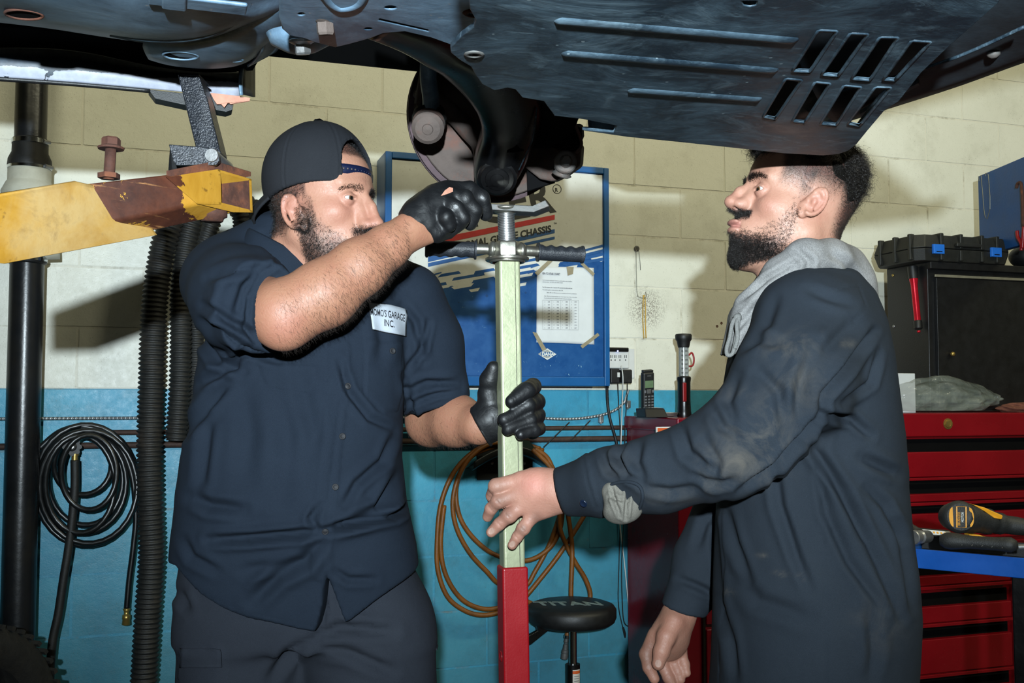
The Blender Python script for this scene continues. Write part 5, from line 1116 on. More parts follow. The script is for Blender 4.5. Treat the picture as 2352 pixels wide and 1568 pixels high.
# ratchet handle, LED bar, hammer
rt = thing('wrench_handle', 'black grooved tool handle lying along the front of the blue tray', 'tool', tp(.1, .06, fz))
rh0, rh1 = at(2160, 1240, TY - .03), at(2336, 1252, TY - .12)
P = [rh0.lerp(rh1, i / 14) for i in range(15)]; obj('grip', tube(P, .016, 14, rad=[.012, .018, .019, .018, .0165, .015, .0145, .0145, .0145, .0145, .0145, .015, .016, .0165, .010]), M_TB, rt, smooth=True)
for k in range(5):
    c = rh0.lerp(rh1, .28 + k * .13) + Vector((0, -.0145, 0)); obj('groove_line', tube([c + Vector((-.006, 0, -.006)), c + Vector((.008, 0, .007))], .0008, 5), M_DUSTMETAL, rt)
obj('bit', cyl(rh1 + Vector((.004, 0, -.004)), rh1 + Vector((.02, -.01, -.002)), .006, n=12), M_STEEL, rt)
lb = thing('led_work_bar', 'slim work light bar with a row of yellow LED chips in the blue tray', 'lamp', at(2140, 1222, TY + .12))
q0, q1 = at(2090, 1218, TY + .14), at(2185, 1226, TY + .09)
nrm = Vector((0, -1, .25)).normalized(); upv = Vector((0, 0, 1)); upv = (upv - nrm * upv.z).normalized()
obj('bar_case', prism([q0 + upv * .013, q1 + upv * .013, q1 - upv * .012, q0 - upv * .012], -nrm * .014), M_BLACK, lb, bevel=.002)
obj('led_board', prism([q0 + upv * .0075, q1 + upv * .0075, q1 - upv * .0075, q0 - upv * .0075], nrm * .001), M_WPL, lb)
for k in range(9):
    c = q0.lerp(q1, .14 + k * .088) + nrm * .0016; obj('led_chip', prism([c + upv * .003 - Vector((.002, 0, 0)), c + upv * .003 + Vector((.002, 0, 0)), c - upv * .003 + Vector((.002, 0, 0)), c - upv * .003 - Vector((.002, 0, 0))], nrm * .0008), M_YT, lb)
hm = thing('hammer', 'worn steel hammer head at the left end of the blue tray', 'hammer', at(2096, 1238, TY - .0))
hf = at(2096, 1234, TY - .02)
obj('head', lathe(hf, Vector((.75, .65, -.05)), [(0, .001), (.0, .015), (.002, .0165), (.014, .0165), (.018, .012), (.03, .012), (.034, .015), (.07, .014)], 24), M_STEEL, hm, smooth=True, angle=.6)
obj('shaft', tube([hf + Vector((.045, .03, -.004)), hf + Vector((.07, .20, .0))], .010, 10), M_BLACK, hm, smooth=True)
# ================================================================== sculpting tools for bodies and clothes
f32 = np.float32
def V3(v): return np.array([v[0], v[1], v[2]], f32)
class Field:
    def __init__(s, lo, hi, h):
        s.lo = V3(lo); s.h = h; s.n = np.ceil((V3(hi) - s.lo) / h).astype(int) + 1; s.g = np.full(s.n, 9.0, f32)
    def block(s, lo, hi):
        a = np.clip(np.floor((V3(lo) - s.lo) / s.h).astype(int), 0, s.n - 1); b = np.clip(np.ceil((V3(hi) - s.lo) / s.h).astype(int) + 1, 1, s.n)
        if np.any(b <= a): return None
        ax = [(s.lo[i] + s.h * np.arange(a[i], b[i])).astype(f32) for i in range(3)]
        return tuple(slice(a[i], b[i]) for i in range(3)), ax[0][:, None, None], ax[1][None, :, None], ax[2][None, None, :]
    def put(s, fn, lo, hi, k=0.01, sub=False):
        m = k + 3 * s.h; r = s.block(V3(lo) - m, V3(hi) + m)
        if r is None: return s
        sl, X, Y, Z = r; d = fn(X, Y, Z); g = s.g[sl]
        if sub: a, b = g, -d; hh = np.clip(0.5 - 0.5 * (b - a) / k, 0, 1); s.g[sl] = b + (a - b) * hh + k * hh * (1 - hh)
        else: hh = np.clip(0.5 + 0.5 * (d - g) / k, 0, 1); s.g[sl] = d + (g - d) * hh - k * hh * (1 - hh)
        return s
    def ell(s, c, r, k=0.01, R=None, sub=False):
        c = V3(c); r = V3(r); R = None if R is None else np.array(R, f32)
        def fn(X, Y, Z):
            x, y, z = X - c[0], Y - c[1], Z - c[2]
            if R is not None: x, y, z = (x * R[0, i] + y * R[1, i] + z * R[2, i] for i in range(3))
            k0 = np.sqrt((x / r[0]) ** 2 + (y / r[1]) ** 2 + (z / r[2]) ** 2) + 1e-6
            k1 = np.sqrt((x / r[0] ** 2) ** 2 + (y / r[1] ** 2) ** 2 + (z / r[2] ** 2) ** 2) + 1e-6
            return (k0 * (k0 - 1) / k1).astype(f32)
        m = r.max() if R is not None else r
        return s.put(fn, c - m, c + m, k, sub)
    def rc(s, a, b, r1, r2=None, k=0.01, sub=False, flat=None):
        a = V3(a); b = V3(b); r2 = r1 if r2 is None else r2; ba = b - a; L = float(ba @ ba) + 1e-12
        def fn(X, Y, Z):
            x, y, z = X - a[0], Y - a[1], Z - a[2]
            h = np.clip((x * ba[0] + y * ba[1] + z * ba[2]) / L, 0, 1); x = x - ba[0] * h; y = y - ba[1] * h; z = z - ba[2] * h
            if flat is not None:
                n, q = flat; dn = (x * n[0] + y * n[1] + z * n[2]) * (q - 1); x = x + dn * n[0]; y = y + dn * n[1]; z = z + dn * n[2]
            return (np.sqrt(x * x + y * y + z * z) - (r1 + (r2 - r1) * h)).astype(f32)
        m = max(r1, r2); return s.put(fn, np.minimum(a, b) - m, np.maximum(a, b) + m, k, sub)
    def chain(s, pts, k=0.01, flat=None, sub=False):      # pts: [(point, radius)...]
        for (a, r1), (b, r2) in zip(pts, pts[1:]): s.rc(a, b, r1, r2, k, sub, flat)
        return s
    def mesh(s):
        g = s.g; sg = g < 0
        c = sg[:-1, :-1, :-1].astype(np.int8)
        tot = sum(sg[i:s.n[0] - 1 + i, j:s.n[1] - 1 + j, k:s.n[2] - 1 + k].astype(np.int8) for i in (0, 1) for j in (0, 1) for k in (0, 1))
        idx = np.argwhere((tot > 0) & (tot < 8)); n = len(idx); acc = np.zeros((n, 3)); cnt = np.zeros(n)
        co = [(i, j, k) for i in (0, 1) for j in (0, 1) for k in (0, 1)]
        val = {q: g[idx[:, 0] + q[0], idx[:, 1] + q[1], idx[:, 2] + q[2]].astype(float) for q in co}
        for ax in range(3):
            for q in co:
                if q[ax]: continue
                q2 = list(q); q2[ax] = 1; a, b = val[q], val[tuple(q2)]; m = (a < 0) != (b < 0); t = np.where(m, a / np.where(m, a - b, 1), 0)
                p = np.zeros((n, 3)) + np.array(q); p[:, ax] = t; acc += p * m[:, None]; cnt += m
        V = (idx + acc / cnt[:, None]) * s.h + s.lo
        ids = np.full(s.n - 1, -1, np.int32); ids[idx[:, 0], idx[:, 1], idx[:, 2]] = np.arange(n); Q = []
        for ax in range(3):
            u, w = [(1, 2), (2, 0), (0, 1)][ax]
            A = [slice(None)] * 3; B = [slice(None)] * 3; A[ax] = slice(0, -1); B[ax] = slice(1, None)
            A[u] = A[w] = B[u] = B[w] = slice(1, -1); e = sg[tuple(A)] != sg[tuple(B)]; e_in = sg[tuple(A)]
            I = np.argwhere(e); pol = e_in[e]; base = I.copy(); base[:, u] += 1; base[:, w] += 1
            def cell(du, dw):
                q = base.copy(); q[:, u] += du; q[:, w] += dw; return ids[q[:, 0], q[:, 1], q[:, 2]]
            a, b, c_, d = cell(-1, -1), cell(0, -1), cell(0, 0), cell(-1, 0)
            q = np.stack([a, b, c_, d], 1); q[~pol] = q[~pol][:, ::-1]; Q.append(q)
        Q = np.concatenate(Q); Q = Q[(Q >= 0).all(1)]
        return V, Q
def vnormals(V, Q):
    n = np.cross(V[Q[:, 2]] - V[Q[:, 0]], V[Q[:, 3]] - V[Q[:, 1]]); N = np.zeros_like(V)
    for i in range(4): np.add.at(N, Q[:, i], n)
    return N / (np.linalg.norm(N, axis=1, keepdims=True) + 1e-12)
def relax(V, Q, it=1, w=0.5):
    E = np.concatenate([Q[:, [0, 1]], Q[:, [1, 2]], Q[:, [2, 3]], Q[:, [3, 0]]])
    for _ in range(it):
        S = np.zeros_like(V); c = np.zeros(len(V)); np.add.at(S, E[:, 0], V[E[:, 1]]); np.add.at(c, E[:, 0], 1); np.add.at(S, E[:, 1], V[E[:, 0]]); np.add.at(c, E[:, 1], 1)
        V = V * (1 - w) + w * S / np.maximum(c, 1)[:, None]
    return V
def raw_mesh(name, V, Q, col=None):
    me = bpy.data.meshes.new(name); nv, nq = len(V), len(Q); k = Q.shape[1]
    me.vertices.add(nv); me.vertices.foreach_set('co', V.astype(f32).ravel()); me.loops.add(nq * k); me.loops.foreach_set('vertex_index', Q.astype(np.int32).ravel())
    me.polygons.add(nq); me.polygons.foreach_set('loop_start', np.arange(0, nq * k, k, dtype=np.int32)); me.polygons.foreach_set('loop_total', np.full(nq, k, np.int32))
    me.update(calc_edges=True)
    if col is not None:
        a = me.color_attributes.new('col', 'FLOAT_COLOR', 'POINT'); a.data.foreach_set('color', np.concatenate([col, np.ones((nv, 1))], 1).astype(f32).ravel())
    return me
def np_obj(name, V, Q, m, parent=None, col=None):
    me = raw_mesh(name, V, Q, col); o = obj_me(name, me, m, parent, smooth=True); return o
def join_np(parts):
    V = []; Q = []; Cc = []; o = 0
    for v, q, c in parts: V.append(v); Q.append(q + o); Cc.append(c); o += len(v)
    return np.concatenate(V), np.concatenate(Q), np.concatenate(Cc)
def sstep(x, a, b): t = np.clip((x - a) / (b - a), 0, 1); return t * t * (3 - 2 * t)
def wnoise(P, freq, seed, n=9):              # cheap smooth noise, about -1..1
    r = np.random.default_rng(seed); K = r.normal(size=(n, 3)); K = K / np.linalg.norm(K, axis=1, keepdims=True) * freq * r.uniform(.6, 1.5, (n, 1)); ph = r.uniform(0, 2 * PI, n)
    return np.sin(P @ K.T + ph).sum(1) / math.sqrt(n)
def segdist(px, py, pts):
    best = np.full(px.shape, 1e9); tt = np.zeros(px.shape); L = [0]
    for a, b in zip(pts, pts[1:]): L.append(L[-1] + math.hypot(b[0] - a[0], b[1] - a[1]))
    for i, (a, b) in enumerate(zip(pts, pts[1:])):
        dx, dy = b[0] - a[0], b[1] - a[1]; l2 = dx * dx + dy * dy + 1e-9; h = np.clip(((px - a[0]) * dx + (py - a[1]) * dy) / l2, 0, 1)
        d = np.hypot(px - a[0] - dx * h, py - a[1] - dy * h); m = d < best; best = np.where(m, d, best); tt = np.where(m, (L[i] + h * math.sqrt(l2)) / L[-1], tt)
    return best, tt
FOLD_K = 1.7
def folds(V, N, strokes):                    # creases laid out on the cloth as seen from the room side; width in px, depth in m
    px, py = proj(V); face = sstep(-N[:, 1], -.15, .25); D = np.zeros(len(V))
    for pts, w, amp in strokes:
        amp *= FOLD_K
        x0 = min(p[0] for p in pts) - 4 * w; x1 = max(p[0] for p in pts) + 4 * w; y0 = min(p[1] for p in pts) - 4 * w; y1 = max(p[1] for p in pts) + 4 * w
        m = (px > x0) & (px < x1) & (py > y0) & (py < y1); d, t = segdist(px[m], py[m], pts); tp_ = np.sin(np.clip(t, .02, .98) * PI) ** .45
        D[m] += (-amp * np.exp(-(d / w) ** 2) + amp * .55 * np.exp(-((d - 1.9 * w) / w) ** 2)) * tp_
    return D * face
def inpoly(px, py, poly):
    r = np.zeros(px.shape, bool); n = len(poly)
    for i in range(n):
        x1, y1 = poly[i]; x2, y2 = poly[(i + 1) % n]
        c = ((y1 > py) != (y2 > py)) & (px < (x2 - x1) * (py - y1) / (y2 - y1 + 1e-9) + x1); r ^= c
    return r
def strands(name, P, D, L, r, m, parent, seg=4, curl=0.0, curlf=0.0, grav=0.0, seed=0, taper=.4):
    rg = np.random.default_rng(seed); n = len(P); D = D / (np.linalg.norm(D, axis=1, keepdims=True) + 1e-9); L = np.broadcast_to(L, (n,))
    u = np.cross(D, rg.normal(size=(n, 3))); u /= np.linalg.norm(u, axis=1, keepdims=True) + 1e-9; v = np.cross(D, u); ph = rg.uniform(0, 2 * PI, n)
    pts = []; 
    for i in range(seg + 1):
        t = i / seg; a = ph + curlf * t * rg.uniform(.7, 1.3, n) if i == 0 else ph + curlf * t
        off = curl * min(1, t * 1.5); pts.append(P + D * (L * t)[:, None] * (1 - .25 * (curl > 0) * t) + (u * (np.cos(a) - np.cos(ph))[:, None] + v * (np.sin(a) - np.sin(ph))[:, None]) * off - np.array([0, 0, 1.0]) * (grav * L * t * t)[:, None])
    pts = np.stack(pts, 1); V = []
    for i in range(seg + 1):
        rr = r * (1 - (1 - taper) * i / seg)
        for k in range(3): a = 2 * PI * k / 3; V.append(pts[:, i] + (u * math.cos(a) + v * math.sin(a)) * rr)
    V = np.stack(V, 1).reshape(-1, 3); base = (np.arange(n) * (seg + 1) * 3)[:, None]; F_ = []
    for i in range(seg):
        for k in range(3): F_.append(np.array([i * 3 + k, i * 3 + (k + 1) % 3, (i + 1) * 3 + (k + 1) % 3, (i + 1) * 3 + k]))
    Q = (base[:, None, :] + np.array(F_)[None]).reshape(-1, 4); o = np_obj(name, V, Q, m, parent); return o
def pick(V, prob, n, seed):
    rg = np.random.default_rng(seed); p = np.maximum(prob, 0); s = p.sum()
    if s <= 0: return np.zeros(0, int)
    return rg.choice(len(V), n, p=p / s)
class Frame:
    def __init__(s, o, f, up=(0, 0, 1)):
        f = Vector(f).normalized(); l = Vector(up).cross(f).normalized(); u = f.cross(l); s.o = np.array(o, float); s.R = np.array(Matrix((f, l, u)).transposed())
    def w(s, P): return np.asarray(P) @ s.R.T + s.o
    def l(s, P): return (np.asarray(P) - s.o) @ s.R
    def d(s, D): return np.asarray(D) @ s.R.T

def m_skin(name):
    t = NT(name); c = t.attr('col'); n = t.noise(260, 4, .6); n2 = t.noise(34, 6, .7)
    c = t.mix(t.math('MULTIPLY', t.ramp(n2, .38, .72), .34), c, (.24, .08, .055)); t.out(c, t.ramp(n, .3, .7, .44, .66), 0, .42)
    t.b.inputs['Subsurface Weight'].default_value = .05; t.b.inputs['Subsurface Radius'].default_value = (1, .35, .2); t.b.inputs['Subsurface Scale'].default_value = .004
    t.bump(t.math('ADD', n, t.math('MULTIPLY', t.noise(90, 4, .6), .8)), .0006); return t.m
def m_cloth(name, a, b, dirt=None, weave=1500, rough=.85):
    t = NT(name); n = t.noise(6, 5, .6); n2 = t.noise(weave, 2, .5); c = t.mix(t.ramp(n, .3, .7), a, b); c = t.mix(t.ramp(n2, .35, .65, 0, .35), c, tuple(min(1, x * 1.9) for x in b))
    if dirt:
        f = t.attrf('dirt'); nn = t.noise(17, 9, .68, None, .8); k = t.math('MULTIPLY', f, t.ramp(nn, .44, .72)); c = t.mix(k, c, dirt)
    t.out(c, rough, 0, .12); t.b.inputs['Sheen Weight'].default_value = .0
    t.bump(t.math('ADD', n2, t.math('MULTIPLY', t.noise(55, 5, .6), 1.3)), .0006); return t.m
M_HAIR = basic('dark_hair', (.009, .007, .006), .38, 0, .3, 40, spec=.5)
M_STUB = basic('short_hair', (.018, .012, .009), .5, 0, .3, 40, spec=.3)
def m_eye():
    t = NT('eye'); t.out(t.attr('col'), .08, 0, .6); return t.m
M_EYE = m_eye()
def eyeball(name, c, look, r, parent, iris=(.20, .27, .24)):
    n = 24; prof = [(math.cos(a), math.sin(a)) for a in np.linspace(0, PI, 17)]; F_ = frame_z(look); V = []; Cc = []
    for ca, sa in prof:
        for k in range(n): a = 2 * PI * k / n; V.append(np.array(c) + np.array(F_ @ Vector((sa * math.cos(a), sa * math.sin(a), ca))) * r); Cc.append((.005, .005, .005) if sa < .20 and ca > 0 else iris if sa < .46 and ca > 0 else (.46, .48, .50))
    Q = [[i * n + k, i * n + (k + 1) % n, (i + 1) * n + (k + 1) % n, (i + 1) * n + k] for i in range(16) for k in range(n)]
    return np_obj(name, np.array(V), np.array(Q), M_EYE, parent, np.array(Cc))

def head_field(p):
    h = p.get('h', .0019); Fd = Field((-.155, -.115, -.215), (.155, .115, .165), h)
    cx_ = p.get('cf', 0); lf = p.get('lf', 0)
    Fd.ell((-.007, 0, .055), (.092, .077, .088), .02); Fd.ell((.035, 0, .05), (.060, .063, .056), .03); Fd.ell((.045, 0, -.02), (.048, .058, .072), .03)
    for s in (-1, 1):
        Fd.rc((0, s * .054, -.045), (.066 + cx_, s * .020, -p.get('chin', .100) + .002), .021, .018, .025); Fd.ell((.056, s * .044, -.012), (.026, .019, .018), .02)
        Fd.ell((.02, s * .05, -.02), (.035, .018, .04), .02)
        Fd.rc((.090, s * .008, .036), (.076, s * .044, .038), .0095, .0085, .012)
    Fd.ell((.070 + cx_, 0, -p.get('chin', .100) + .002), (.022, .022, .018), .02); Fd.ell((.035, 0, -.075), (.05, .045, .035), .03); Fd.ell((.072 + lf * .8, 0, -.052), (.026, .030, .030), .02)
    ez = p.get('ez', .018); ex = .079
    for s in (-1, 1):
        Fd.ell((.103, s * .033, ez + .001), (.022, .021, .014), .014, sub=True)
        Fd.ell((ex, s * .032, ez), (.0152, .0152, .0148), .004)
        Fd.ell((ex + .012, s * .033, ez + .0005), (.010, .0145, p.get('slit', .0034)), .0018, sub=True)
        Fd.rc((ex + .013, s * .022, ez + .0052), (ex + .008, s * .044, ez + .0045), .0013, .0013, .003)
    nx, nz = p.get('nose', (.122, -.018))
    Fd.rc((.093, 0, ez + .012), (.5 * (.089 + nx) + .004, 0, .5 * (ez + .012 + nz) + .003), .0080, .0080, .008); Fd.rc((.5 * (.089 + nx) + .004, 0, .5 * (ez + .012 + nz) + .003), (nx - .003, 0, nz), .008, .0105, .006)
    for s in (-1, 1): Fd.rc((.086, s * .009, ez + .002), (nx - .022, s * .0115, nz + .001), .0095, .0095, .01)
    Fd.ell((nx - .003, 0, nz - .001), (.0125, .0125, .0105), .006)
    for s in (-1, 1): Fd.ell((nx - .017, s * .0135, nz - .004), (.0125, .0075, .0088), .006)
    Fd.rc((nx - .006, 0, nz - .008), (.096, 0, nz - .014), .006, .007, .006)
    for s in (-1, 1): Fd.ell((nx - .012, s * .0075, nz - .0125), (.0075, .0036, .0055), .0025, sub=True)
    lz = p.get('lip', -.052); lo = p.get('open', 0)
    Fd.ell((.097 + lf, 0, lz + .0045), (.0095, .021, .0056), .004); Fd.ell((.0945 + lf, 0, lz - .0065 - lo), (.0095, .019, .0066), .004)
    Fd.rc((.110 + lf, 0, lz - .001 - lo / 2), (.088 + lf, .019, lz - .002 - lo / 2), .0018 + lo / 3, .0012, .0015, sub=True); Fd.rc((.110 + lf, 0, lz - .001 - lo / 2), (.088 + lf, -.019, lz - .002 - lo / 2), .0018 + lo / 3, .0012, .0015, sub=True)
    tl = p.get('eart', .15); es = p.get('es', .95); eo = p.get('eo', (-.006, .002)); ct, st = math.cos(tl), math.sin(tl)
    for s in (-1, 1):
        def E(a, b, c): a *= es; c *= es; return (eo[0] + a * ct - c * st, s * (.073 + b), eo[1] + a * st + c * ct)
        Fd.rc(E(.004, .0, -.015), E(-.004, .006, .018), .013, .015, .006, flat=((0, 1, 0), 1.9))
        for i in range(15):
            a0 = -1.35 + i * 4.3 / 15; a1 = a0 + 4.3 / 15
            q = lambda a: E(-.001 - .0165 * math.sin(a) * (1.0 if math.sin(a) > 0 else .75), .0115 - .004 * (a < 0), .004 - .029 * math.cos(a) * -1 if False else .003 + .0285 * (math.cos(a)))
            Fd.rc(q(a0 + .35), q(a1 + .35), .0040, .0040, .0012)
        Fd.ell(E(.001, .019, -.001), (.0095, .012, .0130), .002, sub=True); Fd.chain([(E(-.0075, .0155, -.012), .0022), (E(-.011, .0155, .004), .0026), (E(-.006, .0150, .0205), .0030), (E(.004, .0140, .0225), .0024)], .0015, sub=True)
        Fd.rc(E(-.0075, .010, -.010), E(-.009, .011, .012), .0026, .0026, .003)
        Fd.ell(E(.0105, .006, -.002), (.0045, .005, .007), .004); Fd.ell(E(.006, .004, -.027), (.0085, .0048, .0095), .005)
    nb = p.get('neck', (-.045, 0, -.16)); Fd.rc((-.022, 0, -.02), nb, .054, p.get('nr', .060), .03)
    Fd.rc((.02, 0, -.075), tuple(Vector(nb) + Vector((.022, 0, 0))), .03, .036, .03)
    return Fd
SKIN_A = np.array([.33, .168, .112]); SKIN_R = np.array([.34, .125, .09])
def face_colour(L, N, p, base=SKIN_A):
    x, y, z = L.T; ay = np.abs(y); C0 = np.tile(base, (len(L), 1)); ez = p.get('ez', .018); nx, nz = p.get('nose', (.122, -.018)); lz = p.get('lip', -.052)
    def blend(m, c): C0[:] = C0 * (1 - m[:, None]) + np.array(c) * m[:, None]
    g = lambda cx, cy, cz_, r: np.exp(-(((x - cx) ** 2 + (ay - cy) ** 2 + (z - cz_) ** 2) / r ** 2))
    blend(.45 * g(nx - .005, 0, nz, .018), SKIN_R); blend(.35 * g(.075, .045, -.012, .03), SKIN_R); blend(.5 * g(-.005, .085, .0, .03), SKIN_R)
    blend(.35 * g(.088, .034, ez - .004, .014), (.30, .13, .10))
    lip = np.exp(-((z - lz + .001) / .0095) ** 2) * sstep(x, .086 + p.get('lf', 0), .092 + p.get('lf', 0)) * (1 - sstep(ay, .018, .024)); blend(np.clip(.8 * lip, 0, 1), (.30, .115, .10))
    return C0, blend
# ================================================================== mechanic on the left
M_SKIN = m_skin('skin'); 
M_SHIRT = m_cloth('navy_work_shirt', (.0072, .0112, .0188), (.0102, .0155, .0245)); M_TROU = m_cloth('charcoal_work_trousers', (.0130, .0155, .0220), (.0185, .0218, .029))
M_CAP = m_cloth('charcoal_cap_cloth', (.0098, .0108, .0132), (.0140, .0152, .0182))
def m_nitrile():
    t = NT('black_nitrile'); n = t.noise(42, 4, .55, None, .5); t.out(srgb(15, 16, 18), t.ramp(n, .3, .7, .42, .6), 0, .42); t.bump(n, .0022); return t.m
M_GLOVE = m_nitrile()
def A3(px, py, Y): return np.array(at(px, py, Y))
man1 = thing('person', 'bearded man in navy work shirt and backwards dark cap steadying the jack with black gloves', 'person', (at(700, 1500, 1.9).x, 1.9, 0))
P1 = dict(ez=.012, nose=(.124, -.029), chin=.110, lip=-.064, eart=.42, es=1.06, eo=(.007, -.015), neck=(-.070, -.005, -.17), nr=.066)
H1 = Frame(at(733, 487, 1.82), (math.cos(math.radians(25)), -math.sin(math.radians(25)), .0))
Fd = head_field(P1); V, Q = Fd.mesh(); V = relax(V, Q, 1, .35); N = vnormals(V, Q); Lh = V.copy(); x, y, z = V.T; ay = np.abs(y)
C1, blend = face_colour(V, N, P1)
def beard_line(x): return np.interp(x, [-.02, .018, .034, .045, .065, .085, .11], [.03, .03, .012, -.022, -.042, -.056, -.052])
lipz = P1['lip']
def beard_masks(x, y, z, N, lipz, nz, dens_line=-.062):
    ay = np.abs(y); side = sstep(beard_line(x) - z, -.004, .010) * sstep(x, .006, .018) * sstep(z, -.165, -.125) * (1 - np.exp(-(((x - .0) ** 2 + z ** 2) / .02 ** 2)))
    mus = sstep(x, .078, .088) * sstep(.032 - ay, 0, .008) * np.exp(-((z - (lipz + nz) / 2 - .001) / .0085) ** 2)
    lips = sstep(x, .084, .09) * np.exp(-((z - lipz + .001) / .010) ** 2) * (1 - sstep(ay, .019, .026))
    b = np.clip(side * (1 - .96 * np.clip(lips * 1.5, 0, 1)) * (1 - np.exp(-((x - .1) / .016) ** 2) * (z > lipz)), 0, 1); return b, mus * (1 - lips * .9), lips
b1, mu1, lp1 = beard_masks(x, y, z, N, lipz, P1['nose'][1])
dense = np.clip(sstep(-z, .045, .085) + sstep(.05 - x, 0, .02) * sstep(-z, -.02, .03), 0, 1)
blend(np.clip(b1 * (.30 + .5 * dense), 0, .85), (.035, .024, .020)); blend(np.clip(mu1 * .7, 0, .8), (.035, .024, .020))
def earmask(p, x, ay, z): eo = p['eo']; return np.clip(1.6 * np.exp(-(((x - eo[0]) ** 2 + (z - eo[1]) ** 2) / .030 ** 2)), 0, 1) * (ay > .0735)
hair1 = np.clip(sstep(.012 - x - .0 * z, 0, .014) * sstep(z + .055 - .25 * (x + .03), 0, .03) + sstep(z, .086, .096) * 1.0, 0, 1) * (1 - earmask(P1, x, ay, z))
hair1 = np.clip(hair1 + sstep(.026 - x, 0, .008) * sstep(z, .012, .03), 0, 1) * (1 - earmask(P1, x, ay, z))
blend(np.clip(hair1 * .9, 0, .9), (.02, .014, .012)); blend(.25 * sstep(-z, .07, .12), (.40, .20, .14))
headpart = (H1.w(V), Q, C1)
def eyebrows(H, Lh, hl, p, parent, n, lift, seed, L=.010):
    ay = np.abs(Lh[:, 1]); t = np.clip((ay - .010) / .040, 0, 1); zb = p['ez'] + lift + .006 * np.sin(t * 2.6) - .004 * t
    m = np.exp(-((Lh[:, 2] - zb) / (.0042 - .002 * t)) ** 2) * (ay > .009) * (ay < .050) * (Lh[:, 0] > .055)
    i = pick(Lh, m, n, seed); rg = np.random.default_rng(seed); sg_ = np.sign(Lh[i][:, 1:2]); ti = t[i][:, None]
    D = hl[i] * .45 + np.concatenate([np.full((n, 1), -.1), sg_ * (.35 + .55 * ti), .55 - .85 * ti], 1) + rg.normal(0, .15, (n, 3))
    o = strands('eyebrows', H.w(Lh[i] + rg.normal(0, .0006, (n, 3))), H.d(D), L * rg.uniform(.6, 1.2, n), .00021, M_HAIR, parent, 3, .001, 2, 0, seed); o['kind'] = 'stuff'
    return m
# body: forearms, hands inside gloves, torso core -> one mesh with the head
EL = at(652, 722, 1.60)
bf = Field(at(560, 860, 1.50) - Vector((0, 0, 0)), at(1080, 400, 1.78) + Vector((0, .06, 0)), .003)
bf.chain([(at(560, 690, 1.72), .050), (EL, .0535)], .02); bf.chain([(EL, .0515), (at(745, 675, 1.612), .0525), (at(828, 612, 1.63), .0445), (at(893, 565, 1.655), .0345), (at(938, 531, 1.672), .0270), (at(985, 508, 1.69), .026)], .015)
bf.ell(at(652, 757, 1.585), (.024, .02, .024), .025); bf.chain([(at(945, 545, 1.675), .0185), (at(985, 541, 1.685), .0135)], .015)
V, Q = bf.mesh(); N = vnormals(V, Q); c = np.tile(np.array([.265, .125, .074]), (len(V), 1)); k = np.exp(-(((V - np.array(at(655, 750, 1.55))) ** 2).sum(1) / .035 ** 2)); c = c * (1 - .4 * k[:, None]) + SKIN_R * .4 * k[:, None]
armR = (V, Q, c); armR_N = N
bl = Field(at(880, 1080, 1.80), at(1180, 850, 2.12), .003); bl = Field((at(880, 1000, 1.8).x, 1.80, at(900, 1090, 1.9).z), (at(1180, 900, 1.9).x, 2.14, at(900, 820, 1.9).z), .003)
bl.chain([(at(990, 880, 2.02), .050), (at(992, 965, 2.03), .050), (at(1050, 966, 1.96), .0485), (at(1100, 977, 1.905), .0325), (at(1122, 975, 1.895), .0285)], .015)
V, Q = bl.mesh(); N = vnormals(V, Q); armL = (V, Q, np.tile(np.array([.255, .12, .072]), (len(V), 1))); armL_N = N
core = Field((at(560, 1000, 1.9).x, 1.80, .86), (at(850, 1000, 1.9).x, 2.0, 1.56), .02); core.rc(at(690, 720, 1.9), at(690, 1380, 1.9), .07, .07)
V, Q = core.mesh(); corep = (V, Q, np.tile(SKIN_A, (len(V), 1)))
V, Q, c = join_np([headpart, armR, armL, corep]); body1 = np_obj('body', V, Q, M_SKIN, man1, c)
for s in (-1, 1): eyeball('eye', H1.w((.079, s * .032, P1['ez'])), Vector(H1.d((1, s * .03 - .10, -.02))), .0135, man1, (.10, .05, .025))
# hair and beard strands
hv = H1.w(Lh); hn = H1.d(vnormals(Lh, headpart[1]))
rg = np.random.default_rng(3)
def beardset(parent, H, Lh, hn_l, dens, n, seed, L, r, down=(.25, 0, -.9), out=.45, name='beard', curl=.0015, seg=3, mat=None, jit=.0012):
    i = pick(Lh, dens, n, seed); rg = np.random.default_rng(seed + 1); P = Lh[i] + rg.normal(0, jit, (n, 3)) * (1 - np.abs(hn_l[i])); D = hn_l[i] * out + np.array(down) * (1 - out) + rg.normal(0, .28, (n, 3))
    return strands(name, H.w(P), H.d(D), L * rg.uniform(.6, 1.25, n), r, mat or M_HAIR, parent, seg, curl, 4.0, 0, seed)
hl = vnormals(Lh, headpart[1])
be = beardset(man1, H1, Lh, hl, b1 * (.22 + dense * 1.3) * (Lh[:, 1] < .03), 9000, 11, .008, .00021); be['kind'] = 'stuff'
mo = beardset(man1, H1, Lh, hl, mu1, 1500, 12, .007, .00021, name='moustache'); mo['kind'] = 'stuff'
hr1 = beardset(man1, H1, Lh, hl, hair1 * (Lh[:, 1] < .05), 9500, 13, .009, .00022, down=(-.5, 0, -.7), out=.35, name='hair'); hr1['kind'] = 'stuff'
eyebrows(H1, Lh, hl, P1, man1, 650, .0165, 5, .008)
def armhair(V, N, n, seed, d0, parent, region):
    m = region(V); i = pick(V, m, n, seed); rg = np.random.default_rng(seed); D = N[i] * .16 + np.array(d0) * .9 + rg.normal(0, .22, (n, 3)); o = strands('arm_hair', V[i] + rg.normal(0, .001, (n, 3)) * (1 - np.abs(N[i])), D, .012 * rg.uniform(.5, 1.3, n), .00012, M_STUB, parent, 3, .0010, 3.0, 0, seed, .3); o['kind'] = 'stuff'
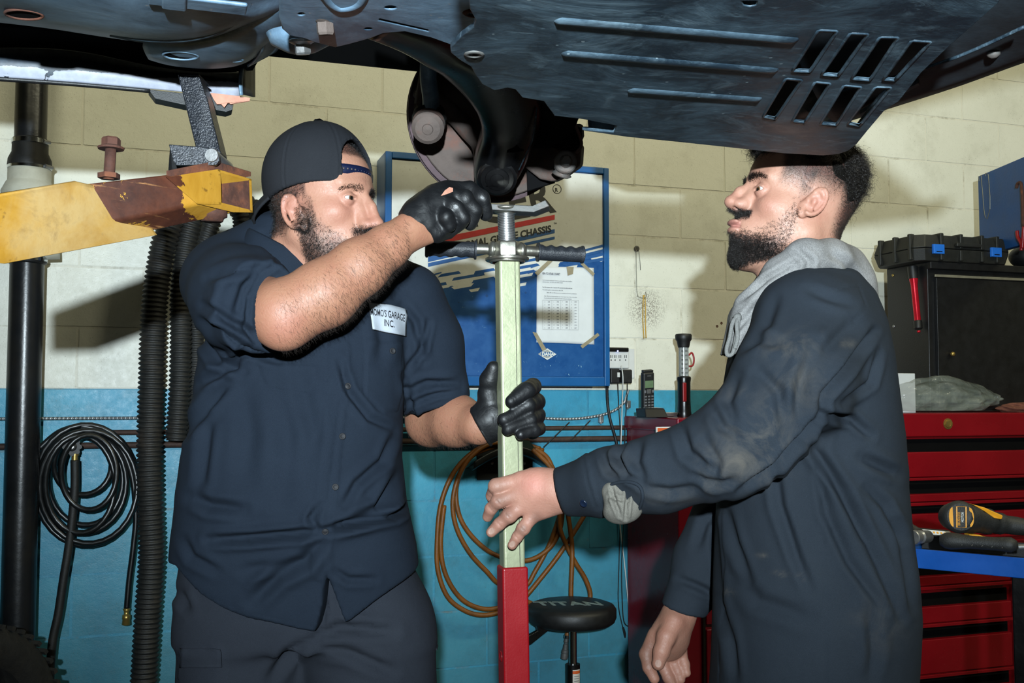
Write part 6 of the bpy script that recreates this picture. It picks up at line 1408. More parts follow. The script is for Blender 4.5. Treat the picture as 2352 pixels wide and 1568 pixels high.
armhair(armR[0], armR_N, 6500, 31, (.45, 0, -.8), man1, lambda V: (V[:, 0] > at(650, 700, 1.6).x) * (.35 + .65 * sstep(V[:, 2], 1.45, 1.56)) * (proj(V)[0] < 938))
armhair(armL[0], armL_N, 2200, 32, (.5, 0, -.6), man1, lambda V: (proj(V)[0] < 1100) * 1.0)

# shirt
def torso_fn(rows, yc, n=2.4):              # rows: (py, xl, xr, half depth, centre Y)
    zs, cx, ax_, by, cy = [], [], [], [], []
    for py, xl, xr, b, Yc in rows:
        L0, R0 = at(xl, py, Yc), at(xr, py, Yc); zs.append(L0.z); cx.append((L0.x + R0.x) / 2); ax_.append((R0.x - L0.x) / 2); by.append(b); cy.append(Yc)
    o = np.argsort(zs); zs, cx, ax_, by, cy = (np.array(a)[o] for a in (zs, cx, ax_, by, cy))
    def fn(X, Y, Z):
        z = Z.ravel(); c_ = np.interp(z, zs, cx)[None, None]; a = np.interp(z, zs, ax_)[None, None]; b = np.interp(z, zs, by)[None, None]; y0 = np.interp(z, zs, cy)[None, None]
        q = (np.abs((X - c_) / a) ** n + np.abs((Y - y0) / b) ** n) ** (1 / n); d = (q - 1) * np.minimum(a, b)
        d = np.maximum(d, np.maximum(Z - zs[-1], zs[0] - Z)); return d.astype(f32)
    return fn, (min(cx[i] - ax_[i] for i in range(len(cx))), min(cy) - max(by), zs[0]), (max(cx[i] + ax_[i] for i in range(len(cx))), max(cy) + max(by), zs[-1])
sh = Field((at(380, 900, 1.9).x - .02, 1.52, .93), (at(1110, 900, 1.95).x, 2.16, 1.72), .0042)
rows1 = [(548, 640, 800, .05, 1.90), (575, 590, 860, .075, 1.90), (610, 545, 905, .095, 1.90), (660, 505, 925, .115, 1.90), (750, 478, 932, .13, 1.89), (850, 458, 930, .14, 1.885), (950, 452, 922, .15, 1.88), (1050, 432, 920, .16, 1.87), (1150, 418, 932, .165, 1.87), (1250, 404, 955, .16, 1.875), (1320, 396, 963, .155, 1.88), (1500, 402, 968, .15, 1.89)]
fn, lo, hi = torso_fn(rows1, 0); sh.put(fn, lo, hi, .02)
sh.rc(at(600, 600, 1.90), at(860, 612, 1.92), .055, .055, .04)
sh.chain([(at(520, 648, 1.87), .082), (at(555, 680, 1.76), .084), (at(592, 704, 1.665), .076)], .03)
sh.chain([(at(935, 690, 1.93), .070), (at(975, 790, 1.96), .072), (at(1000, 905, 1.985), .068)], .025)
sh.chain([(at(640, 560, 1.88), .06), (at(560, 615, 1.88), .062)], .04)
# open ends and hem
d1 = np.array((EL - at(560, 680, 1.74)).normalized()); c0 = np.array(at(598, 707, 1.655))
def cut_plane(c, d, rad):
    def f(X, Y, Z):
        pl = (X - c[0]) * d[0] + (Y - c[1]) * d[1] + (Z - c[2]) * d[2]; r = np.sqrt((X - c[0]) ** 2 + (Y - c[1]) ** 2 + (Z - c[2]) ** 2) - rad; return np.maximum(-pl, r).astype(f32)
    return f
d1 = np.array([.50, -.83, -.20]); d1 /= np.linalg.norm(d1)
sh.put(cut_plane(np.array(at(602, 712, 1.655)), d1, .15), c0 - .15, c0 + .15, .004, sub=True)
c2 = np.array(at(1008, 935, 2.0)); d2 = np.array((at(1040, 990, 1.97) - at(985, 800, 1.965)).normalized())
sh.put(cut_plane(c2, d2, .11), c2 - .11, c2 + .11, .004, sub=True)
hx = [at(x, 1300, 1.73).x for x in (380, 400, 450, 520, 600, 680, 724, 738, 748, 752, 790, 800, 860, 920, 962, 980)]
hz = [at(740, y, 1.73).z for y in (1310, 1325, 1365, 1400, 1425, 1444, 1452, 1400, 1312, 1312, 1432, 1430, 1385, 1345, 1315, 1310)]
def hem(X, Y, Z): front = np.interp(X.ravel(), hx, hz)[:, None, None]; return (Z - (front - .0 * Y)).astype(f32)
sh.put(lambda X, Y, Z: np.broadcast_to(hem(X, Y, Z), np.broadcast_shapes(X.shape, Y.shape, Z.shape)).copy(), (-9, -9, -9), (9, 9, 9), .002, sub=True)
V, Q = sh.mesh(); V = relax(V, Q, 1, .4); N = vnormals(V, Q); px, py = proj(V)
D = wnoise(V, 26, 1) * .0018 + wnoise(V * np.array([1, 1, .35]), 48, 2) * .0010
S1 = [([(470, 700), (520, 735), (590, 770)], 9, .006), ([(480, 640), (540, 620), (600, 612)], 10, .005), ([(600, 545), (640, 590), (700, 640)], 9, .006), ([(470, 735), (560, 800), (640, 830)], 9, .007), ([(600, 612), (560, 660), (540, 720)], 9, .005), ([(640, 600), (600, 630), (570, 680), (562, 760)], 6, .004),
 ([(560, 740), (575, 775), (600, 800)], 6, .004), ([(455, 770), (500, 830), (560, 850)], 10, .007), ([(460, 880), (520, 850), (570, 800)], 10, .007), ([(430, 1000), (470, 940), (520, 880)], 11, .007),
 ([(925, 700), (955, 740), (975, 830)], 8, .005), ([(935, 850), (970, 800), (985, 740)], 7, .006), ([(930, 900), (980, 880), (1060, 880)], 8, .006), ([(935, 930), (1000, 905), (1060, 895)], 6, .004), ([(925, 860), (945, 950), (930, 1040)], 8, .006),
 ([(780, 830), (800, 900), (850, 960), (905, 985)], 8, .006), ([(905, 1000), (880, 1060), (820, 1110), (790, 1160)], 9, .006), ([(918, 1090), (870, 1170), (760, 1215)], 12, .011), ([(950, 1160), (900, 1185), (830, 1200), (755, 1212)], 9, .012), ([(745, 1215), (680, 1225), (580, 1235), (480, 1240)], 10, .011),
 ([(740, 1235), (700, 1290), (640, 1320), (580, 1380)], 14, .009), ([(440, 1140), (480, 1160), (560, 1170)], 13, .007), ([(735, 1215), (715, 1190), (735, 1160)], 8, .006), ([(420, 1240), (440, 1280), (500, 1310)], 10, .004), ([(770, 1310), (800, 1330), (860, 1330)], 8, .004), ([(560, 1310), (620, 1300), (700, 1280)], 12, .004),
 ([(480, 960), (470, 1040), (460, 1120)], 12, .005), ([(560, 900), (570, 1000), (560, 1100)], 22, .004), ([(660, 950), (670, 1050), (650, 1150)], 24, .004), ([(690, 860), (720, 1000), (700, 1120)], 18, .004), ([(870, 720), (880, 780), (870, 830)], 14, .004)]
D += folds(V, N, S1)
fc = (N[:, 1] < -.2)
pk = segdist(px, py, [(780, 800), (775, 900), (762, 1010), (748, 1160), (738, 1240), (740, 1310)]); D += np.where(fc, .0022 * sstep(26 - np.abs(pk[0]) , 0, 3) * (px > 700), 0)
D -= np.where(fc, .0022 * np.exp(-((segdist(px, py, [(792, 812), (785, 900), (770, 1010), (752, 1160), (742, 1235), (744, 1310)])[0]) / 2.6) ** 2), 0)
def pocket(poly, hgt, m=None): 
    global D
    ins = inpoly(px, py, poly); dd = segdist(px, py, poly + [poly[0]])[0]; D += np.where(fc, np.where(ins, hgt * sstep(dd, 0, 5), 0) - .0012 * np.exp(-(dd / 2.5) ** 2), 0)
pocket([(838, 775), (925, 785), (915, 945), (880, 950), (835, 905)], .0025); pocket([(590, 830), (735, 838), (728, 880), (708, 905), (612, 890), (600, 862)], .0020)
hd_ = segdist(px, py, [(380, 1300), (400, 1313), (450, 1353), (520, 1388), (600, 1413), (680, 1432), (722, 1440)])[0]; D -= np.where(fc, .001 * np.exp(-(hd_ / 2.2) ** 2), 0)
for rim in ([(652, 600), (602, 640), (568, 700), (566, 760), (590, 800)], [(630, 585), (585, 630), (553, 695), (552, 760), (575, 800)]): D -= .0016 * np.exp(-(segdist(px, py, rim)[0] / 2.6) ** 2) * (V[:, 1] < 1.78)
D -= .0016 * np.exp(-(segdist(px, py, [(930, 900), (980, 893), (1068, 860)])[0] / 2.6) ** 2)
V = V + N * D[:, None]; shirt = np_obj('shirt', V, Q, M_SHIRT, man1)
from mathutils.bvhtree import BVHTree
def bvh(V, Q): return BVHTree.FromPolygons([tuple(v) for v in V], [tuple(int(i) for i in q) for q in Q])
def bvh_front(V, Q, m): Qf = Q[m[Q].all(1)]; return bvh(V, Qf)
T1 = bvh(V, Q[(V[Q[:, 0], 1] < 1.95)])
def cast(T, px, py, off=0.0):
    d = ray(px, py).normalized(); h = T.ray_cast(Vector((0, 0, CZ)), d)
    if h[0] is None: return None, None
    n = h[1] if h[1].dot(d) < 0 else -h[1]; return h[0] + n * off, n
M_BTN = basic('dark_button', srgb(12, 13, 18), .7, 0, .1, 30)
def button(T, x, y, parent, r=.0057, m=None):
    p, n = cast(T, x, y, 0)
    if p is None: return
    n = (n + Vector((0, -.4, 0))).normalized(); b = obj('button', lathe(p, n, [(-.001, r * .8), (.001, r), (.0024, r), (.003, r * .75), (.0022, r * .6), (.0022, .0003)], 20), m or M_BTN, parent, smooth=True); return b
for x, y in ((901, 806), (800, 886), (786, 1002), (770, 1118), (747, 1222)): button(T1, x, y, shirt)
# name patch, curved on the cloth
pa_ = [(845, 697), (932, 712), (930, 772), (853, 757)]
def onpatch(u, v, off):
    x = (pa_[0][0] * (1 - u) + pa_[1][0] * u) * (1 - v) + (pa_[3][0] * (1 - u) + pa_[2][0] * u) * v; y = (pa_[0][1] * (1 - u) + pa_[1][1] * u) * (1 - v) + (pa_[3][1] * (1 - u) + pa_[2][1] * u) * v
    y -= 5 * math.sin(u * PI) * (1 - v) * .8; p, n = cast(T1, x, y, off); return p
nu_, nv_ = 14, 8; G = [[onpatch(i / nu_, j / nv_, .003) for i in range(nu_ + 1)] for j in range(nv_ + 1)]
def smoothgrid(G, it=2):
    for _ in range(it):
        for j in range(1, len(G) - 1):
            for i in range(1, len(G[0]) - 1): G[j][i] = (G[j][i] + G[j - 1][i] + G[j + 1][i] + G[j][i - 1] + G[j][i + 1]) / 5
    return G
if all(p is not None for r in G for p in r):
    G = smoothgrid(G); bm = bmesh.new(); vv = [[bm.verts.new(p) for p in r] for r in G]
    for j in range(nv_):
        for i in range(nu_): bm.faces.new((vv[j][i], vv[j][i + 1], vv[j + 1][i + 1], vv[j + 1][i]))
    M_PATCH = basic('white_twill', srgb(150, 156, 164), .75, 0, .05, 60, .0003, 500)
    pt = obj('name_patch', bm, M_PATCH, shirt, smooth=True); pt.modifiers.new('th', 'SOLIDIFY').thickness = .0012
    border = [G[0][i] for i in range(nu_ + 1)] + [G[j][nu_] for j in range(nv_ + 1)] + [G[nv_][i] for i in range(nu_, -1, -1)] + [G[j][0] for j in range(nv_, -1, -1)]
    bb_ = [border[0]]
    for p in border[1:]:
        if (p - bb_[-1]).length > 1e-4: bb_.append(p)
    obj('patch_border', tube([p + Vector((0, -.0006, 0)) for p in bb_[:-1]], .0009, 6, closed=True), M_BTN, pt, smooth=True)
    def bil(u, v):
        a = min(max(u, 0), .9999) * nu_; b = min(max(v, 0), .9999) * nv_; i, j = int(a), int(b); fa, fb = a - i, b - j
        return (G[j][i] * (1 - fa) + G[j][i + 1] * fa) * (1 - fb) + (G[j + 1][i] * (1 - fa) + G[j + 1][i + 1] * fa) * fb
    def patchtext(s, u0, u1, v0, v1):
        o = text('lettering', s, 1.0, Matrix.Identity(4), M_INKD, None, th=0, offset=.012); me = o.data; xs = [v.co.x for v in me.vertices]; ys = [v.co.y for v in me.vertices]; x0, x1, y0, y1 = min(xs), max(xs), min(ys), max(ys)
        for v in me.vertices: u = u0 + (v.co.x - x0) / (x1 - x0) * (u1 - u0); w = v1 + (v.co.y - y0) / (y1 - y0) * (v0 - v1); v.co = bil(u, w) + Vector((0, -.0032, 0))
        o.parent = pt; me.transform(ws(pt).inverted())
    M_INKD = basic('black_thread', srgb(18, 18, 24), .6)
    patchtext("MOMO'S GARAGE", .02, .96, .20, .46); patchtext('INC.', .39, .67, .54, .78)
# collar around the neck
nc = H1.w((-.052, -.002, -.10)); nc2 = H1.w((-.074, 0, -.165))
rowsC = []
for (dz, r0, lift) in ((.022, .067, .0), (.026, .0715, .0), (-.018, .092, .0), (-.030, .100, .0)):
    row = []
    for a in np.linspace(-2.75, 2.75, 22):
        back = (1 + math.cos(a)) / 2; f_ = -H1.R[:, 0]; l_ = H1.R[:, 1]
        p = nc2 * .55 + nc * .45 + (f_ * math.cos(a) * (r0 + .004) + l_ * math.sin(a) * r0 * .98) + np.array([0, 0, 1]) * (dz + .050 + .034 * back - .030 * (1 - back) ** 2 * 1.2)
        row.append(Vector(p))
    rowsC.append(row)
rowsurf('collar', rowsC, M_SHIRT, man1, 40, 4, .0028)

# cap (worn backwards)
cp_ = Field((-.15, -.12, -.02), (.14, .12, .19), .0026)
cp_.ell((-.004, 0, .062), (.103, .0885, .101), .01); 
def rimcut(X, Y, Z): return np.broadcast_to(Z - (.033 + .16 * X - .9 * X * X), np.broadcast_shapes(X.shape, Y.shape, Z.shape)).astype(f32)
cp_.put(rimcut, (-9, -9, -9), (9, 9, 9), .003, sub=True)
cp_.ell((-.004, 0, .057), (.0965, .082, .0955), .001, sub=True)
cp_.rc((.05, 0, .076), (.16, 0, .076), .047, .047, .003, sub=True); cp_.put(lambda X, Y, Z: np.maximum(np.maximum(np.abs(Y) - .047, Z - .076), .05 - X).astype(f32), (.05, -.05, -.02), (.14, .05, .076), .002, sub=True)
cp_.ell((-.004, 0, .1635), (.009, .009, .006), .002)
V, Q = cp_.mesh(); N = vnormals(V, Q); r = V - np.array([-.01, 0, .06]); out_n = (N * r).sum(1) > 0
ang = np.arctan2(r[:, 1], r[:, 0]); seam = np.min([np.abs(np.angle(np.exp(1j * (ang - a)))) * np.hypot(r[:, 0], r[:, 1]) for a in (PI / 6 + .52 * 0, PI / 2, 5 * PI / 6, -PI / 6, -PI / 2, -5 * PI / 6)], axis=0)
V = V + N * (np.where(out_n, -.0011 * np.exp(-(seam / .0016) ** 2) + .0006 * np.exp(-((seam - .004) / .002) ** 2), 0) + wnoise(V, 60, 4) * .0007 + wnoise(V, 25, 5) * .0013)[:, None]
capo = np_obj('cap', H1.w(V), Q, M_CAP, man1)
for a in (-PI / 2 - .5, -PI / 2 + .55):
    d = np.array([math.cos(a) * .108 * .72, math.sin(a) * .0885 * .72, .060 + .097 * .68 - .06]); p = np.array([-.010, 0, .06]) + d; nn = d / np.array([.108 ** 2, .0885 ** 2, .097 ** 2]); nn /= np.linalg.norm(nn)
    obj('eyelet', lathe(Vector(H1.w(p - nn * .001)), Vector(H1.d(nn)), [(0, .0045), (.0016, .004), (.0016, .002), (.0006, .0015), (.0006, .0002)], 14), M_BTN, capo, smooth=True)
M_STRAP = basic('navy_strap', srgb(10, 18, 44), .4, 0, .15, 40)
rs = []
for dz in (-.0085, .0085):
    rs.append([Vector(H1.w((-.004 + .1005 * math.cos(a), .0865 * math.sin(a), .057 + dz + .006 * math.cos(a)))) for a in np.linspace(-.62, .62, 13)])
strap = rowsurf('cap_strap', rs, M_STRAP, man1, 24, 3, .0022)
for a in np.linspace(-.55, .2, 10):
    p = (-.004 + .1022 * math.cos(a), .088 * math.sin(a), .057 + .006 * math.cos(a)); obj('strap_dot', lathe(Vector(H1.w(p)), Vector(H1.d((math.cos(a), math.sin(a), 0))), [(0, .0016), (.0012, .0013), (.0012, .0002)], 10), M_DUSTMETAL if a < -.3 else M_STRAP, strap, smooth=True)
rb_ = []
for t in np.linspace(0, 1, 5):
    row = []
    for s in np.linspace(-1, 1, 9):
        w_ = .072 * math.sqrt(max(.02, 1 - (t * .93) ** 2.2)) ; row.append(Vector(H1.w((-.088 + .034 * s * s - .064 * t, s * w_ * 1.02, .048 - .040 * t - .032 * s * s))))
    rb_.append(row)
rowsurf('cap_brim', rb_, M_CAP, capo, 24, 4, .004)

# gloves
def glove(name, Fl, parent, m, disp=.0012, seed=3):
    V, Q = Fl.mesh(); V = relax(V, Q, 1, .3); N = vnormals(V, Q); V = V + N * (wnoise(V, 190, seed) * disp * .5 + wnoise(V, 90, seed + 1) * disp)[:, None]; return np_obj(name, V, Q, m, parent)
g1 = Field((at(905, 500, 1.7).x, 1.60, at(1000, 590, 1.7).z), (at(1145, 500, 1.8).x, 1.90, at(1000, 400, 1.7).z), .002)
g1.chain([(at(932, 532, 1.67), .0295), (at(972, 500, 1.69), .0315), (at(1010, 474, 1.715), .034), (at(1040, 462, 1.75), .031)], .02, flat=((.3, -.2, .93), .95))
g1.ell(at(1022, 474, 1.735), (.046, .032, .034), .015); g1.ell(at(1010, 512, 1.70), (.035, .024, .020), .015)
g1.chain([(at(1030, 438, 1.73), .015), (at(1078, 437, 1.745), .0150), (at(1108, 455, 1.755), .0140), (at(1116, 492, 1.77), .0115)], .006)
g1.chain([(at(1030, 450, 1.705), .0155), (at(1069, 457, 1.700), .0150), (at(1090, 482, 1.708), .0132), (at(1080, 516, 1.72), .0112)], .003)
g1.chain([(at(1015, 468, 1.695), .0155), (at(1046, 479, 1.680), .0145), (at(1062, 502, 1.685), .0126), (at(1049, 523, 1.70), .0108)], .003)
g1.chain([(at(1000, 488, 1.685), .0145), (at(1024, 498, 1.668), .0130), (at(1034, 517, 1.675), .0112)], .003)
g1.chain([(at(985, 522, 1.68), .018), (at(1005, 535, 1.685), .0145), (at(1030, 535, 1.70), .012)], .01)
g1.put(cut_plane(np.array(at(937, 527, 1.67)), -np.array((at(1000, 500, 1.69) - at(937, 527, 1.67)).normalized()), .09), np.array(at(937, 527, 1.67)) - .09, np.array(at(937, 527, 1.67)) + .09, .002, sub=True)
gl1 = glove('glove', g1, man1, M_GLOVE)
wa_ = Vector(at(939, 526, 1.672)); wd_ = (at(1000, 500, 1.69) - at(937, 527, 1.67)).normalized(); Fw = frame_z(wd_)
T_g = bvh(np.array([ws(man1) @ v.co for v in gl1.data.vertices]), np.array([list(p.vertices) for p in gl1.data.polygons]))
hp_ = [cast(T_g, x, y, .0012)[0] for x, y in ((1012, 451), (1022, 438), (1032, 431), (1040, 433), (1040, 441), (1028, 446))]
if all(hp_): obj('torn_hole', prism(hp_, (0, -.0006, 0)), basic('skin_through_tear', (.42, .2, .14), .5), gl1)
g2 = Field((at(1075, 950, 1.8).x, 1.74, at(1150, 1050, 1.85).z), (at(1255, 950, 1.8).x, 1.99, at(1150, 815, 1.85).z), .002)
g2.chain([(at(1100, 982, 1.903), .037), (at(1128, 962, 1.90), .036), (at(1165, 945, 1.915), .034), (at(1205, 942, 1.92), .032)], .02); g2.ell(at(1180, 945, 1.92), (.045, .024, .045), .015)
g2.chain([(at(1125, 945, 1.895), .022), (at(1122, 905, 1.885), .018), (at(1124, 872, 1.875), .0145), (at(1135, 842, 1.865), .0120)], .01)
for (a, b, c_, r_) in (((1216, 905), (1225, 886), (1173, 922), .0138), ((1225, 935), (1232, 922), (1158, 962), .0140), ((1226, 965), (1234, 955), (1168, 985), .0135), ((1224, 992), (1236, 984), (1196, 998), .0125)):
    g2.chain([(at(*a, 1.915), r_ * 1.05), (at(b[0], b[1], 1.875), r_ * 1.05), (at((b[0] * .75 + c_[0] * .25), (b[1] * .75 + c_[1] * .25), 1.825), r_), (at(*c_, 1.808), r_ * .85)], .004)
g2.put(cut_plane(np.array(at(1103, 983, 1.903)), -np.array([.85, 0, .5]), .09), np.array(at(1103, 983, 1.903)) - .09, np.array(at(1103, 983, 1.903)) + .09, .002, sub=True)
gl2 = glove('glove', g2, man1, M_GLOVE, seed=9)
wa_ = Vector(at(1105, 982, 1.903)); Fw = frame_z(Vector((.85, 0, .5)))
obj('rolled_cuff', tube([wa_ + Fw @ Vector((.0365 * math.cos(a), .0365 * math.sin(a), .0)) for a in np.linspace(0, 2 * PI, 30, endpoint=False)], .003, 8, closed=True), M_GLOVE, gl2, smooth=True)

# trousers and boots
tr = Field((at(380, 1500, 1.9).x - .04, 1.66, .04), (at(1010, 1500, 1.9).x + .05, 2.16, 1.12), .0075)
zq = lambda y: at(700, y, 1.9).z
fn, lo, hi = torso_fn([(1180, 440, 925, .125, 1.90), (1320, 415, 950, .13, 1.90), (1400, 412, 968, .135, 1.90), (1462, 412, 980, .13, 1.90)], 0); tr.put(fn, lo, hi, .03)
for xa, xk, sgn in ((566, 556, -1), (846, 862, 1)):
    a = at(xa, 1450, 1.90); kx = at(xk, 1600, 1.9).x; tr.chain([(a, .122), (Vector((kx, 1.89, .72)), .118), (Vector((kx + sgn * .01, 1.89, .48)), .092), (Vector((kx + sgn * .015, 1.92, .12)), .085)], .03)
V, Q = tr.mesh(); V = relax(V, Q, 1, .4); 
def subdiv(V, Q, keep):                      # one 4-split of the quads that keep() selects plus nothing else: applied to all
    E = {}; V = list(map(tuple, V)); 
    return V, Q
N = vnormals(V, Q); px, py = proj(V); fc = N[:, 1] < -.2; D = wnoise(V, 30, 11) * .002
D += folds(V, N, [([(720, 1470), (780, 1440), (900, 1450)], 12, .008), ([(725, 1490), (800, 1500), (900, 1540)], 12, .007), ([(715, 1470), (660, 1500), (620, 1560)], 12, .007), ([(740, 1330), (745, 1400), (728, 1470)], 8, .006), ([(410, 1360), (430, 1400)], 10, .005)])
D += np.where(fc & inpoly(px, py, [(413, 1492), (508, 1492), (512, 1600), (413, 1620)]), .006, 0)
V = V + N * D[:, None]; np_obj('trousers', V, Q, M_TROU, man1)
Tt = bvh(V, Q)
def quadpatch(T, corners, off, nu=6, nv=6):
    G = []
    for j in range(nv + 1):
        r = []
        for i in range(nu + 1):
            u, v = i / nu, j / nv; a, b, c_, d = corners; x_ = (a[0] * (1 - u) + b[0] * u) * (1 - v) + (d[0] * (1 - u) + c_[0] * u) * v; y_ = (a[1] * (1 - u) + b[1] * u) * (1 - v) + (d[1] * (1 - u) + c_[1] * u) * v
            p, _ = cast(T, x_, y_, off); 
            if p is None: return None
            r.append(p)
        G.append(r)
    return smoothgrid(G, 3)
def add_patch(name, T, corners, off, m, parent, th=.002):
    G = quadpatch(T, corners, off)
    if G is None: print('no patch', name); return None
    return rowsurf(name, G, m, parent, 10, 2, th)
add_patch('cargo_pocket_flap', Tt, [(418, 1490), (506, 1492), (508, 1530), (418, 1532)], .004, M_TROU, man1)
obj('pocket_tab', prism([at(982, 1440, 1.86), at(1004, 1492, 1.88), at(996, 1496, 1.88), at(975, 1470, 1.86)], (0, .03, 0)), M_TROU, man1)
M_BOOT = basic('black_boot_leather', srgb(24, 23, 22), .5, 0, .2, 30)
def boots(parent, cs, f, m=M_BOOT):
    for c in cs:
        F_ = Field((c[0] - .2, c[1] - .2, -.01), (c[0] + .2, c[1] + .2, .26), .008); fx, fy = f
        F_.rc((c[0] - fx * .02, c[1] - fy * .02, .22), (c[0] - fx * .02, c[1] - fy * .02, .07), .055, .055, .03); F_.chain([((c[0] - fx * .05, c[1] - fy * .05, .045), .045), ((c[0] + fx * .06, c[1] + fy * .06, .045), .048), ((c[0] + fx * .13, c[1] + fy * .13, .038), .042)], .03)
        F_.put(lambda X, Y, Z: np.broadcast_to(Z - .001, np.broadcast_shapes(X.shape, Y.shape, Z.shape)).astype(f32), (-9, -9, -9), (9, 9, 9), .002, sub=True); V, Q = F_.mesh(); np_obj('boot', V, Q, m, parent)
kx0, kx1 = at(556, 1600, 1.9).x, at(862, 1600, 1.9).x
boots(man1, [(kx0 - .015, 1.90, 0), (kx1 + .015, 1.90, 0)], (0, -1))
# ================================================================== mechanic on the right
M_COV = m_cloth('navy_coverall', (.0108, .0148, .0205), (.0150, .0198, .0265), (.07, .065, .058)); M_HOOD = m_cloth('grey_marl_hood', (.115, .113, .112), (.165, .162, .158), None, 500)
man2 = thing('person', 'curly-haired bearded man in long navy coverall and grey hood touching the jack bare-handed', 'person', (at(1880, 1500, 1.82).x, 1.82, 0))
P2 = dict(slit=.0040, ez=.0145, nose=(.1235, -.009), chin=.100, cf=.008, lf=.013, lip=-.049, open=.0022, eart=.40, es=.88, eo=(.006, .002), neck=(-.035, 0, -.17), nr=.060)
pit = math.radians(13)
H2 = Frame(at(1834, 490, 1.775), (-math.cos(pit), -.10, math.sin(pit)), up=(0, 0, 1))
Fd = head_field(P2); V, Q = Fd.mesh(); V = relax(V, Q, 1, .35); N = vnormals(V, Q); Lh = V.copy(); x, y, z = V.T; ay = np.abs(y)
C2, blend = face_colour(V, N, P2, np.array([.36, .195, .135]))
b2, mu2, lp2 = beard_masks(x, y, z, N, P2['lip'], P2['nose'][1])
chin2 = sstep(-z, .055, .090) * sstep(x, .02, .06); dense2 = np.clip(chin2 + .10 * sstep(.055 - x, 0, .03), 0, 1); b2 = b2 * sstep(z, np.interp(x, [0, .04, .09, .12], [-.072, -.100, -.125, -.13]), np.interp(x, [0, .04, .09, .12], [-.060, -.088, -.110, -.115])) * (1 - .75 * sstep(z, -.03, .0)) * sstep(x, .022, .032)
blend(np.clip(b2 * (.12 + .75 * dense2), 0, .9), (.030, .022, .020)); blend(np.clip(mu2 * .85, 0, .88), (.025, .018, .016))
earm = earmask(P2, x, ay, z); mu2 = mu2 ** 1.8 * sstep(P2['nose'][1] - .010 - z, 0, .004)
fade = np.clip(sstep(z - .25 * np.maximum(0, -x - .02) + .12 * np.minimum(0, .02 - x), .010, .058) * sstep(.070 - x, 0, .012) + sstep(z, .10, .115) * sstep(.088 - x, 0, .01) + sstep(-.035 - x, 0, .03) * sstep(z + .075, 0, .05), 0, 1) * (1 - earm)
fade = np.clip(fade + .3 * sstep(.034 - x, 0, .008) * sstep(x - .008, 0, .006) * sstep(z, -.03, .03) * (1 - earm), 0, 1)
blend(np.clip(fade * .93, 0, .93), (.016, .012, .011))
hp2 = (H2.w(V), Q, C2)
# bare hand on the jack
Y0 = 1.80
hf_ = Field((at(1105, 1100, 1.8).x, 1.70, at(1200, 1270, 1.8).z), (at(1340, 1100, 1.8).x, 1.92, at(1200, 1060, 1.8).z), .0018)
hf_.chain([(at(1330, 1134, 1.765), .030), (at(1285, 1128, 1.775), .0290), (at(1240, 1122, 1.785), .033)], .02, flat=((0, 1, 0), 1.15))
for a, b, ra, rb_2 in (((1280, 1105), (1196, 1103), .020, .0155), ((1280, 1122), (1188, 1136), .020, .0150), ((1280, 1138), (1200, 1160), .019, .0145), ((1282, 1152), (1226, 1182), .019, .0135)): hf_.rc(at(*a, 1.785), at(*b, 1.788), ra, rb_2, .014)
hf_.ell(at(1236, 1130, 1.79), (.040, .020, .034), .02)
fing = [
 ([(1196, 1103, 1.788, .0150), (1139, 1116, 1.790, .0128), (1131, 1138, 1.815, .0112), (1133, 1152, 1.84, .0095)]),
 ([(1188, 1136, 1.786, .0142), (1144, 1151, 1.786, .0122), (1128, 1168, 1.795, .0108), (1120, 1186, 1.808, .0092)]),
 ([(1200, 1160, 1.786, .0138), (1168, 1184, 1.782, .0122), (1147, 1203, 1.785, .0106), (1128, 1222, 1.792, .0090)]),
 ([(1226, 1182, 1.786, .0128), (1201, 1213, 1.784, .0108), (1188, 1233, 1.787, .0094), (1177, 1251, 1.792, .0082)])]
for f_ in fing: hf_.chain([(at(a, b, c), r) for a, b, c, r in f_], .0035)
for f_ in fing: a, b, c, r = f_[1]; hf_.ell(at(a + 2, b, c - .004), (r * 1.05, r * .95, r * 1.0), .005)
hf_.chain([(at(1262, 1112, 1.80), .020), (at(1222, 1098, 1.835), .0165), (at(1196, 1108, 1.89), .0130), (at(1180, 1118, 1.905), .0115)], .01)
V, Q = hf_.mesh(); V = relax(V, Q, 1, .3); N = vnormals(V, Q); px, py = proj(V)
D = -.0010 * sum(np.exp(-(segdist(px, py, [(f_[i][0] - 7, f_[i][1] - 5), (f_[i][0] + 5, f_[i][1] + 8)])[0] / 2.2) ** 2) for f_ in fing[1:] for i in (1, 2)) + wnoise(V, 120, 3) * .0003
V = V + N * (D * (N[:, 1] < -.1))[:, None]
ch_ = np.tile(np.array([.35, .175, .125]), (len(V), 1))
dirtm = np.clip(.30 + .5 * wnoise(V, 90, 8) , 0, 1) * sstep(1235 - px, 0, 70) * .85
for fx_, fy_, rr in ((1165, 1180, 14), (1145, 1150, 14), (1200, 1215, 13), (1232, 1190, 16)): dirtm = np.maximum(dirtm, .65 * np.exp(-(((px - fx_) ** 2 + (py - fy_) ** 2) / rr ** 2)))
red = .5 * np.exp(-(((px - 1225) ** 2 + (py - 1110) ** 2) / 30 ** 2)); ch_ = ch_ * (1 - red[:, None]) + np.array([.52, .19, .15]) * red[:, None]
ch_ = ch_ * (1 - dirtm[:, None]) + np.array([.10, .06, .045]) * dirtm[:, None]
hand1 = (V, Q, ch_)
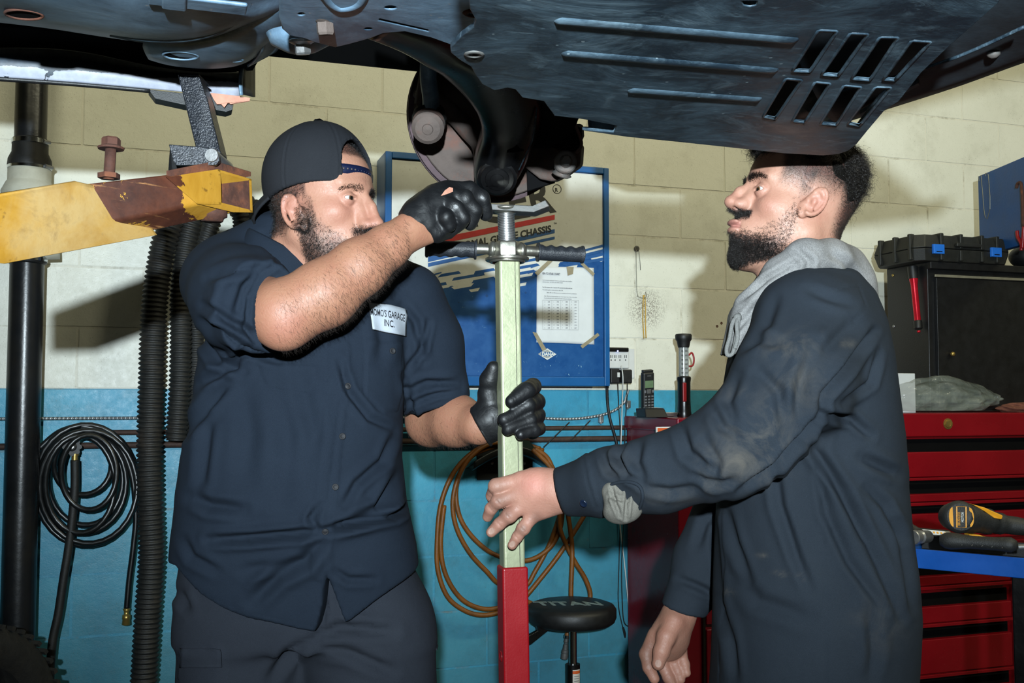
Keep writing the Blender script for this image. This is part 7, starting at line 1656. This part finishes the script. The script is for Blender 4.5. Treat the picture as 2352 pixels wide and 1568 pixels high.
# hanging far hand
hg_ = Field((at(1460, 1500, 1.95).x, 1.88, at(1500, 1585, 1.95).z), (at(1620, 1500, 1.95).x, 2.04, at(1500, 1390, 1.95).z), .0022)
hg_.chain([(at(1568, 1395, 1.965), .030), (at(1556, 1420, 1.96), .030), (at(1542, 1458, 1.955), .034)], .02, flat=((.3, -.9, 0), 1.2)); hg_.ell(at(1535, 1468, 1.955), (.036, .022, .040), .015)
hg_.chain([(at(1548, 1428, 1.94), .021), (at(1530, 1462, 1.925), .0165), (at(1520, 1495, 1.918), .0145), (at(1512, 1524, 1.915), .0120)], .008)
hg_.chain([(at(1505, 1460, 1.955), .0155), (at(1484, 1502, 1.955), .0130), (at(1490, 1532, 1.945), .0115), (at(1503, 1558, 1.94), .0098)], .004)
hg_.chain([(at(1524, 1485, 1.96), .0150), (at(1522, 1525, 1.965), .0128), (at(1536, 1556, 1.955), .0112), (at(1548, 1580, 1.95), .009)], .004)
hg_.chain([(at(1546, 1480, 1.965), .0145), (at(1545, 1515, 1.968), .0122), (at(1556, 1540, 1.96), .0108), (at(1563, 1560, 1.955), .009)], .004)
hg_.chain([(at(1565, 1470, 1.965), .0130), (at(1564, 1500, 1.968), .0112), (at(1572, 1525, 1.96), .0098), (at(1577, 1545, 1.955), .008)], .004)
V, Q = hg_.mesh(); V = relax(V, Q, 1, .3); cc_ = np.tile(np.array([.30, .145, .10]), (len(V), 1)); dm = np.clip(.3 + .4 * wnoise(V, 80, 6), 0, .7)[:, None]; handF = (V, Q, cc_ * (1 - dm) + np.array([.12, .06, .04]) * dm)
cf2 = Field((at(1700, 900, 1.8).x, 1.72, .9), (at(2020, 900, 1.8).x, 1.92, 1.62), .02); cf2.rc(at(1830, 640, 1.79), at(1870, 1450, 1.82), .062, .07); V, Q = cf2.mesh(); core2 = (V, Q, np.tile(SKIN_A, (len(V), 1)))
V, Q, c = join_np([hp2, hand1, handF, core2]); body2 = np_obj('body', V, Q, M_SKIN, man2, c)
M_NAIL = basic('fingernail', (.34, .21, .165), .35, 0, .1, 80)
T2b = bvh(hand1[0], hand1[1])
for cx, cy, a, w, l in ((1129, 1219, -2.35, 6.5, 8.5), (1177, 1249, -2.15, 6, 8)):
    pp_ = [cast(T2b, cx + l * math.cos(t) * math.cos(a) - w * math.sin(t) * math.sin(a), cy - (l * math.cos(t) * math.sin(a) + w * math.sin(t) * math.cos(a)), .0007)[0] for t in np.linspace(0, 2 * PI, 12, endpoint=False)]
    if all(p is not None for p in pp_): obj('fingernail', prism(pp_, (0, -.0004, 0)), M_NAIL, body2)
T3b = bvh(handF[0], handF[1])
pp_ = [cast(T3b, 1512 + 7 * math.cos(t), 1523 + 9 * math.sin(t), .0007)[0] for t in np.linspace(0, 2 * PI, 12, endpoint=False)]
if all(p is not None for p in pp_): obj('fingernail', prism(pp_, (0, -.0004, 0)), M_NAIL, body2)
for s in (-1, 1): eyeball('eye', H2.w((.079, s * .032, P2['ez'])), Vector(H2.d((1, .34, -.14))), .0135, man2, (.16, .075, .03))
hl = vnormals(Lh, Q if False else hp2[1])
be = beardset(man2, H2, Lh, hl, b2 * (.10 + dense2 * 1.6) * (Lh[:, 1] > -.045), 14000, 41, .0075, .0002, down=(.45, 0, -.8), out=.55); be['kind'] = 'stuff'
mo = beardset(man2, H2, Lh, hl, mu2 * (Lh[:, 1] > -.03), 2000, 42, .008, .00021, name='moustache'); mo['kind'] = 'stuff'
sf = beardset(man2, H2, Lh, hl, fade ** 1.3 * (Lh[:, 1] > .0) * (Lh[:, 2] < .105), 12000, 43, .0028, .0002, down=(-.4, 0, -.7), out=.45, name='faded_side_hair', curl=.0005, seg=2, mat=M_STUB); sf['kind'] = 'stuff'
eyebrows(H2, Lh, hl, P2, man2, 1300, .0205, 6, .009)
# curly top hair: a dark mass with curls standing off it
hm_ = Field((-.165, -.115, .0), (.135, .115, .19), .003)
hm_.ell((-.004, 0, .082), (.084, .074, .066), .01); hm_.ell((.055, 0, .115), (.045, .055, .032), .02); hm_.ell((-.054, 0, .056), (.030, .062, .060), .03)
hm_.put(lambda X, Y, Z: np.broadcast_to(Z - (.072 - .75 * np.maximum(0, -X - .01)) , np.broadcast_shapes(X.shape, Y.shape, Z.shape)).astype(f32), (-9, -9, -9), (9, 9, 9), .012, sub=True)
V, Q = hm_.mesh(); N = vnormals(V, Q); V = V + N * (np.abs(wnoise(V, 130, 5)) * .006 + wnoise(V, 60, 6) * .005)[:, None]; N = vnormals(V, Q)
topm = np_obj('curly_hair', H2.w(V), Q, basic('hair_mass', (.004, .0035, .003), .95, spec=.05), man2)
i = pick(V, np.ones(len(V)) * (V[:, 1] > -.07), 8000, 51); o = strands('curls', H2.w(V[i]), H2.d(N[i] * .7 + np.array([-.25, 0, -.1]) + rg.normal(0, .35, (8000, 3))), .0125 * rg.uniform(.4, 1.5, 8000), .00028, M_HAIR, topm, 8, .0048, 7.0, .2, 52, .5); o['kind'] = 'stuff'
i = pick(V, sstep(-V[:, 0], .06, .11) + sstep(V[:, 0], .07, .09), 420, 55); o = strands('loose_curls', H2.w(V[i]), H2.d(N[i] + rg.normal(0, .4, (420, 3))), .024 * rg.uniform(.6, 1.4, 420), .0003, M_HAIR, topm, 12, .006, 8.5, .2, 56, .5); o['kind'] = 'stuff'

# coverall
cv = Field((at(1500, 1000, 1.9).x - .3, 1.44, .06), (at(2110, 1000, 1.8).x + .03, 2.12, 1.66), .0052)
cv = Field((at(1270, 1100, 1.75).x, 1.46, .62), (at(2110, 1000, 1.8).x + .03, 2.12, 1.68), .0046)
rows2 = [(618, 1775, 1955, .07, 1.79), (640, 1745, 1964, .12, 1.79), (680, 1712, 1989, .165, 1.80), (740, 1700, 2009, .19, 1.80), (820, 1680, 2026, .20, 1.80), (900, 1668, 2038, .20, 1.80), (1000, 1660, 2054, .19, 1.80), (1100, 1655, 2062, .18, 1.80), (1200, 1650, 2075, .185, 1.80), (1300, 1648, 2088, .195, 1.80), (1400, 1645, 2094, .20, 1.80), (1500, 1640, 2085, .20, 1.80), (1620, 1632, 2078, .195, 1.80)]
fn, lo, hi = torso_fn(rows2, 0, 2.2); cv.put(fn, lo, hi, .02)
SHN = at(1856, 748, 1.655)
cv.chain([(SHN, .088), (at(1822, 868, 1.60), .084), (at(1722, 1000, 1.585), .078)], .035); cv.chain([(at(1722, 996, 1.585), .078), (at(1672, 1034, 1.59), .074), (at(1512, 1091, 1.64), .0605), (at(1400, 1108, 1.70), .054), (at(1284, 1131, 1.765), .041)], .02)
cv.chain([(at(1795, 770, 1.97), .072), (at(1752, 900, 2.0), .070), (at(1698, 1110, 2.01), .066), (at(1614, 1290, 1.985), .055), (at(1567, 1408, 1.965), .044)], .02)
ca_ = np.array(at(1286, 1131, 1.765)); dca = np.array((at(1230, 1122, 1.785) - at(1340, 1140, 1.74)).normalized()); dca = np.array([-.96, .12, -.27]); dca /= np.linalg.norm(dca)
cv.put(cut_plane(ca_, dca, .07), ca_ - .07, ca_ + .07, .003, sub=True)
cb_ = np.array(at(1567, 1402, 1.965)); dcb = np.array([-.30, 0, -.95]); cv.put(cut_plane(cb_, dcb, .08), cb_ - .08, cb_ + .08, .003, sub=True)
V, Q = cv.mesh(); V = relax(V, Q, 1, .4); N = vnormals(V, Q); px, py = proj(V)
D = wnoise(V, 24, 21) * .0022 + wnoise(V * np.array([1, 1, .4]), 50, 22) * .0010
S2 = [([(2008, 760), (1975, 800), (1940, 850), (1890, 905), (1880, 950)], 9, .012), ([(1885, 948), (1840, 1000), (1780, 1070), (1700, 1125)], 9, .012), ([(1890, 950), (1960, 965), (2000, 1000)], 9, .009), ([(2020, 810), (2000, 880), (1935, 925)], 8, .007), ([(1870, 790), (1840, 880), (1825, 960)], 14, .008), ([(1960, 740), (1900, 800), (1870, 860)], 14, .006),
 ([(1900, 960), (1880, 1040), (1940, 1130), (1980, 1230)], 12, .007), ([(1850, 1010), (1900, 1080), (1960, 1180), (2020, 1300), (2070, 1420)], 11, .008), ([(1880, 1080), (1900, 1180), (1950, 1290), (2030, 1400)], 10, .007), ([(1980, 1050), (2020, 1070), (2060, 1090)], 12, .008), ([(1990, 1120), (2030, 1160), (2070, 1240)], 10, .007),
 ([(1780, 1070), (1790, 1160), (1830, 1280), (1860, 1350)], 11, .007), ([(1670, 1160), (1690, 1250), (1720, 1330)], 10, .006), ([(1640, 1200), (1650, 1320), (1660, 1450)], 9, .006), ([(2060, 1200), (2085, 1320), (2095, 1400)], 10, .006), ([(1700, 1330), (1740, 1380), (1860, 1420)], 16, .005), ([(1660, 1400), (1680, 1480), (1690, 1560)], 10, .006), ([(2000, 1400), (2010, 1500), (2000, 1560)], 14, .006),
 ([(1740, 850), (1790, 900), (1800, 980)], 12, .006), ([(1690, 860), (1670, 920), (1690, 980)], 12, .006), ([(1640, 940), (1660, 980), (1700, 1010)], 12, .007), ([(1560, 975), (1580, 1040), (1640, 1080)], 11, .007), ([(1470, 1010), (1460, 1060), (1480, 1110)], 11, .007), ([(1440, 1015), (1420, 1050), (1440, 1090), (1470, 1110)], 8, .008), ([(1385, 1040), (1400, 1080), (1430, 1100)], 8, .006), ([(1480, 1120), (1540, 1130), (1600, 1120)], 10, .006), ([(1600, 1090), (1640, 1110), (1690, 1100)], 9, .006), ([(1620, 1010), (1650, 1060), (1640, 1110)], 10, .005),
 ([(1660, 1160), (1620, 1200), (1600, 1260)], 10, .006), ([(1560, 1330), (1600, 1345), (1650, 1370)], 8, .007), ([(1690, 800), (1740, 780), (1800, 790)], 12, .005), ([(1780, 680), (1760, 740), (1700, 800)], 12, .005), ([(1855, 660), (1900, 680), (1960, 700)], 10, .004)]
D += folds(V, N, S2) * .72
fc = N[:, 1] < -.1
for sm in ([(1868, 950), (1872, 1040), (1880, 1130), (1890, 1260), (1900, 1400), (1898, 1600)], [(1910, 675), (1940, 660), (1975, 652)], [(1660, 1160), (1668, 1300), (1650, 1450), (1650, 1570)], [(1960, 740), (1990, 700), (1975, 655)], [(1342, 1052), (1352, 1110), (1372, 1168)]): D -= .0018 * np.exp(-(segdist(px, py, sm)[0] / 2.6) ** 2) * fc
cuf = segdist(px, py, [(1268, 1075), (1300, 1190)])[0]; D += .0022 * ((px < 1350 + (py - 1052) * .25) & (py > 1020) & (py < 1230) & (V[:, 1] < 1.85))
V = V + N * D[:, None]; cov = np_obj('coverall', V, Q, M_COV, man2)
da = np.zeros(len(V)); 
for cx, cy, rx, ry, a in ((1800, 800, 60, 30, .9), (1850, 780, 45, 35, .6), (1830, 880, 60, 60, .7), (1700, 1060, 90, 55, 1.0), (1740, 1010, 90, 50, .9), (1620, 1110, 60, 30, .9), (1680, 900, 50, 20, .5), (1420, 1070, 40, 35, .35), (1540, 1140, 80, 30, .5), (1770, 970, 60, 60, .8), (1940, 790, 14, 10, .9), (1792, 1317, 14, 6, 1.6), (1845, 1325, 12, 6, 1.6), (1678, 1357, 12, 9, 1.6), (1750, 1275, 10, 5, 1.4), (2020, 1430, 60, 70, .35)): da = np.maximum(da, a * np.exp(-(((px - cx) / rx) ** 2 + ((py - cy) / ry) ** 2)))
at_ = cov.data.attributes.new('dirt', 'FLOAT', 'POINT'); at_.data.foreach_set('value', (np.clip(da, 0, 1.5) * (V[:, 1] < 1.82)).astype(f32))
T2 = bvh(V, Q); button(T2, 1341, 1155, cov, .0065, basic('navy_button', srgb(16, 26, 44), .3))
# trouser legs of the coverall and boots
tg = Field((at(1640, 1568, 1.8).x - .02, 1.58, .05), (at(2080, 1568, 1.8).x + .03, 2.02, .72), .009)
cxm = at(1870, 1500, 1.8).x
for yy in (1.70, 1.91): tg.chain([((cxm - .01, yy, .78), .12), ((cxm, yy, .45), .095), ((cxm + .01, yy, .10), .088)], .03)
V, Q = tg.mesh(); N = vnormals(V, Q); np_obj('trouser_legs', V + N * (wnoise(V, 28, 5) * .004)[:, None], Q, M_COV, man2)
boots(man2, [(cxm, 1.70, 0), (cxm, 1.91, 0)], (-1, 0))
# grey hood and drawstring
ho = Field(at(1640, 820, 1.8) - Vector((0, .28, 0)), at(2030, 530, 1.8) + Vector((0, .30, .03)), .0034)
ring = [(1716, 740, 1.735, .022), (1746, 688, 1.715, .026), (1792, 632, 1.700, .030), (1850, 596, 1.692, .033), (1905, 595, 1.72, .034), (1938, 615, 1.775, .038), (1930, 610, 1.86, .038), (1870, 590, 1.90, .034), (1790, 620, 1.89, .03), (1735, 690, 1.85, .026), (1716, 745, 1.79, .024)]
ho.chain([(at(a, b, c), r) for a, b, c, r in ring], .012)
ho.chain([(at(1905, 600, 1.75), .034), (at(1955, 655, 1.78), .040), (at(1965, 700, 1.80), .04)], .02)
ho.chain([(at(1722, 740, 1.76), .040), (at(1722, 830, 1.76), .050)], .02)
ho.chain([(at(1715, 700, 1.73), .02), (at(1708, 790, 1.72), .026)], .015)
V, Q = ho.mesh(); V = relax(V, Q, 1, .4); N = vnormals(V, Q)
D = folds(V, N, [([(1700, 690), (1760, 640), (1830, 600)], 6, .004), ([(1690, 760), (1740, 700), (1800, 650)], 7, .005), ([(1830, 575), (1860, 600), (1850, 630)], 7, .004), ([(1700, 800), (1720, 760)], 6, .004), ([(1900, 580), (1940, 600), (1975, 650)], 9, .003)]) + wnoise(V, 45, 2) * .0016
V = V + N * D[:, None]; hood = np_obj('hood', V, Q, M_HOOD, man2)
M_STR = m_cloth('drawstring_cord', (.09, .09, .085), (.13, .13, .125), None, 700)
ds_ = lambda l: spline([at(*p) for p in l], 8)
obj('drawstring', tube(ds_([(1697, 722, 1.70), (1683, 740, 1.69), (1676, 775, 1.69), (1669, 800, 1.69), (1671, 815, 1.69), (1682, 812, 1.69), (1688, 790, 1.69), (1693, 760, 1.69), (1697, 728, 1.69)]), .0036, 8), M_STR, hood, smooth=True)
obj('drawstring', tube(ds_([(1697, 722, 1.70), (1692, 745, 1.685), (1694, 775, 1.685), (1688, 800, 1.685)]), .0036, 8), M_STR, hood, smooth=True)
obj('drawstring_knot', lathe(at(1694, 728, 1.695) + Vector((0, 0, .006)), (0, 0, -1), [(0, .003), (.004, .007), (.010, .007), (.014, .003)], 14), M_STR, hood, smooth=True)
# collar edge of the coverall over the hood
# torn elbow lining
tf = Field(at(1365, 1215, 1.62) - Vector((0, .05, 0)), at(1500, 1080, 1.66) + Vector((0, .06, 0)), .0024)
tf.chain([(at(1418, 1132, 1.640), .024), (at(1424, 1165, 1.632), .026)], .01); tf.chain([(at(1446, 1130, 1.636), .020), (at(1444, 1160, 1.630), .022)], .006); tf.ell(at(1430, 1175, 1.638), (.028, .02, .016), .01)
V, Q = tf.mesh(); N = vnormals(V, Q); D = folds(V, N, [([(1445, 1110), (1440, 1150), (1436, 1190)], 4, .006), ([(1405, 1120), (1412, 1150), (1425, 1185)], 4, .004), ([(1400, 1140), (1430, 1150)], 4, .003)]) + wnoise(V, 160, 2) * .001
np_obj('torn_lining', V + N * D[:, None], Q, m_cloth('dirty_grey_lining', (.085, .08, .07), (.125, .118, .10), None, 900), cov)
rim = [(1390, 1140), (1398, 1118), (1420, 1108), (1450, 1108), (1470, 1118), (1477, 1140), (1468, 1168), (1450, 1190), (1422, 1196), (1400, 1182), (1390, 1162)]
rp = [cast(T2, x_, y_, .001)[0] for x_, y_ in rim]
rp = [p if p is not None else at(x_, y_, 1.66) for p, (x_, y_) in zip(rp, rim)]
obj('torn_edge', tube([p for p in spline(rp, 4, closed=True)], .0028, 8, closed=True), M_COV, cov, smooth=True)
